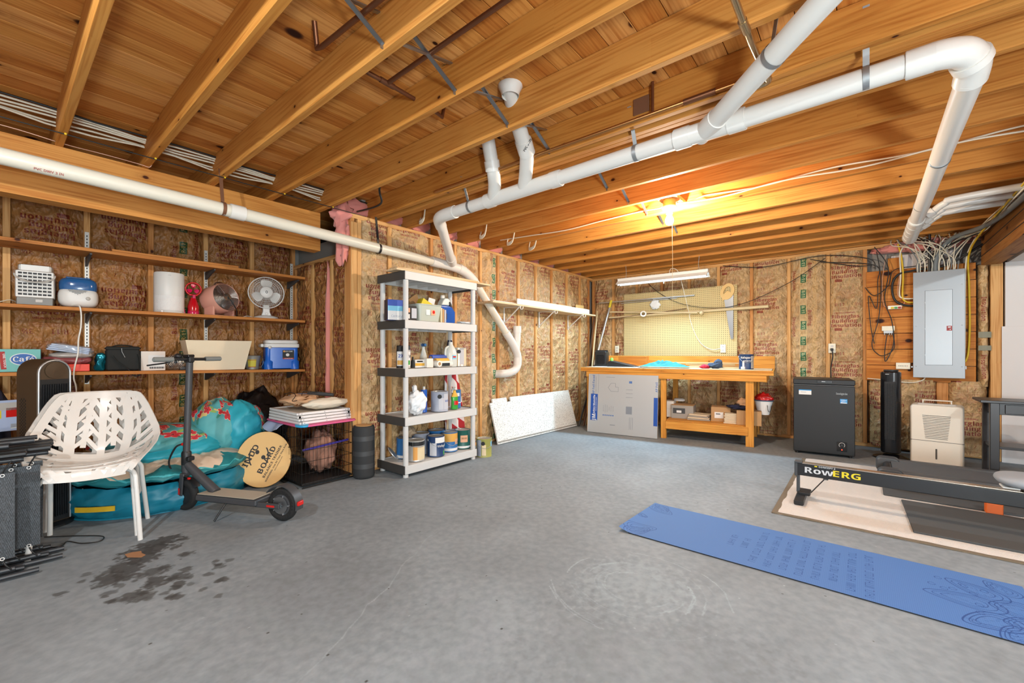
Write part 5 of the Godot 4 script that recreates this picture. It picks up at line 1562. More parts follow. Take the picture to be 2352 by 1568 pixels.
	single("crate_blanket", "bunched tan and peach blanket inside the dog crate", "blanket", lump(V(.17, .17, .11), 411, .22, 26, 16), M.peach_cloth, V(-3.75, .22, -1.87))
	# what lies on the crate
	var pm := thing("foam_board", "pink, blue and black foam board lying on the crate", "foam board", V(-3.82, .505, -1.81), 0)
	P(pm, "board", N().prism(rrect(.70, .52, .08), .014, T(.02, 0, 0, 0, 90), .004), "pink_mat")
	P(pm, "blue_nose", N().prism(ell(.075, .05), .016, T(.30, .001, .21, 0, 90), .004), "blue_mat")
	P(pm, "stripe", bx(.05, .015, .5, -.22, .001, 0, .002), "ink_black"); P(pm, "stripe", bx(.05, .015, .5, -.10, .001, 0, .002), "ink_black")
	single("blue_cloth", "pale blue cloth corner hanging over the crate edge", "cloth", N().grid(func(u: float, v: float): return V(-.2 + u * .3, -.005 - v * v * .085 * (1.0 - absf(u - .45)), .22 + v * .07 + .01 * sin(u * 9)), 10, 6, true, Vector2.ONE, Vector2.ZERO, .004), M.pale_cloth, V(-3.9, .5, -1.81))
	for k in 4:
		var wpn := thing("fabric_screen", "white framed fabric panel, %s of the stack on the crate" % ["lowest", "second from the bottom", "third from the bottom", "topmost"][k], "panel", V(-3.80 - k * .003, .524 + k * .0245, -1.80), 2.0 - k)
		P(wpn, "frame", bx(.56, .021, .03, 0, 0, .215, .003).add(bx(.56, .021, .03, 0, 0, -.215, .003)).add(bx(.03, .021, .45, .265, 0, 0, .003)).add(bx(.02, .021, .45, -.265, 0, 0, .003)), "panel_white")
		P(wpn, "fabric", bx(.52, .008, .41, 0, 0, 0, .002), "slat_beige")
		for z in [-.19, 0, .19]: P(wpn, "rivet", N().ball(V(.003, .003, .003), T(.281, 0, z), 8, 6), "dark_grey")
	single("fleece_roll", "cream fleece rolled into a bolster on the white panels", "fleece", lump(V(.075, .045, .20), 433, .12, 24, 14), M.fleece, V(-3.62, .66, -1.86), 0)
	single("spotted_blanket", "folded tan spotted blanket on top of the crate pile", "blanket", lump(V(.17, .05, .15), 434, .22, 30, 14), M.tan_cloth, V(-3.80, .685, -1.72), 10)
	single("folded_sheet", "pale blue folded cloth tucked under the spotted blanket", "cloth", lump(V(.13, .028, .1), 436, .15), M.pale_cloth, V(-3.93, .70, -1.78), 0)
	single("baton", "dark grey padded baton lying across the pile", "baton", N().tube([V(-.08, .0, .06), V(0, 0, 0), V(.1, -.01, -.08)], [.014, .018, .014], 12), M.dark_grey, V(-3.72, .735, -1.84))
	single("cord_loop", "thin black cord looped over the spotted blanket", "cord", N().tube(spline([V(-.1, .03, .1), V(0, .05, .08), V(.1, .03, .09), V(.13, -.01, .13), V(.1, .0, .05), V(.05, .055, 0), V(.1, .05, -.08), V(.02, .06, -.12)], 6), .003, 6), M.wire_black, V(-3.80, .705, -1.72))
	var ro := thing("foam_roller", "black cylindrical roller with a wood end standing by the corner post", "roller", V(-3.41, 0, -2.09))
	P(ro, "roller", N().lathe([W(0, 0), W(.078, 0), W(.09, .012), W(.092, .03), W(.092, .435), W(.088, .45), W(.08, .455), W(0, .455)], 32), "roller_cover")
	P(ro, "end_cap", N().lathe([W(0, .456), W(.07, .456), W(.07, .459), W(0, .459)], 28), "cork")
	for y in [.09, .2, .33]: P(ro, "tape_band", N().lathe([W(.0925, y), W(.0925, y + .04)], 32), "dark_grey")
	# folded sling chairs at the left edge
	var mi := Image.create(64, 64, false, Image.FORMAT_RGB8)
	for y in 64: for x in 64: mi.set_pixel(x, y, Color.from_hsv(.58, .12, .16 + .16 * rr.randf() + (.1 if (x / 2 + y / 2) % 2 else 0.0)))
	var sm := mat("sling_mesh", Color.WHITE, .8); sm.albedo_texture = tex_of(mi); sm.uv1_triplanar = true; sm.uv1_scale = V(9, 3, 9)
	for k in 3:
		var fc := thing("folding_chair", ["folded black sling chair with laced grey mesh, nearest at the left edge", "folded black sling chair in the middle of the leaning group", "folded black sling chair farthest back, next to the white chair"][k], "folding chair", V(-3.25 - k * .12, 0, [.225, .135, .12][k]), 87, "folded sling chairs at the left edge")
		var w := .30; var hh := .57
		P(fc, "frame", N().tube(spline([V(-w, .03, 0), V(-w, .3, 0), V(-w, hh - .03, 0), V(-w + .03, hh, 0), V(w - .03, hh, 0), V(w + .02, hh, 0)], 4), .013, 10), "sling_frame")
		P(fc, "bottom_rail", N().tube([V(-w, .035, 0), V(w, .035, 0)], .013, 10), "sling_frame")
		P(fc, "sling", N().grid(func(u: float, v: float): return V(-.28 + u * .58, .09 + v * .42, .012 * sin(v * PI)), 4, 6, false, Vector2.ONE, Vector2.ZERO, .004), "sling_mesh")
		P(fc, "leg", N().tube([V(-w, .02, .05), V(w + .08, .02, .055)], .012, 8), "sling_frame")
		P(fc, "leg", N().tube([V(-w - .05, .06, -.05), V(w + .03, .015, -.04)], .012, 8), "sling_frame")
		for z in [-.05, .05]: P(fc, "arm_rest", N().bar(V(-w - .05, hh + .025, z), V(w + .04, hh + .035, z), .045, .018, Vector3.UP, .005), "black_plastic")
		P(fc, "back_tube", N().tube([V(-w, hh + .06, -.02), V(w - .02, hh + .07, .0)], .012, 8), "sling_frame")
		var lc := N(); var ey := N()
		for j in 9:
			for yy in [[.51, hh], [.09, .035]]:
				var x := -.22 + j * .06
				lc.tube(spline([V(x, yy[0], .004), V(x + .012, (yy[0] + yy[1]) / 2, .014), V(x + .03, yy[1], .012)], 3), .0035, 5)
				ey.tube(hoop(.007, .007, 0, 10).map(func(p): return p + V(x, yy[0] + (-.008 if yy[0] > .3 else .008), .012)), .002, 5, false)
		P(fc, "lacing", lc, "wire_black"); P(fc, "eyelets", ey, "ink_white")
	single("extension_cord", "thin black cord lying in loops behind the chair legs", "cord", N().tube(spline([V(-3.75, .006, -.2), V(-3.62, .006, -.33), V(-3.5, .006, -.42), V(-3.42, .006, -.40), V(-3.46, .006, -.33), V(-3.56, .006, -.28), V(-3.5, .006, -.24), V(-3.62, .006, -.12)], 6), .003, 5), M.wire_black)
	single("paper_scrap", "small torn tan scrap lying on the wet patch of floor", "paper", N().prism(PackedVector2Array([W(-.06, -.02), W(-.01, -.035), W(.06, -.01), W(.05, .015), W(.01, .02), W(-.02, .035), W(-.05, .01)]), .003, T(0, .0025, 0, 0, -90)), M.paper_tan, V(-3.05, 0, -.50), 20)

func ell3(c: Vector2, rx: float, ry: float, turn: float, k := 14) -> PackedVector2Array:
	var o := PackedVector2Array()
	for i in k: o.append(c + Vector2(cos(TAU * i / k) * rx, sin(TAU * i / k) * ry).rotated(turn))
	return o

# a round can: r, h, colours of the body and of the printed bands [a0, a1, y0, y1, key]
func can(called: String, label: String, cat: String, r: float, h: float, at: Vector3, turn: float, body: String, prints: Array, lid := "tin", group := "") -> Node3D:
	var t := thing(called, label, cat, at, turn, group)
	P(t, "body", N().lathe([W(0, 0), W(r, 0), W(r, .004), W(r * .985, .006), W(r * .985, h - .01), W(r, h - .008), W(r, h), W(r * .9, h), W(r * .88, h - .008), W(0, h - .008)], 30), body)
	P(t, "lid", N().lathe([W(0, h - .005), W(r * .84, h - .005), W(r * .86, h - .001), W(r * .9, h - .001)], 28), lid)
	for q in prints: P(t, "label", band(r * .985 + .0008 + (q[5] if q.size() > 5 else 0.0), q[0], q[1], q[2], q[3]), q[4])
	return t

func bail(t: Node3D, r: float, h: float, drop := .09) -> void:
	P(t, "bail_handle", N().tube(spline([V(r * -1.0, h * .82, .0), V(-r * .7, h * .82 - drop * .7, r * .8), V(0, h * .82 - drop, r * 1.12), V(r * .7, h * .82 - drop * .7, r * .8), V(r, h * .82, 0)], 6), .0022, 6), "zinc")
	for s in [-1, 1]: P(t, "bail_ear", N().ball(V(.007, .012, .012), T(r * s, h * .82, 0), 10, 8), "zinc")

func spot(t: Node3D, r: float, a: float, y: float) -> void:
	# round black emblem on a can
	var b := N()
	var c := deg_to_rad(a)
	for i in 18:
		var f := func(k: float, rr: float) -> Vector3:
			var an := c + cos(k) * rr / r
			return V(sin(an) * (r * .985 + .0022), y + sin(k) * rr, cos(an) * (r * .985 + .0022))
		var n := V(sin(c), 0, cos(c))
		b.tri(f.call(0, 0), f.call(TAU * i / 18, .021), f.call(TAU * (i + 1) / 18, .021), n, n, n)
	P(t, "emblem", b, "ink_black")

func build_shelf_unit() -> void:
	colors({"unit_grey": ["c9c9c7", .5], "unit_dark": ["3f3e3c", .6], "tin": ["b9bab8", .35, .7], "can_grey": ["9fa5b3", .4], "can_navy": ["1c3a66", .4], "can_blue": ["2b6aa6", .4], "can_green": ["1f5a52", .4], "can_olive": ["9a9a52", .4], "can_silver": ["c4c2bd", .35, .4], "label_cream": ["d9c7a2", .6], "label_tan": ["d6a24b", .5], "label_peach": ["d9a583", .6], "label_grey": ["b9bcc4", .6], "jug_clear": ["cfd3cd", .25], "washer_blue": ["1f55ad", .15], "spray_green": ["3d9c3a", .2], "box_blue": ["3b57ad", .5], "box_navy": ["1d1f38", .5], "box_cyan": ["7cc0dd", .5], "book_tan": ["b58c5c", .7], "bin_clear": ["b9c0b4", .25], "brown_paper": ["8a6a45", .9], "crumple_tan": ["a59178", .8], "roll_white": ["e5e1d8", .8], "glove_yellow": ["d8a840", .7], "can_blue_tall": ["2359b5", .35]})
	var t := thing("shelf_unit", "grey five-tier plastic shelving unit with dark end panels", "shelf unit", V(-3.29, 0, -2.737), 90)
	var w := .90; var d := .40
	var tops := [.105, .528, .957, 1.386, 1.815]
	for y in tops:
		var s := P(t, "shelf", bx(w - .01, .012, d - .02, 0, y - .012, 0, .002).add(bx(w, .075, .012, 0, y - .038, d / 2, .004)).add(bx(w, .075, .012, 0, y - .038, -d / 2, .004)), "unit_grey")
		for e in [-1, 1]: P(s, "end_panel", bx(.012, .075, d + .012, e * w / 2, y - .038, 0, .003), "unit_dark")
		for k in 7: P(s, "rib", bx(.006, .05, d - .03, -.39 + k * .13, y - .04, 0, .001), "unit_grey")
	for x in [-.42, .42]:
		for z in [-.172, .176]:
			P(t, "post", N().tube([V(x, 0, z), V(x, 1.79, z)], .0235, 16), "unit_grey")
	for k in 2:
		single("loose_board", ["wider pale board laid along the top of the plastic shelf unit", "narrower pale board on top of the wider one on the shelf unit"][k], "board", bx([1.2, 1.02][k], .018, [.16, .12][k], 0, .009, 0), M.pale_wood, V([-3.19, -3.2][k], 1.816 + k * .0185, [-2.82, -2.76][k]), 90, "pale boards on the shelf unit")
	# top tier below the roof
	var y := 1.387
	var b := carton("product_box", "blue and white printed box at the left end of the upper tier", "box", .17, .18, .09, V(-3.24, y, -2.30), 74, M.box_blue)
	P(b, "side_panel", bx(.002, .178, .088, -.086, .09, 0), "box_navy")
	P(b, "print", bx(.168, .05, .001, 0, .1, .0456), "box_cyan"); P(b, "print", bx(.168, .08, .001, 0, .041, .046), "ink_white")
	letters(b, "CenturyLink", .02, M.can_grey, T(.02, .035, .0468), false)
	b = carton("product_box", "small black printed box behind the front post of the shelf unit", "box", .11, .13, .08, V(-3.17, y, -2.395), 80, M.ink_black)
	P(b, "print", bx(.04, .04, .001, -.03, .09, .041), "label_peach"); P(b, "print", bx(.05, .09, .001, .03, .065, .041), "label_grey"); P(b, "print", bx(.035, .04, .001, -.03, .035, .041), "ink_white")
	var bi := thing("storage_bin", "clear plastic bin of papers with a photo label on its front", "bin", V(-3.26, y, -2.61), 88)
	var wall := N()
	var q0 := rrect(.24, .25, .03); var q1 := rrect(.28, .29, .035)
	wall.grid(func(u: float, v: float):
		var i := int(u * 24) % 24
		var a := q0[i]; var c := q1[i]
		return V(lerpf(a.x, c.x, v), .004 + v * .15, lerpf(a.y, c.y, v)), 24, 2, true)
	P(bi, "tub", wall, "bin_clear"); P(bi, "bottom", bx(.23, .004, .24, 0, .003, 0), "bin_clear")
	P(bi, "rim", N().tube(Array(q1).map(func(p): return V(p.x, .155, p.y)) + [V(q1[0].x, .155, q1[0].y)], .006, 6, false), "bin_clear")
	P(bi, "label", bx(.045, .05, .001, -.03, .085, .139), "ink_white", T(0, 0, 0)); P(bi, "label_photo", bx(.05, .05, .001, .03, .085, .139), "label_peach"); P(bi, "label_logo", N().prism(ell(.014, .016), .001, T(.035, .09, .1402)), "red_reflector")
	single("yellow_box", "bright yellow card box poking out of the clear bin", "box", N().prism(PackedVector2Array([W(-.07, 0), W(.07, 0), W(.07, .03), W(-.03, .085)]), .1, Transform3D(), .002), M.ink_yellow, V(-3.24, y + .14, -2.62), 80)
	single("brown_box", "tilted brown cardboard piece standing behind the yellow box", "cardboard", bx(.13, .14, .03), M.brown_paper, V(-3.36, y + .19, -2.60), 100)
	get_node("brown_box").rotation_degrees.z = 32
	var wp := single("white_packet", "white printed packet tilted in the clear bin", "packet", bx(.07, .11, .012), M.ink_white, V(-3.28, y + .19, -2.74), 70)
	wp.rotation_degrees.z = -14
	for k in 3: single("book", ["pale thin book upright beside the clear bin", "tan book upright in the middle of three", "grey-blue book upright next to the blue jug"][k], "book", bx(.018, .14 - k * .008, .1, 0, .07 - k * .004, 0, .002), M[["label_cream", "book_tan", "label_grey"][k]], V(-3.17, y, -2.745 - k * .024), 84, "books on the shelf unit")
	var wj := thing("washer_jug", "clear jug of bright blue fluid with a moulded handle", "jug", V(-3.25, y, -2.90), 80)
	P(wj, "fluid", N().prism(PackedVector2Array([W(-.085, 0), W(.085, 0), W(.09, .02), W(.09, .12), W(.065, .15), W(.05, .18), W(-.075, .18), W(-.088, .15), W(-.09, .02)]), .115, Transform3D(), .016), "washer_blue")
	P(wj, "shoulder", N().prism(PackedVector2Array([W(-.075, .178), W(.05, .178), W(.03, .24), W(.01, .255), W(-.03, .255), W(-.055, .225)]), .10, Transform3D(), .014), "jug_clear")
	P(wj, "cap", N().lathe([W(0, 0), W(.022, 0), W(.022, .028), W(.018, .032), W(0, .032)], 18, T(-.03, .252, 0)), "white_plastic")
	P(wj, "handle_hole", N().prism(ell(.011, .03), .117, T(.028, .19, 0, 0, 0, 22), .002), "ink_black")
	P(wj, "label", bx(.06, .06, .001, -.045, .07, .0585), "box_navy"); P(wj, "label_spot", N().prism(ell(.016, .018), .001, T(-.05, .065, .0595)), "red_reflector")
	single("crumpled_wrap", "crumpled clear plastic wrap at the right end of the upper tier", "wrapper", lump(V(.05, .012, .10), 511, .35), M.white_bag, V(-3.16, y + .015, -3.08))
	# middle tier
	y = .958
	for k in 2:
		var sp := can("spray_can", ["black capped spray can with a 2X label at the far left", "black capped spray can with a white and green label, right of its pair"][k], "spray can", .032, .165, V(-3.25 + k * .055, y, -2.355 - k * .035), 80, "can_silver" if k else "ink_black", [[-80, 80, .02, .15, "ink_white"], [-70, 30, .03, .07, "spray_green" if k else "label_tan", .0006]], "tin", "spray cans on the shelf unit")
		P(sp, "cap", N().lathe([W(.03, .165), W(.03, .2), W(.026, .205), W(0, .205)], 20), "ink_black")
		P(sp, "lettering", wrapped("2X" if k == 0 else "spray", .03, .0335, -10, .11), "box_blue" if k == 0 else "ink_black")
	single("small_bottle", "little dark bottle with a yellow cap behind the post", "bottle", N().lathe([W(0, 0), W(.018, 0), W(.018, .06), W(.008, .075), W(.008, .1), W(0, .1)], 14), M.ink_black, V(-3.20, y, -2.46))
	b = carton("product_box", "small white and yellow box on the middle tier", "box", .10, .075, .06, V(-3.21, y, -2.53), 82, M.ink_white)
	P(b, "print", bx(.098, .025, .001, 0, .03, .031), "glove_yellow"); P(b, "print", bx(.06, .014, .001, 0, .058, .031), "ink_black")
	carton("product_box", "plain white small box behind the post on the middle tier", "box", .07, .085, .06, V(-3.16, y, -2.61), 82, M.roll_white)
	for k in 4:
		var r := thing("paint_roller", ["white roller sleeve lying lowest of the bundle", "white roller sleeve at the left of the bundle", "blue wrapped roller sleeve on top of the bundle", "roller sleeve with yellow nap in the middle"][k], "roller sleeve", V([-3.16, -3.2, -3.22, -3.18][k], y + [.03, .034, .09, .062][k], [-2.80, -2.70, -2.79, -2.80][k]), [4, 88, 0, 6][k], "roller sleeves on the shelf unit")
		P(r, "sleeve", N().tube([V(0, 0, -.1), V(0, 0, .1)], [.03, .03] if k != 3 else [.024, .024], 16), ["roll_white", "roll_white", "box_blue", "glove_yellow"][k])
		P(r, "core", N().tube([V(0, 0, -.102), V(0, 0, .102)], .016, 12), "cardboard")
		if k == 0: P(r, "label", bx(.003, .03, .11, .03, -.005, 0), "ink_black")
	var sb := thing("spray_bottle", "clear spray bottle with a blue trigger at the back", "spray bottle", V(-3.37, y, -2.72), 80)
	P(sb, "bottle", N().lathe([W(0, 0), W(.035, 0), W(.036, .1), W(.015, .17), W(.013, .2), W(0, .2)], 18), "jug_clear")
	P(sb, "trigger", bx(.03, .03, .07, 0, .215, .01, .008), "can_blue")
	var bj := thing("bleach_jug", "translucent white jug with a red and blue badge", "jug", V(-3.2, y, -2.93), 82)
	P(bj, "jug", N().lathe([W(0, 0), W(.058, 0), W(.062, .01), W(.062, .12), W(.05, .17), W(.024, .215), W(.02, .225), W(0, .225)], 26), "jug_clear")
	P(bj, "handle", N().tube(spline([V(-.028, .2, 0), V(-.06, .18, 0), V(-.066, .12, 0), V(-.06, .08, 0)], 5), .011, 10), "jug_clear")
	P(bj, "cap", N().lathe([W(0, .222), W(.02, .222), W(.02, .245), W(0, .248)], 16), "jug_clear")
	P(bj, "badge", band(.0628, -22, 24, .075, .115, 8), "box_cyan"); P(bj, "badge_top", band(.0632, -16, 18, .09, .105, 6), "red_reflector")
	var c := can("paint_can", "silver paint can with a gold band and barcode, on the middle tier", "paint can", .084, .19, V(-3.25, y, -3.08), 62, "can_silver", [[-8, 30, .02, .17, "label_grey"], [-24, -8, .0, .185, "brass_pale"], [30, 70, .0, .185, "label_cream"]])
	spot(c, .084, -12, .15)
	# lower tier
	y = .529
	var pb := thing("plastic_bag", "knotted white plastic grocery bag of things", "bag", V(-3.17, y, -2.475), 0)
	P(pb, "bag", lump(V(.085, .11, .09), 521, .16, 26, 20), "white_bag", T(0, .108, 0)); P(pb, "knot", lump(V(.02, .035, .02), 522, .4), "white_bag", T(0, .235, .02))
	P(pb, "contents", bx(.05, .07, .06, .045, .08, 0, .01), "label_peach")
	var bt := can("caulk_bottle", "tall slim blue bottle with a white cap by the plastic bag", "bottle", .03, .215, V(-3.25, y, -2.63), 80, "can_blue_tall", [[-60, 60, .03, .12, "box_blue"]])
	P(bt, "cap", N().lathe([W(.012, .215), W(.012, .245), W(0, .247)], 14), "white_plastic")
	c = can("paint_can", "lavender grey paint can with a round black emblem on the lower tier", "paint can", .084, .19, V(-3.21, y, -2.79), 74, "can_grey", [[-30, 4, .02, .13, "label_grey"], [6, 62, .02, .17, "label_grey"]])
	spot(c, .084, -24, .145)
	P(c, "lettering", wrapped("ULTRA", .018, .0845, 40, .10), "box_blue")
	var gs := thing("cleaner_bottle", "green cleaning spray with a white trigger head", "spray bottle", V(-3.19, y, -2.97), 84)
	P(gs, "bottle", N().lathe([W(0, 0), W(.038, 0), W(.04, .01), W(.036, .08), W(.04, .12), W(.016, .17), W(.014, .19), W(0, .19)], 22, Transform3D(), 1.0, .7), "spray_green")
	P(gs, "shoulder", N().lathe([W(.0385, .125), W(.017, .172), W(.015, .19)], 20, Transform3D(), 1.0, .72), "glove_yellow")
	P(gs, "head", bx(.03, .03, .06, -.004, .205, .005, .01), "white_plastic"); P(gs, "trigger", N().bar(V(-.02, .2, .0), V(-.03, .165, .0), .012, .008), "white_plastic")
	P(gs, "label", band(.0405, -40, 30, .045, .085, 8), "red_reflector")
	c = can("solvent_can", "bright blue can with a round white emblem behind the green spray", "can", .048, .185, V(-3.26, y, -3.06), 74, "can_blue", [[-70, 70, .05, .06, "ink_white"]])
	P(c, "badge", band(.0485, -22, 16, .12, .155, 8), "ink_white")
	# bottom tier
	y = .106
	c = can("paint_can", "used paint can with a beige label and a dark dripped rim", "paint can", .083, .185, V(-3.21, y, -2.50), 76, "can_silver", [[-100, 100, .14, .182, "ink_black"], [-12, 90, .012, .128, "label_cream"], [-40, -12, .012, .135, "orange_card"]])
	bail(c, .083, .185, .02)
	c = can("paint_can", "navy and white paint can splashed with pale paint", "paint can", .084, .19, V(-3.2, y, -2.735), 76, "can_navy", [[-70, -22, .01, .13, "label_grey"], [-30, 60, .13, .187, "ink_white"], [30, 46, .01, .05, "spray_green"]])
	P(c, "lettering", wrapped("Valspar", .022, .0848, 22, .10), "ink_white"); bail(c, .084, .19, .06)
	c = can("paint_can", "blue paint can with a tan painted upper half and wire handle", "paint can", .084, .19, V(-3.25, y, -2.955), 70, "can_blue", [[-100, 70, .10, .187, "label_tan"], [-90, 90, .01, .035, "ink_white"], [20, 55, .07, .125, "label_peach", .0006]])
	bail(c, .084, .19, .09)
	c = can("paint_can", "dark green paint can with a peach square label", "paint can", .084, .19, V(-3.24, y, -3.13), 62, "can_green", [[-30, 24, .07, .14, "label_peach"], [-90, 90, .01, .03, "ink_white"]])
	P(c, "lettering", wrapped("BEHR", .016, .0852, -3, .11), "brown_paper")
	can("paint_can", "grey lidded paint can in the back row, behind the splashed navy can", "paint can", .084, .2, V(-3.385, y, -2.70), 76, "can_grey", [])
	can("paint_can", "blue paint can in the back row, right of the grey lidded one", "paint can", .084, .2, V(-3.385, y, -2.90), 76, "can_blue", [])
	can("paint_can", "blue paint can half hidden at the right rear corner of the bottom tier", "paint can", .08, .17, V(-3.40, y, -3.10), 76, "can_blue", [[-90, 90, .12, .16, "label_grey"]])
	can("paint_can", "blue paint can at the back left, behind the front post", "paint can", .08, .185, V(-3.37, y, -2.50), 76, "can_blue", [[-90, 90, .0, .03, "ink_white"]])
	single("crumpled_bag", "crumpled brown paper bag on the back left can", "bag", lump(V(.06, .05, .08), 533, .3), M.crumple_tan, V(-3.37, y + .235, -2.53))
	var ld := single("can_lid", "loose metal can lid leaning at the left of the bottom tier", "lid", N().lathe([W(0, 0), W(.06, 0), W(.066, .004), W(.072, .004), W(.074, -.003), W(.07, -.006), W(0, -.004)], 26), M.tin, V(-3.36, y + .06, -2.36))
	ld.rotation_degrees = V(20, 70, -48)
	c = can("paint_can", "olive paint can standing on the floor right of the shelf unit", "paint can", .083, .19, V(-3.12, 0, -3.33), 50, "can_olive", [[-70, -28, .01, .18, "can_grey"], [-22, 8, .02, .13, "label_cream"], [50, 75, .11, .16, "box_cyan"]])
	spot(c, .083, -14, .145); bail(c, .083, .19, .06)
	# furled flag behind the unit
	var fi := Image.create(128, 256, false, Image.FORMAT_RGB8)
	fi.fill(hexc("e4dfdc"))
	for k in 9: fill_poly(fi, PackedVector2Array([W(0, k * 52 - 130), W(128, k * 52 - 40), W(128, k * 52 - 14), W(0, k * 52 - 104)]), hexc("b3282e"))
	fi.fill_rect(Rect2i(0, 0, 128, 66), hexc("272e52"))
	for k in 16: fill_poly(fi, star(W(12 + (k % 5) * 26 + (k / 5 % 2) * 12, 8 + (k / 5) * 18), 6), hexc("e4dfdc"))
	var fm := mat("flag_cloth", Color.WHITE, .8); fm.albedo_texture = tex_of(fi)
	var fg := thing("flag", "furled red, white and blue striped flag behind the shelf unit", "flag", V(-3.44, .03, -3.24), 90)
	P(fg, "cloth", N().grid(func(u: float, v: float):
		var y2 := 1.2 - v * 1.05
		var wd := .035 + .12 * sin(minf(v * 1.9, PI * .62))
		return V((u - .5) * 2.0 * wd + v * .06 - .10, y2, .035 * sin(u * 11.0 + v * 2.0) * (.4 + v)), 22, 18, true, Vector2.ONE, Vector2.ZERO, .003), "flag_cloth")
	P(fg, "pole", N().tube([V(-.12, 0, -.02), V(-.10, 1.35, -.05)], .012, 10), "pale_wood")

func star(c: Vector2, r: float) -> PackedVector2Array:
	var o := PackedVector2Array()
	for i in 10:
		var a := TAU * i / 10 - PI / 2
		o.append(c + W(cos(a), sin(a)) * (r if i % 2 == 0 else r * .42))
	return o

func BW(x: float, y: float, z: float) -> Vector3:  # the bench's own axes
	return V(-3.0 + x * .9925 + z * .1222, y, -5.33 - x * .1222 + z * .9925)

func outlet(label: String, at: Vector3, turn := 0.0) -> Node3D:
	var o := thing("wall_outlet", label, "outlet", at, turn)
	P(o, "cover_plate", bx(.072, .115, .008, 0, 0, 0, .003), "ivory")
	for y in [-.024, .024]:
		P(o, "receptacle", N().prism(rrect(.03, .028, .01, 3), .004, T(0, y, .005), .001), "white_plastic")
		for x in [-.006, .006]: P(o, "slot", bx(.003, .009, .002, x, y + .002, .0075, 0), "ink_black")
	return o

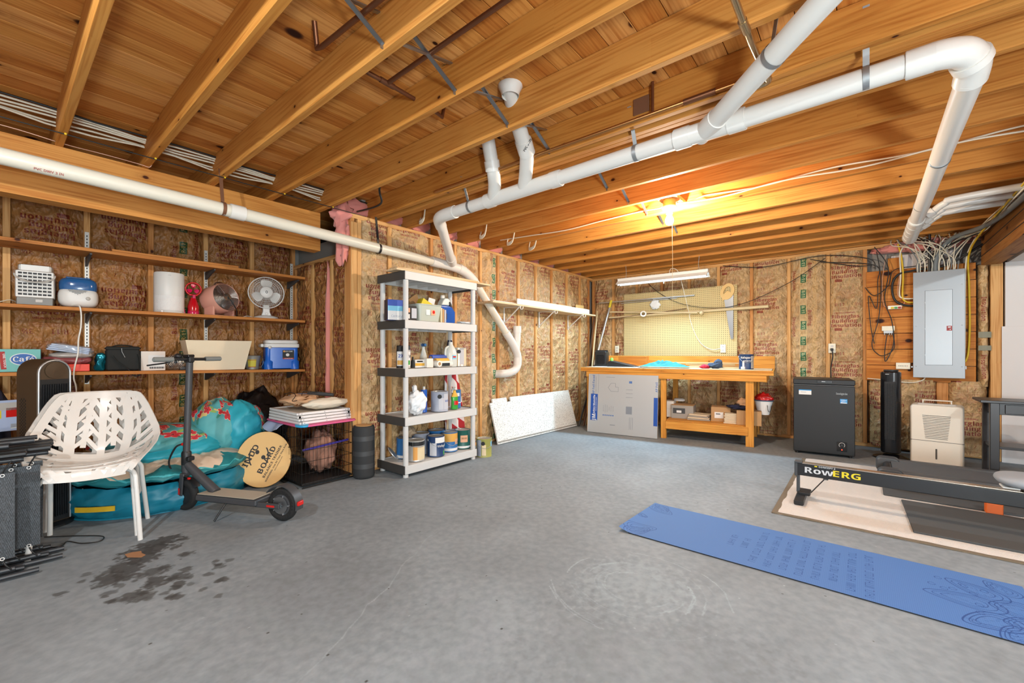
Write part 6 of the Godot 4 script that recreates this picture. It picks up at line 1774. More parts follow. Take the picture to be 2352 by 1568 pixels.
func build_bench() -> void:
	colors({"ivory": ["e6dfc8", .4], "peg": ["cdb985", .7], "foil_board": ["b9bcbd", .35, .35], "foil_blue": ["174ba0", .4], "foil_ink": ["7d838c", .5], "foil_ink_blue": ["4a6ea8", .5], "saw_blade": ["8f959b", .35, .8], "saw_wood": ["dcb876", .5], "marble": ["e6e8e4", .25], "teal_shirt": ["2c7f86", .9], "lime": ["7ed957", .5], "glove_blue": ["3f5068", .9], "glove_red": ["c0304a", .9], "strip_wood": ["d9b98a", .6], "particle": ["b07a3e", .6], "box_white": ["d9d4ce", .8], "tile_cream": ["d2c2a6", .8], "stone_grey": ["9a958c", .8], "level_yellow": ["d9c83a", .4], "alu": ["c6cacd", .3, .85], "bark": ["6a4a35", .8], "dowel": ["d6c49c", .6]})
	# --- left wall: shelf with offcuts, leaning slab, sticks in the corner
	var s := thing("wall_shelf", "long pale shelf on white brackets high on the left wall", "shelf", V(-3.38, 1.68, -4.83), 90)
	P(s, "board", bx(2.42, .022, .26, 0, 0, 0), "pale_wood")
	for x in [-.70, .06, .82]:
		P(s, "bracket", N().bar(V(x, -.012, .12), V(x, -.21, -.14), .012, .008, V(1, 0, 0)).bar(V(x, -.015, -.14), V(x, -.23, -.14), .02, .006, V(0, 0, 1)).bar(V(x, -.016, -.14), V(x, -.016, .13), .02, .006), "white_plastic")
		P(s, "hook", N().tube(spline([V(x, -.02, .12), V(x, -.05, .135), V(x, -.045, .16), V(x, -.02, .165)], 4), .006, 8), "white_plastic")
	for q in [["white trim board lying along the front of the long wall shelf", 1.8, .075, .014, -3.31, -5.03, .0], ["second white trim strip lying flat on the long wall shelf", 1.15, .02, .06, -3.36, -4.3, .0], ["thin white strip on the shelf's near end", .7, .012, .05, -3.42, -4.0, .0], ["pale board on top of the white trim at the shelf's middle", 1.15, .014, .09, -3.43, -4.95, .085]]:
		single("trim_board", q[0], "board", bx(q[1], q[2], q[3], 0, q[2] / 2, 0, .002), M["white_paint" if q[6] == 0.0 else "strip_wood"], V(q[4], 1.692 + q[6], q[5]), 90, "offcuts on the long wall shelf")
	single("wood_block", "square plywood offcut standing at the far end of the wall shelf", "board", bx(.2, .15, .018, 0, .075, 0), M.saw_wood, V(-3.44, 1.692, -5.86), 84)
	single("wood_block", "small orange wood block behind the trim on the wall shelf", "board", bx(.14, .1, .04, 0, .05, 0), M.particle, V(-3.47, 1.72, -5.35), 88)
	var mi := Image.create(512, 256, false, Image.FORMAT_RGB8); mi.fill(hexc("e4e6e2"))
	var rr := RandomNumberGenerator.new(); rr.seed = 3
	for k in 2600:
		var g := rr.randf_range(.45, .82)
		mi.fill_rect(Rect2i(rr.randi() % 512, rr.randi() % 256, rr.randi_range(1, 5), rr.randi_range(1, 3)), Color(g, g * 1.0, g * .97))
	M.marble.albedo_texture = tex_of(mi); M.marble.albedo_color = Color.WHITE; M.marble.uv1_scale = V(1.0, 2.0, 1)
	var sl := thing("stone_slab", "white speckled countertop slab leaning on the left wall", "slab", V(-3.33, 0, -4.68), 90)
	sl.basis = Basis.from_euler(Vector3(deg_to_rad(-15), deg_to_rad(88.5), 0))
	P(sl, "slab", N().prism(PackedVector2Array([W(-.86, .0), W(.87, .0), W(.85, .545), W(-.49, .545), W(-.49, .49), W(-.56, .49), W(-.56, .545), W(-.82, .545), W(-.82, .5), W(-.87, .5)]), .022, T(0, .004, 0), .002), "marble")
	P(sl, "edge_strip", bx(1.72, .014, .03, .005, .03, .006, .002), "stone_grey")
	for q in [["tall pale wood strip leaning in the room corner", V(-3.24, .0, -5.72), V(-3.36, 1.78, -6.3), .03, .012, "dowel"], ["second pale wood strip leaning in the room corner", V(-3.2, 0, -5.85), V(-3.36, 1.40, -6.38), .035, .014, "strip_wood"], ["brown wood strip leaning behind the pale ones", V(-3.3, 0, -5.75), V(-3.42, 1.72, -6.3), .025, .014, "bark"]]:
		single("leaning_strip", q[0], "strip", N().bar(q[1], q[2], q[3], q[4], V(1, 0, 0), .002), M[q[5]], Vector3.ZERO)
	for k in 3: single("dark_rod", ["black rod standing in the corner left of the bench", "brown rod standing in the corner left of the bench", "grey rod nearest the bench leg in the corner"][k], "rod", N().tube([V(-3.24 + k * .05, .012, -5.50 - k * .05), V(-3.18 + k * .02, .82, -5.86 - k * .03)], [.012, .016, .011][k], 10), M[["black_plastic", "bark", "steel"][k]])
	var lv := thing("pole_level", "aluminium pole with a yellow end leaning from the bench to the wall", "pole", Vector3.ZERO)
	P(lv, "pole", N().tube([V(-3.28, .9, -6.05), V(-3.16, 1.88, -6.36)], .018, 12), "alu")
	P(lv, "yellow_end", N().tube([V(-3.167, 1.82, -6.34), V(-3.153, 1.94, -6.375)], .0205, 12), "level_yellow")
	# --- pegboard and what hangs on it
	var pi := Image.create(48, 48, false, Image.FORMAT_RGB8); pi.fill(Color(1, 1, 1)); fill_poly(pi, ell2(W(24, 24), 8.0, 16), Color(.24, .18, .12))
	var pm: StandardMaterial3D = M.peg; pm.albedo_texture = tex_of(pi); pm.uv1_scale = V(1 / .0265, 1 / .0265, 1)
	var pg := single("pegboard", "large tan pegboard on the wall above the workbench", "pegboard", N().box(V(1.645, 1.06, .007), Transform3D(), .001), M.peg, V(-2.147, 1.497, -6.452))
	var sw := thing("hand_saw", "hand saw hanging by its wooden handle on the pegboard", "saw", V(-1.43, 1.66, -6.425))
	sw.rotation_degrees.z = -2
	P(sw, "blade", N().prism(PackedVector2Array([W(-.065, .2), W(.055, .24), W(.075, -.37), W(.045, -.38)]), .0025, T(0, 0, 0)), "saw_blade")
	var hd := N()
	var ho := ell(.085, .115, 26); var hi := ell(.045, .07, 26)
	for i in 26:
		var j := (i + 1) % 26
		for z in [-.012, .012]:
			var nz := V(0, 0, signf(z))
			hd.quad(V(ho[i].x, ho[i].y, z), V(ho[j].x, ho[j].y, z), V(hi[j].x, hi[j].y, z), V(hi[i].x, hi[i].y, z), nz)
		hd.quad(V(ho[i].x, ho[i].y, -.012), V(ho[j].x, ho[j].y, -.012), V(ho[j].x, ho[j].y, .012), V(ho[i].x, ho[i].y, .012), V(ho[i].x, ho[i].y, 0).normalized())
		hd.quad(V(hi[i].x, hi[i].y, -.012), V(hi[j].x, hi[j].y, -.012), V(hi[j].x, hi[j].y, .012), V(hi[i].x, hi[i].y, .012), -V(hi[i].x, hi[i].y, 0).normalized())
	P(sw, "handle", hd, "saw_wood", T(-.02, .275, 0, 0, 0, -18))
	P(sw, "handle_cheek", N().prism(PackedVector2Array([W(-.075, .15), W(.0, .2), W(.05, .25), W(-.02, .29), W(-.09, .22)]), .022, Transform3D(), .003), "saw_wood")
	single("metal_track", "long aluminium track resting on pegboard hooks", "track", N().bar(V(-3.38, 1.915, -6.40), V(-1.87, 1.92, -6.42), .05, .018, Vector3.UP, .002), M.alu)
	single("metal_track", "shorter aluminium strip under the long track", "track", N().bar(V(-3.0, 1.885, -6.41), V(-2.12, 1.90, -6.425), .02, .012, Vector3.UP, .002), M.alu)
	single("wood_rod", "long thick wooden rod across the pegboard and past its right edge", "rod", N().tube([V(-3.2, 1.665, -6.40), V(-2.2, 1.68, -6.41), V(-.95, 1.70, -6.42)], [.014, .017, .021], 12), M.dowel)
	single("curtain_rod", "wooden curtain rod with a ball finial on the pegboard", "rod", N().tube([V(-3.22, 1.76, -6.38), V(-1.82, 1.665, -6.385)], .013, 10).ball(V(.03, .03, .03), T(-1.77, 1.664, -6.385)), M.dowel)
	single("thin_rod", "thin dark rod lying across the curtain rod", "rod", N().tube([V(-3.2, 1.64, -6.39), V(-1.98, 1.735, -6.40)], .006, 6), M.bark)
	single("tape_roll", "roll of masking tape hanging on a rod end at the pegboard", "tape", N().lathe([W(.026, -.018), W(.045, -.018), W(.045, .018), W(.026, .018), W(.026, -.018)], 24, T(0, 0, 0, 20, 90)), M.white_paint, V(-2.60, 1.69, -6.34))
	single("small_bag", "small clear plastic bag pinned below the aluminium track", "bag", lump(V(.075, .07, .012), 611, .25), M.white_bag, V(-2.45, 1.835, -6.42))
	outlet("ivory wall outlet on the stud left of the pegboard", V(-3.09, 1.15, -6.455))
	outlet("ivory wall outlet set into the pegboard", V(-1.50, 1.152, -6.44))
	single("lamp_cord", "white cord from the shop light down to the pegboard outlet", "cord", N().tube(spline([V(-1.92, 1.66, -6.42), V(-1.94, 1.62, -6.41), V(-1.88, 1.4, -6.43), V(-1.78, 1.22, -6.43), V(-1.64, 1.14, -6.42), V(-1.53, 1.155, -6.42)], 6), .004, 6), M.white_cord)
	single("black_cable", "thin black cable sagging across the back wall above the pegboard", "cable", N().tube(spline([V(-2.6, 2.3, -6.44), V(-2.5, 2.1, -6.42), V(-2.1, 1.83, -6.40), V(-1.6, 1.72, -6.40), V(-1.2, 1.77, -6.42), V(-.7, 2.0, -6.44), V(-.35, 2.25, -6.44)], 6), .004, 6), M.wire_black)
	# --- workbench
	var wb := thing("workbench", "yellow pine workbench with a lower shelf on its right half", "workbench", V(-3.0, 0, -5.33), 7.02)
	P(wb, "top", bx(2.33, .024, .86, 1.075, .878, -.40, .004), "bench"); P(wb, "top_sheet", bx(2.26, .006, .7, 1.09, .893, -.32, .002), "pale_wood")
	P(wb, "top_edge", bx(2.33, .03, .02, 1.075, .851, .02, .003), "bench")
	P(wb, "apron", bx(2.18, .075, .038, 1.08, .80, .0, .003), "bench"); P(wb, "apron", bx(.038, .09, .78, 2.155, .80, -.4, .003), "bench"); P(wb, "apron", bx(.038, .09, .78, 0, .80, -.4, .003), "bench")
	P(wb, "backsplash", bx(2.33, .16, .02, 1.075, .97, -.82, .003), "bench")
	for x in [.03, 1.03, 2.0]:
		for z in [-.02, -.74]: P(wb, "leg", bx(.085 if x != 1.03 else .065, .78, .05, x, .39, z - .02, .003), "bench")
	P(wb, "side_board", bx(.02, .7, .09, 2.06, .4, -.74, .002), "bench")
	P(wb, "shelf_rail", bx(.93, .1, .038, 1.52, .178, -.02, .003), "bench")
	P(wb, "shelf_rail", bx(.038, .1, .7, 2.0, .178, -.4, .003), "bench")
	P(wb, "lower_shelf", bx(.95, .018, .68, 1.52, .225, -.40, .002), "bench")
	var fo := thing("foam_board", "silver foil faced foam panel with blue logo print leaning on the bench", "foam panel", BW(.51, .004, .085), 7.02)
	fo.rotation_degrees.x = -4.5
	P(fo, "panel", bx(.94, .80, .02, 0, .40, 0, .001), "foil_board"); P(fo, "edge", bx(.004, .80, .021, -.47, .4, 0, 0), "ink_white")
	var up := func(st: String, h: float, x: float, y: float, key: String, bold := true) -> void: letters(fo, st, h, M[key], T(x, y, .0108, 0, 0, 90), bold)
	P(fo, "logo_panel", bx(.10, .36, .0012, -.385, .345, .0104, 0), "foil_blue"); P(fo, "logo_panel", bx(.05, .36, .0012, .444, .335, .0104, 0), "foil_blue")
	up.call("Johns Manville", .026, -.385, .385, "ink_white"); up.call("A Berkshire Hathaway Company", .009, -.357, .385, "ink_white"); up.call("JM", .05, -.385, .21, "ink_white"); up.call("AP Foil-Faced", .03, -.40, .655, "foil_ink_blue"); up.call("Polyiso Continuous Insulation", .012, -.365, .655, "foil_ink", false); up.call("AP Foil", .028, .452, .65, "foil_ink_blue")
	for k in 6:
		P(fo, "icon", N().prism(ell(.0095, .0095, 14), .001, T(-.25 + k * .027, .245, .0104)), "foil_ink_blue")
		up.call(["Higher R per inch", "Continuous Insulation", "Moisture Resistant", "Recyclable", "Code Compliant", "Easy to Install"][k], .008, -.25 + k * .027, .335, "foil_ink", false)
	for q in [[.1, .33, .08, .1], [.1, .6, .09, .004], [.1, .55, .09, .004], [.1, .5, .09, .004], [.11, .16, .004, .16], [.13, .16, .004, .16], [.15, .16, .004, .16], [-.12, .12, .07, .008], [-.33, .67, .003, .26], [-.16, .76, .12, .004], [.115, .7, .04, .03]]: P(fo, "print", bx(q[2], q[3], .001, q[0], q[1], .0103, 0), "foil_ink_blue" if q[3] == .03 else "foil_ink")
	var hs := N(); var hp := [V(-.19, .62, .0108), V(-.15, .68, .0108), V(-.09, .68, .0108), V(-.09, .63, .0108), V(-.05, .63, .0108), V(-.05, .57, .0108), V(-.15, .57, .0108), V(-.19, .62, .0108)]
	for i in 7: hs.bar(hp[i], hp[i + 1], .004, .0008, V(0, 0, 1))
	P(fo, "house_outline", hs, "foil_ink")
	# --- on the bench
	var Yb := .897
	var ra := thing("charger", "black charging radio standing at the left end of the bench", "charger", BW(.10, Yb, -.30), 12)
	P(ra, "body", N().prism(rrect(.17, .22, .02), .15, T(0, .11, 0), .012), "black_plastic"); P(ra, "front_panel", N().prism(rrect(.12, .13, .02), .01, T(0, .10, .077), .004), "black_gloss")
	P(ra, "handle", N().bar(V(-.09, .225, 0), V(.09, .225, 0), .03, .022, Vector3.UP, .006), "black_plastic"); P(ra, "base", bx(.2, .02, .18, 0, .01, 0, .005), "black_plastic")
	single("marker_can", "small bright green cylinder next to the black charger", "can", N().lathe([W(0, 0), W(.022, 0), W(.022, .11), W(.012, .125), W(0, .125)], 18), M.lime, BW(.235, Yb, -.34))
	var tc := single("tool_case", "low black case lying open on the bench", "case", N().prism(PackedVector2Array([W(-.2, 0), W(.2, 0), W(.2, .012), W(.05, .045), W(-.16, .085), W(-.2, .06)]), .18, Transform3D(), .006), M.black_plastic, BW(.44, Yb, -.22), 4)
	single("wood_box", "plain brown wood panel box behind the black case", "box", N().box(V(.40, .15, .16), T(0, .075, 0), .003, W(1.1, .4)), M.panel_pine, BW(.50, Yb, -.52), 7)
	single("flat_board", "flat white board under the charger and case", "board", bx(.62, .008, .3, 0, .004, 0, .001), M.white_paint, BW(.36, Yb - .004, -.16), 6)
	single("shirt", "teal cloth lying crumpled on the bench", "cloth", N().grid(func(u: float, v: float):
		var f := noise(1.0, 71, 3)
		return V((u - .5) * .64, .015 + (.055 + f.get_noise_2d(u * 5, v * 5) * .07) * sin(u * PI) * sin(v * PI), -(v - .5) * .28), 26, 16, false), M.teal_shirt, BW(.99, Yb, -.24), 7)
	for k in 7: single("wood_strip", ["long pale strip at the back of the bench", "second strip on the bench", "third strip on the bench pile", "fourth strip on the bench pile", "short strip on the bench pile", "upper strip on the bench pile", "top wide pale strip of the bench pile"][k], "wood strip", bx([.9, .8, .75, .7, .4, .6, .95][k], .016, [.05, .04, .05, .04, .05, .05, .09][k], 0, .008, 0, .002), M[["strip_wood", "pale_wood", "dowel", "strip_wood", "particle", "dowel", "strip_wood"][k]], BW([1.45, 1.52, 1.5, 1.6, 1.75, 1.5, 1.45][k], Yb + [0, 0, 0, .017, .017, .034, .051][k], [-.62, -.56, -.50, -.58, -.52, -.60, -.6][k]), 7 + k, "wood strips on the bench")
	var gl := thing("work_gloves", "grey-blue and red work gloves on the bench", "gloves", BW(1.58, Yb, -.28), 20)
	P(gl, "glove", lump(V(.09, .035, .06), 72, .3), "glove_blue", T(.02, .035, 0)); P(gl, "glove", lump(V(.06, .025, .05), 73, .3), "glove_red", T(-.10, .022, .02)); P(gl, "cuff", lump(V(.05, .045, .04), 74, .2), "glove_blue", T(.06, .07, -.01))
	var pc := can("paint_can", "navy paint can with white drips on the right end of the bench", "paint can", .08, .18, BW(1.95, Yb, -.25), 20, "can_navy", [[-55, -20, .0, .03, "ink_white"], [30, 80, .01, .16, "can_silver"], [-40, -24, .02, .1, "ink_white"]])
	P(pc, "lettering", wrapped("Valspar", .024, .0808, -14, .14), "ink_white"); P(pc, "lettering", wrapped("SIGNATURE", .014, .0808, 6, .1), "ink_white"); bail(pc, .08, .18, .07)
	# --- on the lower shelf
	var Ys := .2345
	var b := carton("carton", "grey printed carton under the bench, left of the stacked tiles", "box", .27, .17, .25, BW(1.21, Ys, -.38), 9, M.cardboard_grey)
	P(b, "print", bx(.15, .07, .001, -.04, .10, .1255, 0), "dark_grey"); P(b, "label", bx(.06, .03, .001, -.04, .09, .1262, 0), "ink_white"); P(b, "lid_flap", bx(.28, .006, .26, 0, .174, 0, .002), "cardboard")
	carton("carton", "white carton at the left end of the lower bench shelf", "box", .12, .11, .2, BW(1.03, Ys, -.42), 7, M.box_white)
	carton("carton", "grey-white carton on the white one at the shelf's left end", "box", .12, .1, .2, BW(1.03, Ys + .111, -.42), 9, M.box_white)
	single("white_bracket", "white curved plastic fitting on top of the cartons", "fitting", N().lathe([W(0, 0), W(.07, 0), W(.075, .02), W(.05, .035), W(0, .03)], 20, Transform3D(), 1.0, .7), M.white_plastic, BW(1.14, Ys + .21, -.45))
	for k in 4: single("stone_tile", ["lowest grey slate piece of the pile under the bench", "second grey slate piece of the pile", "third grey slate piece of the pile", "top slate piece of the pile"][k], "slate", bx(.27 - k * .015, .018, .2, 0, .009, 0, .004), M[["stone_grey", "tile_cream", "stone_grey", "tile_cream"][k]], BW(1.41 + .006 * k, Ys + k * .019, -.3), 12 - 5 * k, "slate pile under the bench")
	b = carton("carton", "brown carton with a white shipping label under the bench", "box", .22, .18, .22, BW(1.66, Ys, -.36), 12, M.cardboard)
	P(b, "label", bx(.1, .075, .001, -.02, .08, .111, 0), "ink_white"); P(b, "label_print", bx(.05, .01, .001, -.03, .095, .1118, 0), "ink_black")
	for k in 9: single("ceramic_tile", "cream tile in the stack beside the labelled carton", "tile", bx(.155, .013, .155, 0, .0065, 0, .002), M.tile_cream, BW(1.79 + .004 * (k % 3), Ys + k * .0138, -.22 - .003 * (k % 2)), 6 + (k * 5) % 9, "cream tiles stacked under the bench")
	carton("carton", "open brown carton holding cloths at the right end of the shelf", "box", .26, .17, .24, BW(1.98, Ys, -.24), 10, M.cardboard)
	single("dark_cloth", "dark blue cloth and strap on top of the open carton", "cloth", lump(V(.13, .028, .07), 76, .35), M.navy_cloth, BW(1.87, Ys + .2, -.22), 0)
	single("paper_bag", "tan crumpled paper on top of the dark cloth", "paper", lump(V(.07, .05, .05), 77, .35), M.tan_cloth, BW(1.92, Ys + .25, -.26), 0)
	var wg := thing("gift_bag", "white paper bag with red cloth sticking out, at the bench's right leg", "bag", BW(2.13, Ys + .12, -.30), 0)
	P(wg, "bag", N().lathe([W(0, 0), W(.06, 0), W(.075, .06), W(.10, .17), W(.095, .17), W(.07, .06), W(0, .01)], 14, Transform3D(), 1.0, .7), "ink_white")
	P(wg, "red_cloth", lump(V(.09, .06, .06), 78, .3), "red_reflector", T(0, .19, 0)); P(wg, "blue_rim", N().tube(hoop(.1, .07, 0, 18).map(func(p): return V(p.x, .17, p.y)), .008, 6, false), "glove_blue")
	P(wg, "handle", N().tube(spline([V(.05, .12, .06), V(.06, .06, .09), V(.08, .05, .08), V(.09, .12, .05)], 5), .003, 5), "ink_black")

func build_panel_wall() -> void:
	colors({"panel_grey": ["989da1", .4, .2], "panel_door": ["a0a5a9", .35, .2], "freezer_black": ["131416", .5], "seal_grey": ["55585a", .5], "dehum": ["ddd5c6", .4], "dehum_line": ["4a4640", .6], "table_black": ["262425", .35], "knob_pewter": ["6d6a66", .35, .7], "estar": ["2b8fd0", .5], "red_tag": ["9c2b28", .5], "led_green": ["3c9a4a", .5], "conduit": ["6f7679", .5], "blue_print": ["83826f", .6]})
	var w := wall_b
	# horizontal pine boards behind the electrical panel
	for k in 7:
		plank(w, "panel_board", .875, .176, .02, V(.467, .865 + k * .18, .03), "panel_pine" if k % 2 else "panel_pine_b", .003)
	plank(w, "short_board", .12, .22, .02, V(.28, 2.06, .0), "panel_pine"); plank(w, "foundation_patch", .5, .2, .02, V(.5, 2.1, -.04), "drywall")
	plank(w, "corner_post", .085, 2.0, .12, V(1.045, 1.0, .0), "stud")
	plank(w, "short_stud", .09, .8, .05, V(.66, .40, .0), "stud_b")
	# bulging paper faced batts below and beside the boards
	batt(w, .05, .63, .03, .80, "kraft_0_1", false, 811, .13); batt(w, .69, .99, .03, .80, "kraft_1_1", false, 812, .12); batt(w, .915, 1.0, .75, 2.0, "kraft_2_1", false, 813, .09)
	for q in [[.18, .42, .035], [.32, .44, .03], [.96, 1.25, .06], [.96, 1.12, .05]]: part(w, "print_band", N().grid(func(u: float, v: float): return V(q[0] + (u - .5) * .09, q[1] + v * q[2], .075 + .012 * sin(u * 3.0)), 4, 2), M.blue_print)
	part(w, "insulation_tuft", lump(V(.4, .06, .08), 821, .3), mat("pink_wool"), T(.5, 2.27, .02))
	# girder over the opening at the right, and the finished wall beyond it
	part(ceil_node, "girder", N().box(V(9.2, .36, .14), T(0, 0, 0, 90), .006, W(.3, .2)), M.rough_beam, T(.997, 2.162, -1.78))
	for y in [2.07, 2.17, 2.26]: part(ceil_node, "girder_seam", bx(.004, .006, 9.2, .926, y, -1.78, 0), mat("ink_black"))
	var we := setting("wall_end", V(2.1, 0, -6.47))
	part(we, "drywall", bx(2.0, 2.0, .08, 0, 1.0, 0, 0), M.drywall)
	part(we, "drywall_lower", bx(2.02, 1.36, .006, -.015, .68, .045, .001), M.drywall)
	part(we, "soffit", bx(2.0, .34, .9, .02, 2.17, .42, 0), M.drywall)
	# electrical panel
	var p := thing("electrical_panel", "grey steel electrical panel with a hinged door on pine boards", "electrical panel", V(.617, .832, -6.395))
	P(p, "box", bx(.37, 1.11, .07, 0, .565, 0, .004), "panel_grey"); P(p, "cover", bx(.392, 1.135, .01, 0, .565, .04, .003), "panel_grey")
	var d := P(p, "door", bx(.205, .79, .004, .0, .53, .047, .001), "panel_door")
	P(d, "door_gap", bx(.209, .794, .002, .0, .53, .045, 0), "dark_grey")
	for y in [.24, .52, .80]: P(d, "hinge", bx(.005, .016, .005, -.104, y, .05, 0), "zinc")
	P(d, "warning_tag", bx(.04, .05, .001, .08, .52, .0495, 0), "red_tag"); P(d, "tag_print", bx(.02, .012, .001, .08, .532, .0502, 0), "ink_white"); P(d, "latch", bx(.006, .012, .003, .086, .508, .0505, 0), "ink_white")
	for x in [-.172, .172]: for y in [.12, .55, .97]: P(p, "cover_screw", N().lathe([W(0, .004), W(.005, .003), W(.006, 0)], 12, T(x, y, .045, 0, 90)), "zinc")
	P(p, "side_knockout", bx(.02, .035, .03, .2, .11, .0, .003), "white_plastic"); P(p, "side_clamp", bx(.02, .02, .03, -.2, .11, 0, .003), "steel")
	# cables out of its top
	var rr := RandomNumberGenerator.new(); rr.seed = 9
	var top := 1.965
	for k in 30:
		var x := .455 + rr.randf() * .31
		var right := k % 3 == 0
		var pts := []
		if right: pts = [V(x, top - .02, -6.40), V(x + .01, top + .12, -6.38), V(lerpf(x, .85, .6), 2.2 + rr.randf() * .06, -6.28), V(.88, 2.22 + rr.randf() * .1, -5.8), V(.885, 2.22 + rr.randf() * .1, -4.5), V(.885, 2.23 + rr.randf() * .1, -2.2)]
		else:
			var e := .25 + rr.randf() * .6
			var lp := rr.randf_range(-.05, .05)
			pts = [V(x, top - .02, -6.40), V(x + lp * .3, top + .12, -6.37), V(lerpf(x, e, .5) + lp, 2.19 + rr.randf() * .09, -6.30 + rr.randf() * .05), V(e, 2.27 + rr.randf() * .05, -6.36), V(e + lp, 2.36, -6.44)]
		single("electrical_cable", "loose cable curving up from the grey panel's top into the joists", "cable", N().tube(spline(pts, 6), .0055, 6), M[["wire_white", "wire_white", "wire_white", "wire_white", "wire_grey", "wire_white", "wire_black"][k % 7]], Vector3.ZERO, 0, "cables above the electrical panel")
	single("conduit", "thick grey bent conduit rising from the panel and along the girder", "conduit", N().tube(spline([V(.60, top - .02, -6.40), V(.60, top + .1, -6.38), V(.63, 2.18, -6.33), V(.72, 2.27, -6.2), V(.86, 2.25, -5.7), V(.895, 2.22, -4.8), V(.895, 2.22, -2.2)], 8), .02, 12), M.conduit)
	single("conduit", "straight black conduit rising from the panel top", "conduit", N().tube([V(.55, top - .02, -6.37), V(.55, 2.36, -6.36)], .012, 10), M.black_plastic)
	for k in 2: single("electrical_cable", ["left yellow cable looping into the panel's left side", "yellow cable strapped down the boards right of the panel"][k], "cable", N().tube(spline([[V(.30, 2.3, -6.38), V(.33, 2.15, -6.39), V(.345, 1.95, -6.42), V(.34, 1.72, -6.42), V(.37, 1.66, -6.42), V(.43, 1.645, -6.42)], [V(.885, 2.3, -4.6), V(.86, 2.22, -6.0), V(.84, 2.08, -6.38), V(.85, 1.8, -6.43), V(.855, 1.4, -6.43), V(.845, 1.1, -6.43), V(.82, 1.0, -6.42)]][k], 7), .0085, 8), M.wire_yellow)
	single("electrical_cable", "white cable looping into the panel's left side", "cable", N().tube(spline([V(.38, 2.3, -6.38), V(.32, 2.2, -6.38), V(.325, 1.95, -6.425), V(.315, 1.75, -6.425), V(.345, 1.70, -6.42), V(.43, 1.69, -6.42)], 7), .0075, 8), M.wire_white)
	single("electrical_cable", "thick black cable bent into the panel's left side", "cable", N().tube(spline([V(.95, 2.2, -6.3), V(.7, 2.03, -6.41), V(.45, 2.0, -6.42), V(.31, 1.97, -6.42), V(.255, 1.86, -6.42), V(.27, 1.7, -6.42), V(.34, 1.63, -6.42), V(.43, 1.61, -6.42)], 7), .011, 8), M.wire_black)
	single("electrical_cable", "white cable strapped along the panel's right edge", "cable", N().tube(spline([V(.87, 2.25, -6.2), V(.83, 2.1, -6.38), V(.822, 1.8, -6.43), V(.82, 1.2, -6.43), V(.815, 1.02, -6.42)], 6), .007, 6), M.wire_white)
	for k in 4: single("low_voltage_wire", ["black wire drooping in a long loop down the pine boards", "second black wire hanging beside the stud", "black wire ending at the small splitter", "black wire swagged from the stud across to the panel"][k], "wire", N().tube(spline([[V(.12, 2.25, -6.4), V(.16, 1.9, -6.42), V(.14, 1.5, -6.42), V(.08, 1.2, -6.42), V(.13, 1.08, -6.42), V(.2, 1.07, -6.41), V(.27, 1.15, -6.41), V(.26, 1.31, -6.4)], [V(-.4, 2.2, -6.42), V(.1, 2.1, -6.42), V(.13, 1.9, -6.42), V(.12, 1.6, -6.42), V(.05, 1.75, -6.42), V(.07, 1.4, -6.42), V(.1, 1.2, -6.42)], [V(.1, 2.3, -6.38), V(.22, 2.05, -6.41), V(.19, 1.7, -6.42), V(.25, 1.45, -6.41), V(.265, 1.2, -6.41), V(.2, 1.0, -6.41), V(.19, 1.1, -6.41), V(.21, 1.31, -6.4)], [V(.02, 1.85, -6.42), V(.1, 1.75, -6.42), V(.22, 1.85, -6.42), V(.27, 2.02, -6.42), V(.5, 2.05, -6.42), V(.8, 2.12, -6.40), V(.95, 2.2, -6.3)]][k], 7), .005, 6), M.wire_black)
	single("low_voltage_wire", "thin tan wires running down to the little terminal strip", "wire", N().tube(spline([V(.2, 2.2, -6.4), V(.17, 1.9, -6.425), V(.18, 1.65, -6.425), V(.22, 1.61, -6.42)], 7), .0025, 5).tube(spline([V(.32, 2.0, -6.42), V(.3, 1.75, -6.425), V(.36, 1.68, -6.42), V(.33, 1.6, -6.42)], 7), .0025, 5), M.wire_pink)
	var ts := thing("terminal_strip", "small beige terminal strip with coloured clips on the pine boards", "terminal strip", V(.275, 1.605, -6.425))
	P(ts, "base", bx(.115, .04, .014, 0, 0, 0, .002), "ivory")
	for k in 3: P(ts, "clip", bx(.024, .02, .012, -.02 + k * .03, -.006, .01, .002), ["ink_yellow", "led_green", "ink_red"][k])
	var sp := thing("cable_splitter", "beige coax splitter box with small connectors on the pine boards", "splitter", V(.22, 1.36, -6.42))
	P(sp, "box", bx(.11, .055, .025, 0, 0.01, 0, .003), "ivory"); P(sp, "plate", bx(.08, .03, .018, 0, -.03, 0, .002), "zinc")
	for k in 4: P(sp, "connector", N().tube([V(-.03 + k * .02, -.045, 0), V(-.03 + k * .02, -.065, 0)], .005, 8), "zinc")
	var os := thing("wall_outlet", "beige horizontal outlet left of the panel's lower corner", "outlet", V(.345, .95, -6.43))
	P(os, "cover_plate", bx(.12, .072, .02, 0, 0, 0, .004), "ivory")
	for k in 6: P(os, "slot", bx(.005, .008, .002, -.036 + k * .014, 0, .0105, 0), "ink_black" if k != 5 else "ink_red")
	outlet("white wall outlet on the stud above the freezer", V(-.29, 1.15, -6.475))
	single("appliance_cord", "black cord hanging from the outlet down behind the freezer", "cord", N().tube(spline([V(-.29, 1.13, -6.44), V(-.28, 1.05, -6.43), V(-.30, .9, -6.44), V(-.29, .6, -6.42)], 5), .007, 6).add(bx(.03, .03, .03, -.29, 1.135, -6.45, .005)), M.wire_black)
	single("appliance_cord", "white cord running under the pine boards to the panel", "cord", N().tube(spline([V(.04, .80, -6.42), V(.18, .79, -6.40), V(.4, .77, -6.38), V(.5, .80, -6.40), V(.52, .84, -6.41)], 5), .006, 6), M.wire_white)
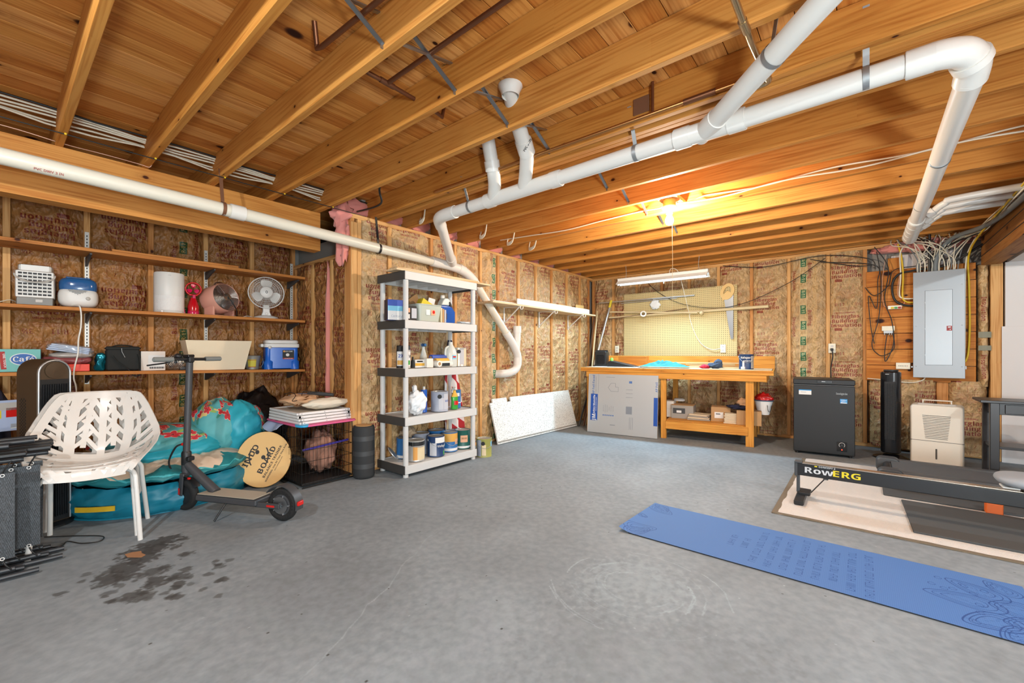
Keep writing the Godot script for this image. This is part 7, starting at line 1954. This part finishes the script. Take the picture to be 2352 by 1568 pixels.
	single("black_cable", "black cables swagged over the wall right of the bench", "cable", N().tube(spline([V(-1.5, 2.3, -6.44), V(-1.0, 2.22, -6.43), V(-.4, 2.28, -6.43), V(.05, 2.18, -6.42), V(.11, 2.05, -6.42)], 6), .005, 6).tube(spline([V(-.5, 2.25, -6.43), V(-.1, 2.12, -6.43), V(.08, 2.1, -6.42)], 6), .005, 6), M.wire_black)
	# freezer
	var f := thing("chest_freezer", "black chest freezer with a white energy label on its front", "freezer", V(-.353, 0, -5.875), 6)
	P(f, "body", bx(.53, .72, .52, 0, .385, 0, .006), "freezer_black"); P(f, "seal", bx(.52, .012, .5, 0, .748, 0, .002), "seal_grey"); P(f, "lid", bx(.535, .055, .53, 0, .783, 0, .008), "freezer_black")
	P(f, "handle_recess", bx(.13, .03, .006, .01, .787, .265, .002), "black_gloss"); P(f, "handle_badge", bx(.03, .006, .002, 0, .79, .269, 0), "zinc")
	P(f, "energy_label", bx(.112, .052, .001, -.16, .67, .2605, 0), "ink_white"); P(f, "label_band", bx(.112, .01, .0012, -.16, .692, .2606, 0), "estar"); P(f, "label_text", bx(.05, .004, .0012, -.175, .67, .2607, 0), "foil_ink")
	letters(f, "Insignia", .018, M.zinc, T(.155, .667, .261), false, true)
	P(f, "star_label", bx(.06, .046, .001, .172, .59, .2605, 0), "estar")
	var st := N()
	st.bar(V(.15, .582, .2614), V(.195, .60, .2614), .004, .001, V(0, 0, 1)).bar(V(.148, .60, .2614), V(.18, .604, .2614), .004, .001, V(0, 0, 1))
	P(f, "star_mark", st, "ink_white"); P(f, "star_text", bx(.05, .008, .0012, .172, .573, .2612, 0), "ink_white")
	P(f, "control_panel", bx(.085, .1, .003, .157, .115, .261, .001), "black_gloss")
	var dl := []
	for i in 15: dl.append(V(.157 + cos(lerpf(-.9, 4.0, i / 14.0)) * .024, .132 + sin(lerpf(-.9, 4.0, i / 14.0)) * .024, .263))
	P(f, "dial_scale", N().tube(dl, .002, 5), "ink_white"); P(f, "dial", N().lathe([W(0, .012), W(.014, .012), W(.018, 0)], 20, T(.157, .132, .262, 0, 90)), "black_plastic")
	var rg := mat("red_glow", hexc("ff5a3a"), .4); rg.emission_enabled = true; rg.emission = hexc("ff3a1a"); rg.emission_energy_multiplier = 1.5
	part(f, "indicator_light", N().ball(V(.006, .006, .003), T(.157, .083, .263), 12, 8), rg)
	for x in [-.23, .23]: for z in [-.2, .22]: P(f, "foot", N().lathe([W(0, 0), W(.015, 0), W(.015, .03), W(0, .03)], 12, T(x, 0, z)), "black_plastic")
	# tower fan
	var tf := thing("tower_fan", "tall slim black oscillating tower fan on a round base", "fan", V(.225, 0, -5.95), -8)
	P(tf, "base", N().lathe([W(0, 0), W(.145, 0), W(.145, .012), W(.1, .03), W(.05, .045), W(0, .045)], 30), "black_gloss")
	P(tf, "body", N().prism(rrect(.16, .17, .06, 8), .84, T(0, .48, 0, 0, 90), .012), "black_gloss"); P(tf, "top_panel", N().prism(ell(.06, .055), .02, T(0, .91, 0, 0, 90), .006), "black_plastic")
	P(tf, "grille_panel", bx(.088, .60, .012, 0, .5, .081, .005), "ink_black")
	for i in 26: P(tf, "slat", bx(.086, .005, .012, 0, .24 + i * .0205, .086, .001), "black_plastic")
	for i in 5: P(tf, "rib", bx(.004, .58, .012, -.036 + i * .018, .49, .089, .001), "black_plastic")
	P(tf, "badge", bx(.03, .006, .002, -.02, .875, .086, 0), "zinc")
	# dehumidifier
	var dh := thing("dehumidifier", "cream dehumidifier with a slatted grille and a fold-up handle", "dehumidifier", V(.56, 0, -5.88), -7)
	P(dh, "body", N().prism(rrect(.37, .58, .03), .27, T(0, .30, 0), .018), "dehum"); P(dh, "bucket_seam", bx(.372, .004, .272, 0, .245, 0, 0), "dehum_line")
	var gp := B.new()
	for i in 15:
		var ww := lerpf(.195, .155, i / 14.0)
		P(dh, "louvre", bx(ww, .004, .004, 0, .49 - i * .0155, .137, .001), "dehum_line")
	P(dh, "water_window", N().prism(rrect(.012, .10, .005, 3), .003, T(0.0, .125, .136)), "dehum_line"); P(dh, "control_panel", N().prism(rrect(.27, .05, .02), .02, T(0, .592, .06, 0, 90), .004), "cap_grey"); P(dh, "display", bx(.03, .002, .015, -.01, .603, .06, 0), "ink_black")
	P(dh, "handle", N().tube(spline([V(-.10, .585, -.02), V(-.098, .62, -.02), V(-.09, .626, -.02), V(.09, .626, -.02), V(.098, .62, -.02), V(.10, .585, -.02)], 4), .006, 8), "dehum")
	for x in [-.14, .14]: P(dh, "caster", N().lathe([W(0, -.01), W(.012, -.01), W(.012, .01), W(0, .01)], 12, T(x, .012, 0, 0, 90)), "black_plastic")
	# console table
	var ct := thing("console_table", "black console table with a drawer and a lower shelf at the right edge", "table", V(1.33, 0, -5.50), 0)
	P(ct, "top", bx(1.12, .022, .36, 0, .685, 0, .004), "table_black")
	for x in [-.475, .475]: for z in [-.14, .14]: P(ct, "leg", bx(.055, .675, .05, x, .3375, z, .004), "table_black")
	P(ct, "apron", bx(.9, .095, .018, 0, .625, .13, .003), "table_black"); P(ct, "apron", bx(.018, .095, .28, -.47, .625, 0, .003), "table_black")
	var dr := P(ct, "drawer", bx(.36, .075, .012, -.235, .625, .143, .003), "table_black"); P(dr, "knob", N().ball(V(.017, .013, .014), T(-.235, .622, .163), 14, 10), "knob_pewter")
	P(ct, "lower_shelf", bx(.98, .022, .28, 0, .30, 0, .003), "table_black")

func build_gym() -> void:
	colors({"rug": ["c3bcb4", 1.0], "rug_edge": ["6b5f4e", 1.0], "rubber_mat": ["454646", .85], "rail_black": ["1e1f21", .35], "rail_steel": ["c2b7a8", .25, .85], "tread": ["4c4e50", .75], "tread_cap": ["3f4245", .5], "seat_grey": ["8c9196", .6], "orange_block": ["d9651f", .5], "row_white": ["c9cdd0", .4], "row_yellow": ["d8c624", .4], "mat_edge": ["15181f", .8]})
	# rug with a woven nap
	var ri := noise(.22, 55, 3).get_seamless_image(256, 256); ri.convert(Image.FORMAT_RGB8)
	var rm: StandardMaterial3D = M.rug; rm.heightmap_enabled = true; rm.heightmap_texture = tex_of(ri); rm.heightmap_scale = .5; rm.uv1_triplanar = true; rm.uv1_world_triplanar = true; rm.uv1_scale = V(3, 3, 3); rm.rim_enabled = true
	var rf := noise(1.5, 58, 2)
	var rug := thing("rug", "cream woven rug under the rowing machine", "rug", V(0, 0, 0))
	P(rug, "pile", N().grid(func(u: float, v: float):
		var x := lerpf(-.485, 2.9, u); var z := lerpf(-3.39, -5.32, v)
		var edge := minf(minf(u * 40.0, 1.0), minf(v * 24.0, 1.0))
		return V(x + rf.get_noise_2d(z * 4, 3) * .006 * (1.0 - u), .002 + .012 * sqrt(edge) + rf.get_noise_2d(x * 3, z * 3) * .0015, z + rf.get_noise_2d(x * 4, 9) * .006 * (1.0 - v)), 70, 44), "rug")
	P(rug, "backing", bx(3.385, .008, 1.93, 1.2075, .004, -4.355, .002), "rug_edge")
	for k in 2: single("rubber_mat", ["dark grey rubber mat on the rug beside the rowing machine", "second rubber mat farther back under the rowing machine"][k], "mat", bx([2.3, 2.6][k], .012, [.70, .55][k], 0, .006, 0, .003), M.rubber_mat, [V(1.375, .0155, -3.90), V(1.42, .0155, -4.58)][k], [1.5, 0][k], "rubber mats on the rug")
	# rowing machine: rail along x
	var r := thing("rowing_machine", "black rowing machine rail with a RowErg logo and a foot stand", "rowing machine", V(-.385, 0, -3.82), .8)
	P(r, "rail", bx(2.4, .088, .05, 1.2, .236, 0, .005), "rail_black"); P(r, "rail_top", bx(2.36, .008, .058, 1.21, .284, 0, .002), "rail_steel"); P(r, "end_cap", bx(.05, .014, .07, .015, .288, 0, .004), "tread_cap"); P(r, "end_stop", bx(.02, .10, .055, .0, .235, 0, .004), "tread_cap")
	P(r, "stand_leg", N().bar(V(.012, .28, 0), V(.012, .06, 0), .022, .012, V(0, 0, 1), .003), "tread_cap"); P(r, "stand_brace", N().tube([V(.175, .19, 0), V(.09, .07, .0)], .004, 6), "rail_black"); P(r, "brace_bracket", bx(.03, .014, .03, .178, .188, 0, .003), "tread_cap")
	P(r, "foot", bx(.06, .035, .34, .03, .034, .02, .006), "rail_black"); P(r, "foot_step", bx(.075, .025, .12, .05, .06, -.03, .006), "rail_black")
	letters(r, "Row", .042, M.row_white, T(.135, .238, .0256), true, false, 1.5).rotation_degrees.z = 0
	letters(r, "ERG", .042, M.row_yellow, T(.295, .238, .0256), true, false, 1.5)
	letters(r, "CONCEPT 2", .011, M.row_white, T(.185, .272, .0256), true, false, 1.2); P(r, "logo_dot", bx(.016, .008, .0012, .12, .272, .0256, 0), "row_yellow")
	var se := thing("rower_seat", "grey moulded seat riding on the rowing machine rail", "seat", V(.80, .30, -3.82))
	P(se, "cushion", N().grid(func(u: float, v: float):
		var a := u * TAU; var t: float = (v - .5) * PI
		var ca := cos(a); var sa := sin(a)
		return V(signf(ca) * pow(absf(ca), .6) * .19 * pow(absf(cos(t)), .3), .052 + sin(t) * .034, -signf(sa) * pow(absf(sa), .6) * .145 * pow(absf(cos(t)), .3)), 36, 12), "seat_grey")
	P(se, "carriage", bx(.2, .03, .1, .02, .004, 0, .004), "rail_black"); P(se, "roller_guard", bx(.07, .01, .09, -.13, .006, 0, .003), "white_plastic")
	# treadmill deck
	var t := thing("treadmill", "flat dark grey treadmill deck with moulded side rails behind the rower", "treadmill", V(.14, .03, -4.80))
	P(t, "belt", bx(2.3, .02, .40, 1.2, .105, -.03, .004), "tread")
	for z in [.215, -.275]:
		P(t, "side_rail", N().prism(PackedVector2Array([W(-.045, 0), W(.045, 0), W(.045, .08), W(.03, .115), W(-.03, .115), W(-.045, .09)]), 2.35, T(1.2, .01, z, 90), .006), "tread_cap")
		P(t, "end_cap", N().prism(rrect(.16, .13, .04), .11, T(.03, .075, z), .014), "tread_cap")
	P(t, "end_roller", N().tube([V(.03, .075, .2), V(.03, .075, -.26)], .035, 16), "rail_black"); P(t, "underframe", bx(2.2, .03, .46, 1.2, .02, -.03, .004), "rail_black")
	single("orange_block", "small orange block between the rower and the treadmill", "block", bx(.08, .09, .06, 0, .045, 0, .006), M.orange_block, V(.68, .0155, -4.28), 0)
	# yoga mat
	var mi := Image.create(1740, 610, false, Image.FORMAT_RGB8); mi.fill(hexc("466ea9"))
	var rr := RandomNumberGenerator.new(); rr.seed = 4
	for y in range(0, 610, 5): mi.fill_rect(Rect2i(0, y, 1740, 2), hexc("3f67a2"))
	for x in range(0, 1740, 7): mi.fill_rect(Rect2i(x, 0, 1, 610), hexc("4f78b2"))
	var ink := hexc("1f4480")
	for k in 10:
		var x := 560 + k * 68
		var n: int = [9, 8, 26, 27, 25, 27, 26, 22, 28, 30][9 - k if false else k]
		var y := 305.0 + n * 9.0
		for j in n:
			var wv := rr.randf_range(7, 13)
			if j % 6 != 5:
				mi.fill_rect(Rect2i(x, int(y), 34, 3), ink)
				match rr.randi() % 4:
					0: mi.fill_rect(Rect2i(x, int(y - wv), 4, int(wv)), ink)
					1: mi.fill_rect(Rect2i(x + 15, int(y - wv), 4, int(wv)), ink)
					2: mi.fill_rect(Rect2i(x + 30, int(y - wv), 4, int(wv)), ink)
					3: mi.fill_rect(Rect2i(x, int(y - wv), 34, 3), ink)
			y -= wv + 8
	var leaf := func(c: Vector2, a: float, l: float, w: float, th: float) -> void:
		for q in 3:
			var f := 1.0 - q * .22
			var p := []
			for i in 33:
				var tt := TAU * i / 32
				p.append(c + W(l * .5 + cos(tt) * l * .5 * f, sin(tt) * w * f * (1.0 - .4 * cos(tt))).rotated(a))
			stroke(mi, p, th if q == 0 else th * .6, ink)
		for i in 14:
			var e := c + W(l * (.2 + .05 * i), (rr.randf() - .5) * w * .9).rotated(a)
			stroke(mi, [e, e + W(10, 5).rotated(a)], 2, ink)
	for q in [[1640, 330, PI, 260, 66, 5], [1660, 240, 3.7, 220, 60, 5], [1660, 420, 2.5, 220, 66, 6], [1700, 160, 4.1, 150, 44, 4], [1690, 480, 2.2, 180, 56, 5], [1740, 300, PI, 150, 80, 5], [1735, 420, 2.9, 130, 60, 5], [0, 60, .5, 190, 54, 4], [0, 540, -.5, 200, 60, 4], [30, 0, .9, 150, 40, 3], [40, 610, -.9, 170, 50, 4], [0, 300, 0.0, 60, 26, 3]]: leaf.call(W(q[0], q[1]), q[2], q[3], q[4], q[5])
	for k in 12: stroke(mi, Array(ell2(W(1400 + rr.randf() * 240, 60 + rr.randf() * 500), 13, 10)), 3, ink)
	var ym := mat("yoga_print", Color.WHITE, .75); ym.albedo_texture = tex_of(mi)
	var mt := thing("yoga_mat", "blue yoga mat with a dark blue leaf pattern and printed lines of text", "yoga mat", V(-.295, 0, -2.757))
	var fn := func(u: float, v: float):
		var c := pow(maxf(0.0, 1.0 - u / .05), 2.0) * .018 * (1.2 - v)
		return V(-.87 + u * 1.74, .0062 + c, (.5 - v) * .60)
	P(mt, "surface", N().grid(fn, 60, 6, false, W(1, -1), W(0, 1)), "yoga_print")
	P(mt, "foam", bx(1.68, .0055, .598, .03, .003, 0, .001), "mat_edge")

func build_all() -> void:
	build_pipes()
	build_alcove()
	build_floor_left()
	build_shelf_unit()
	build_bench()
	build_panel_wall()
	build_gym()
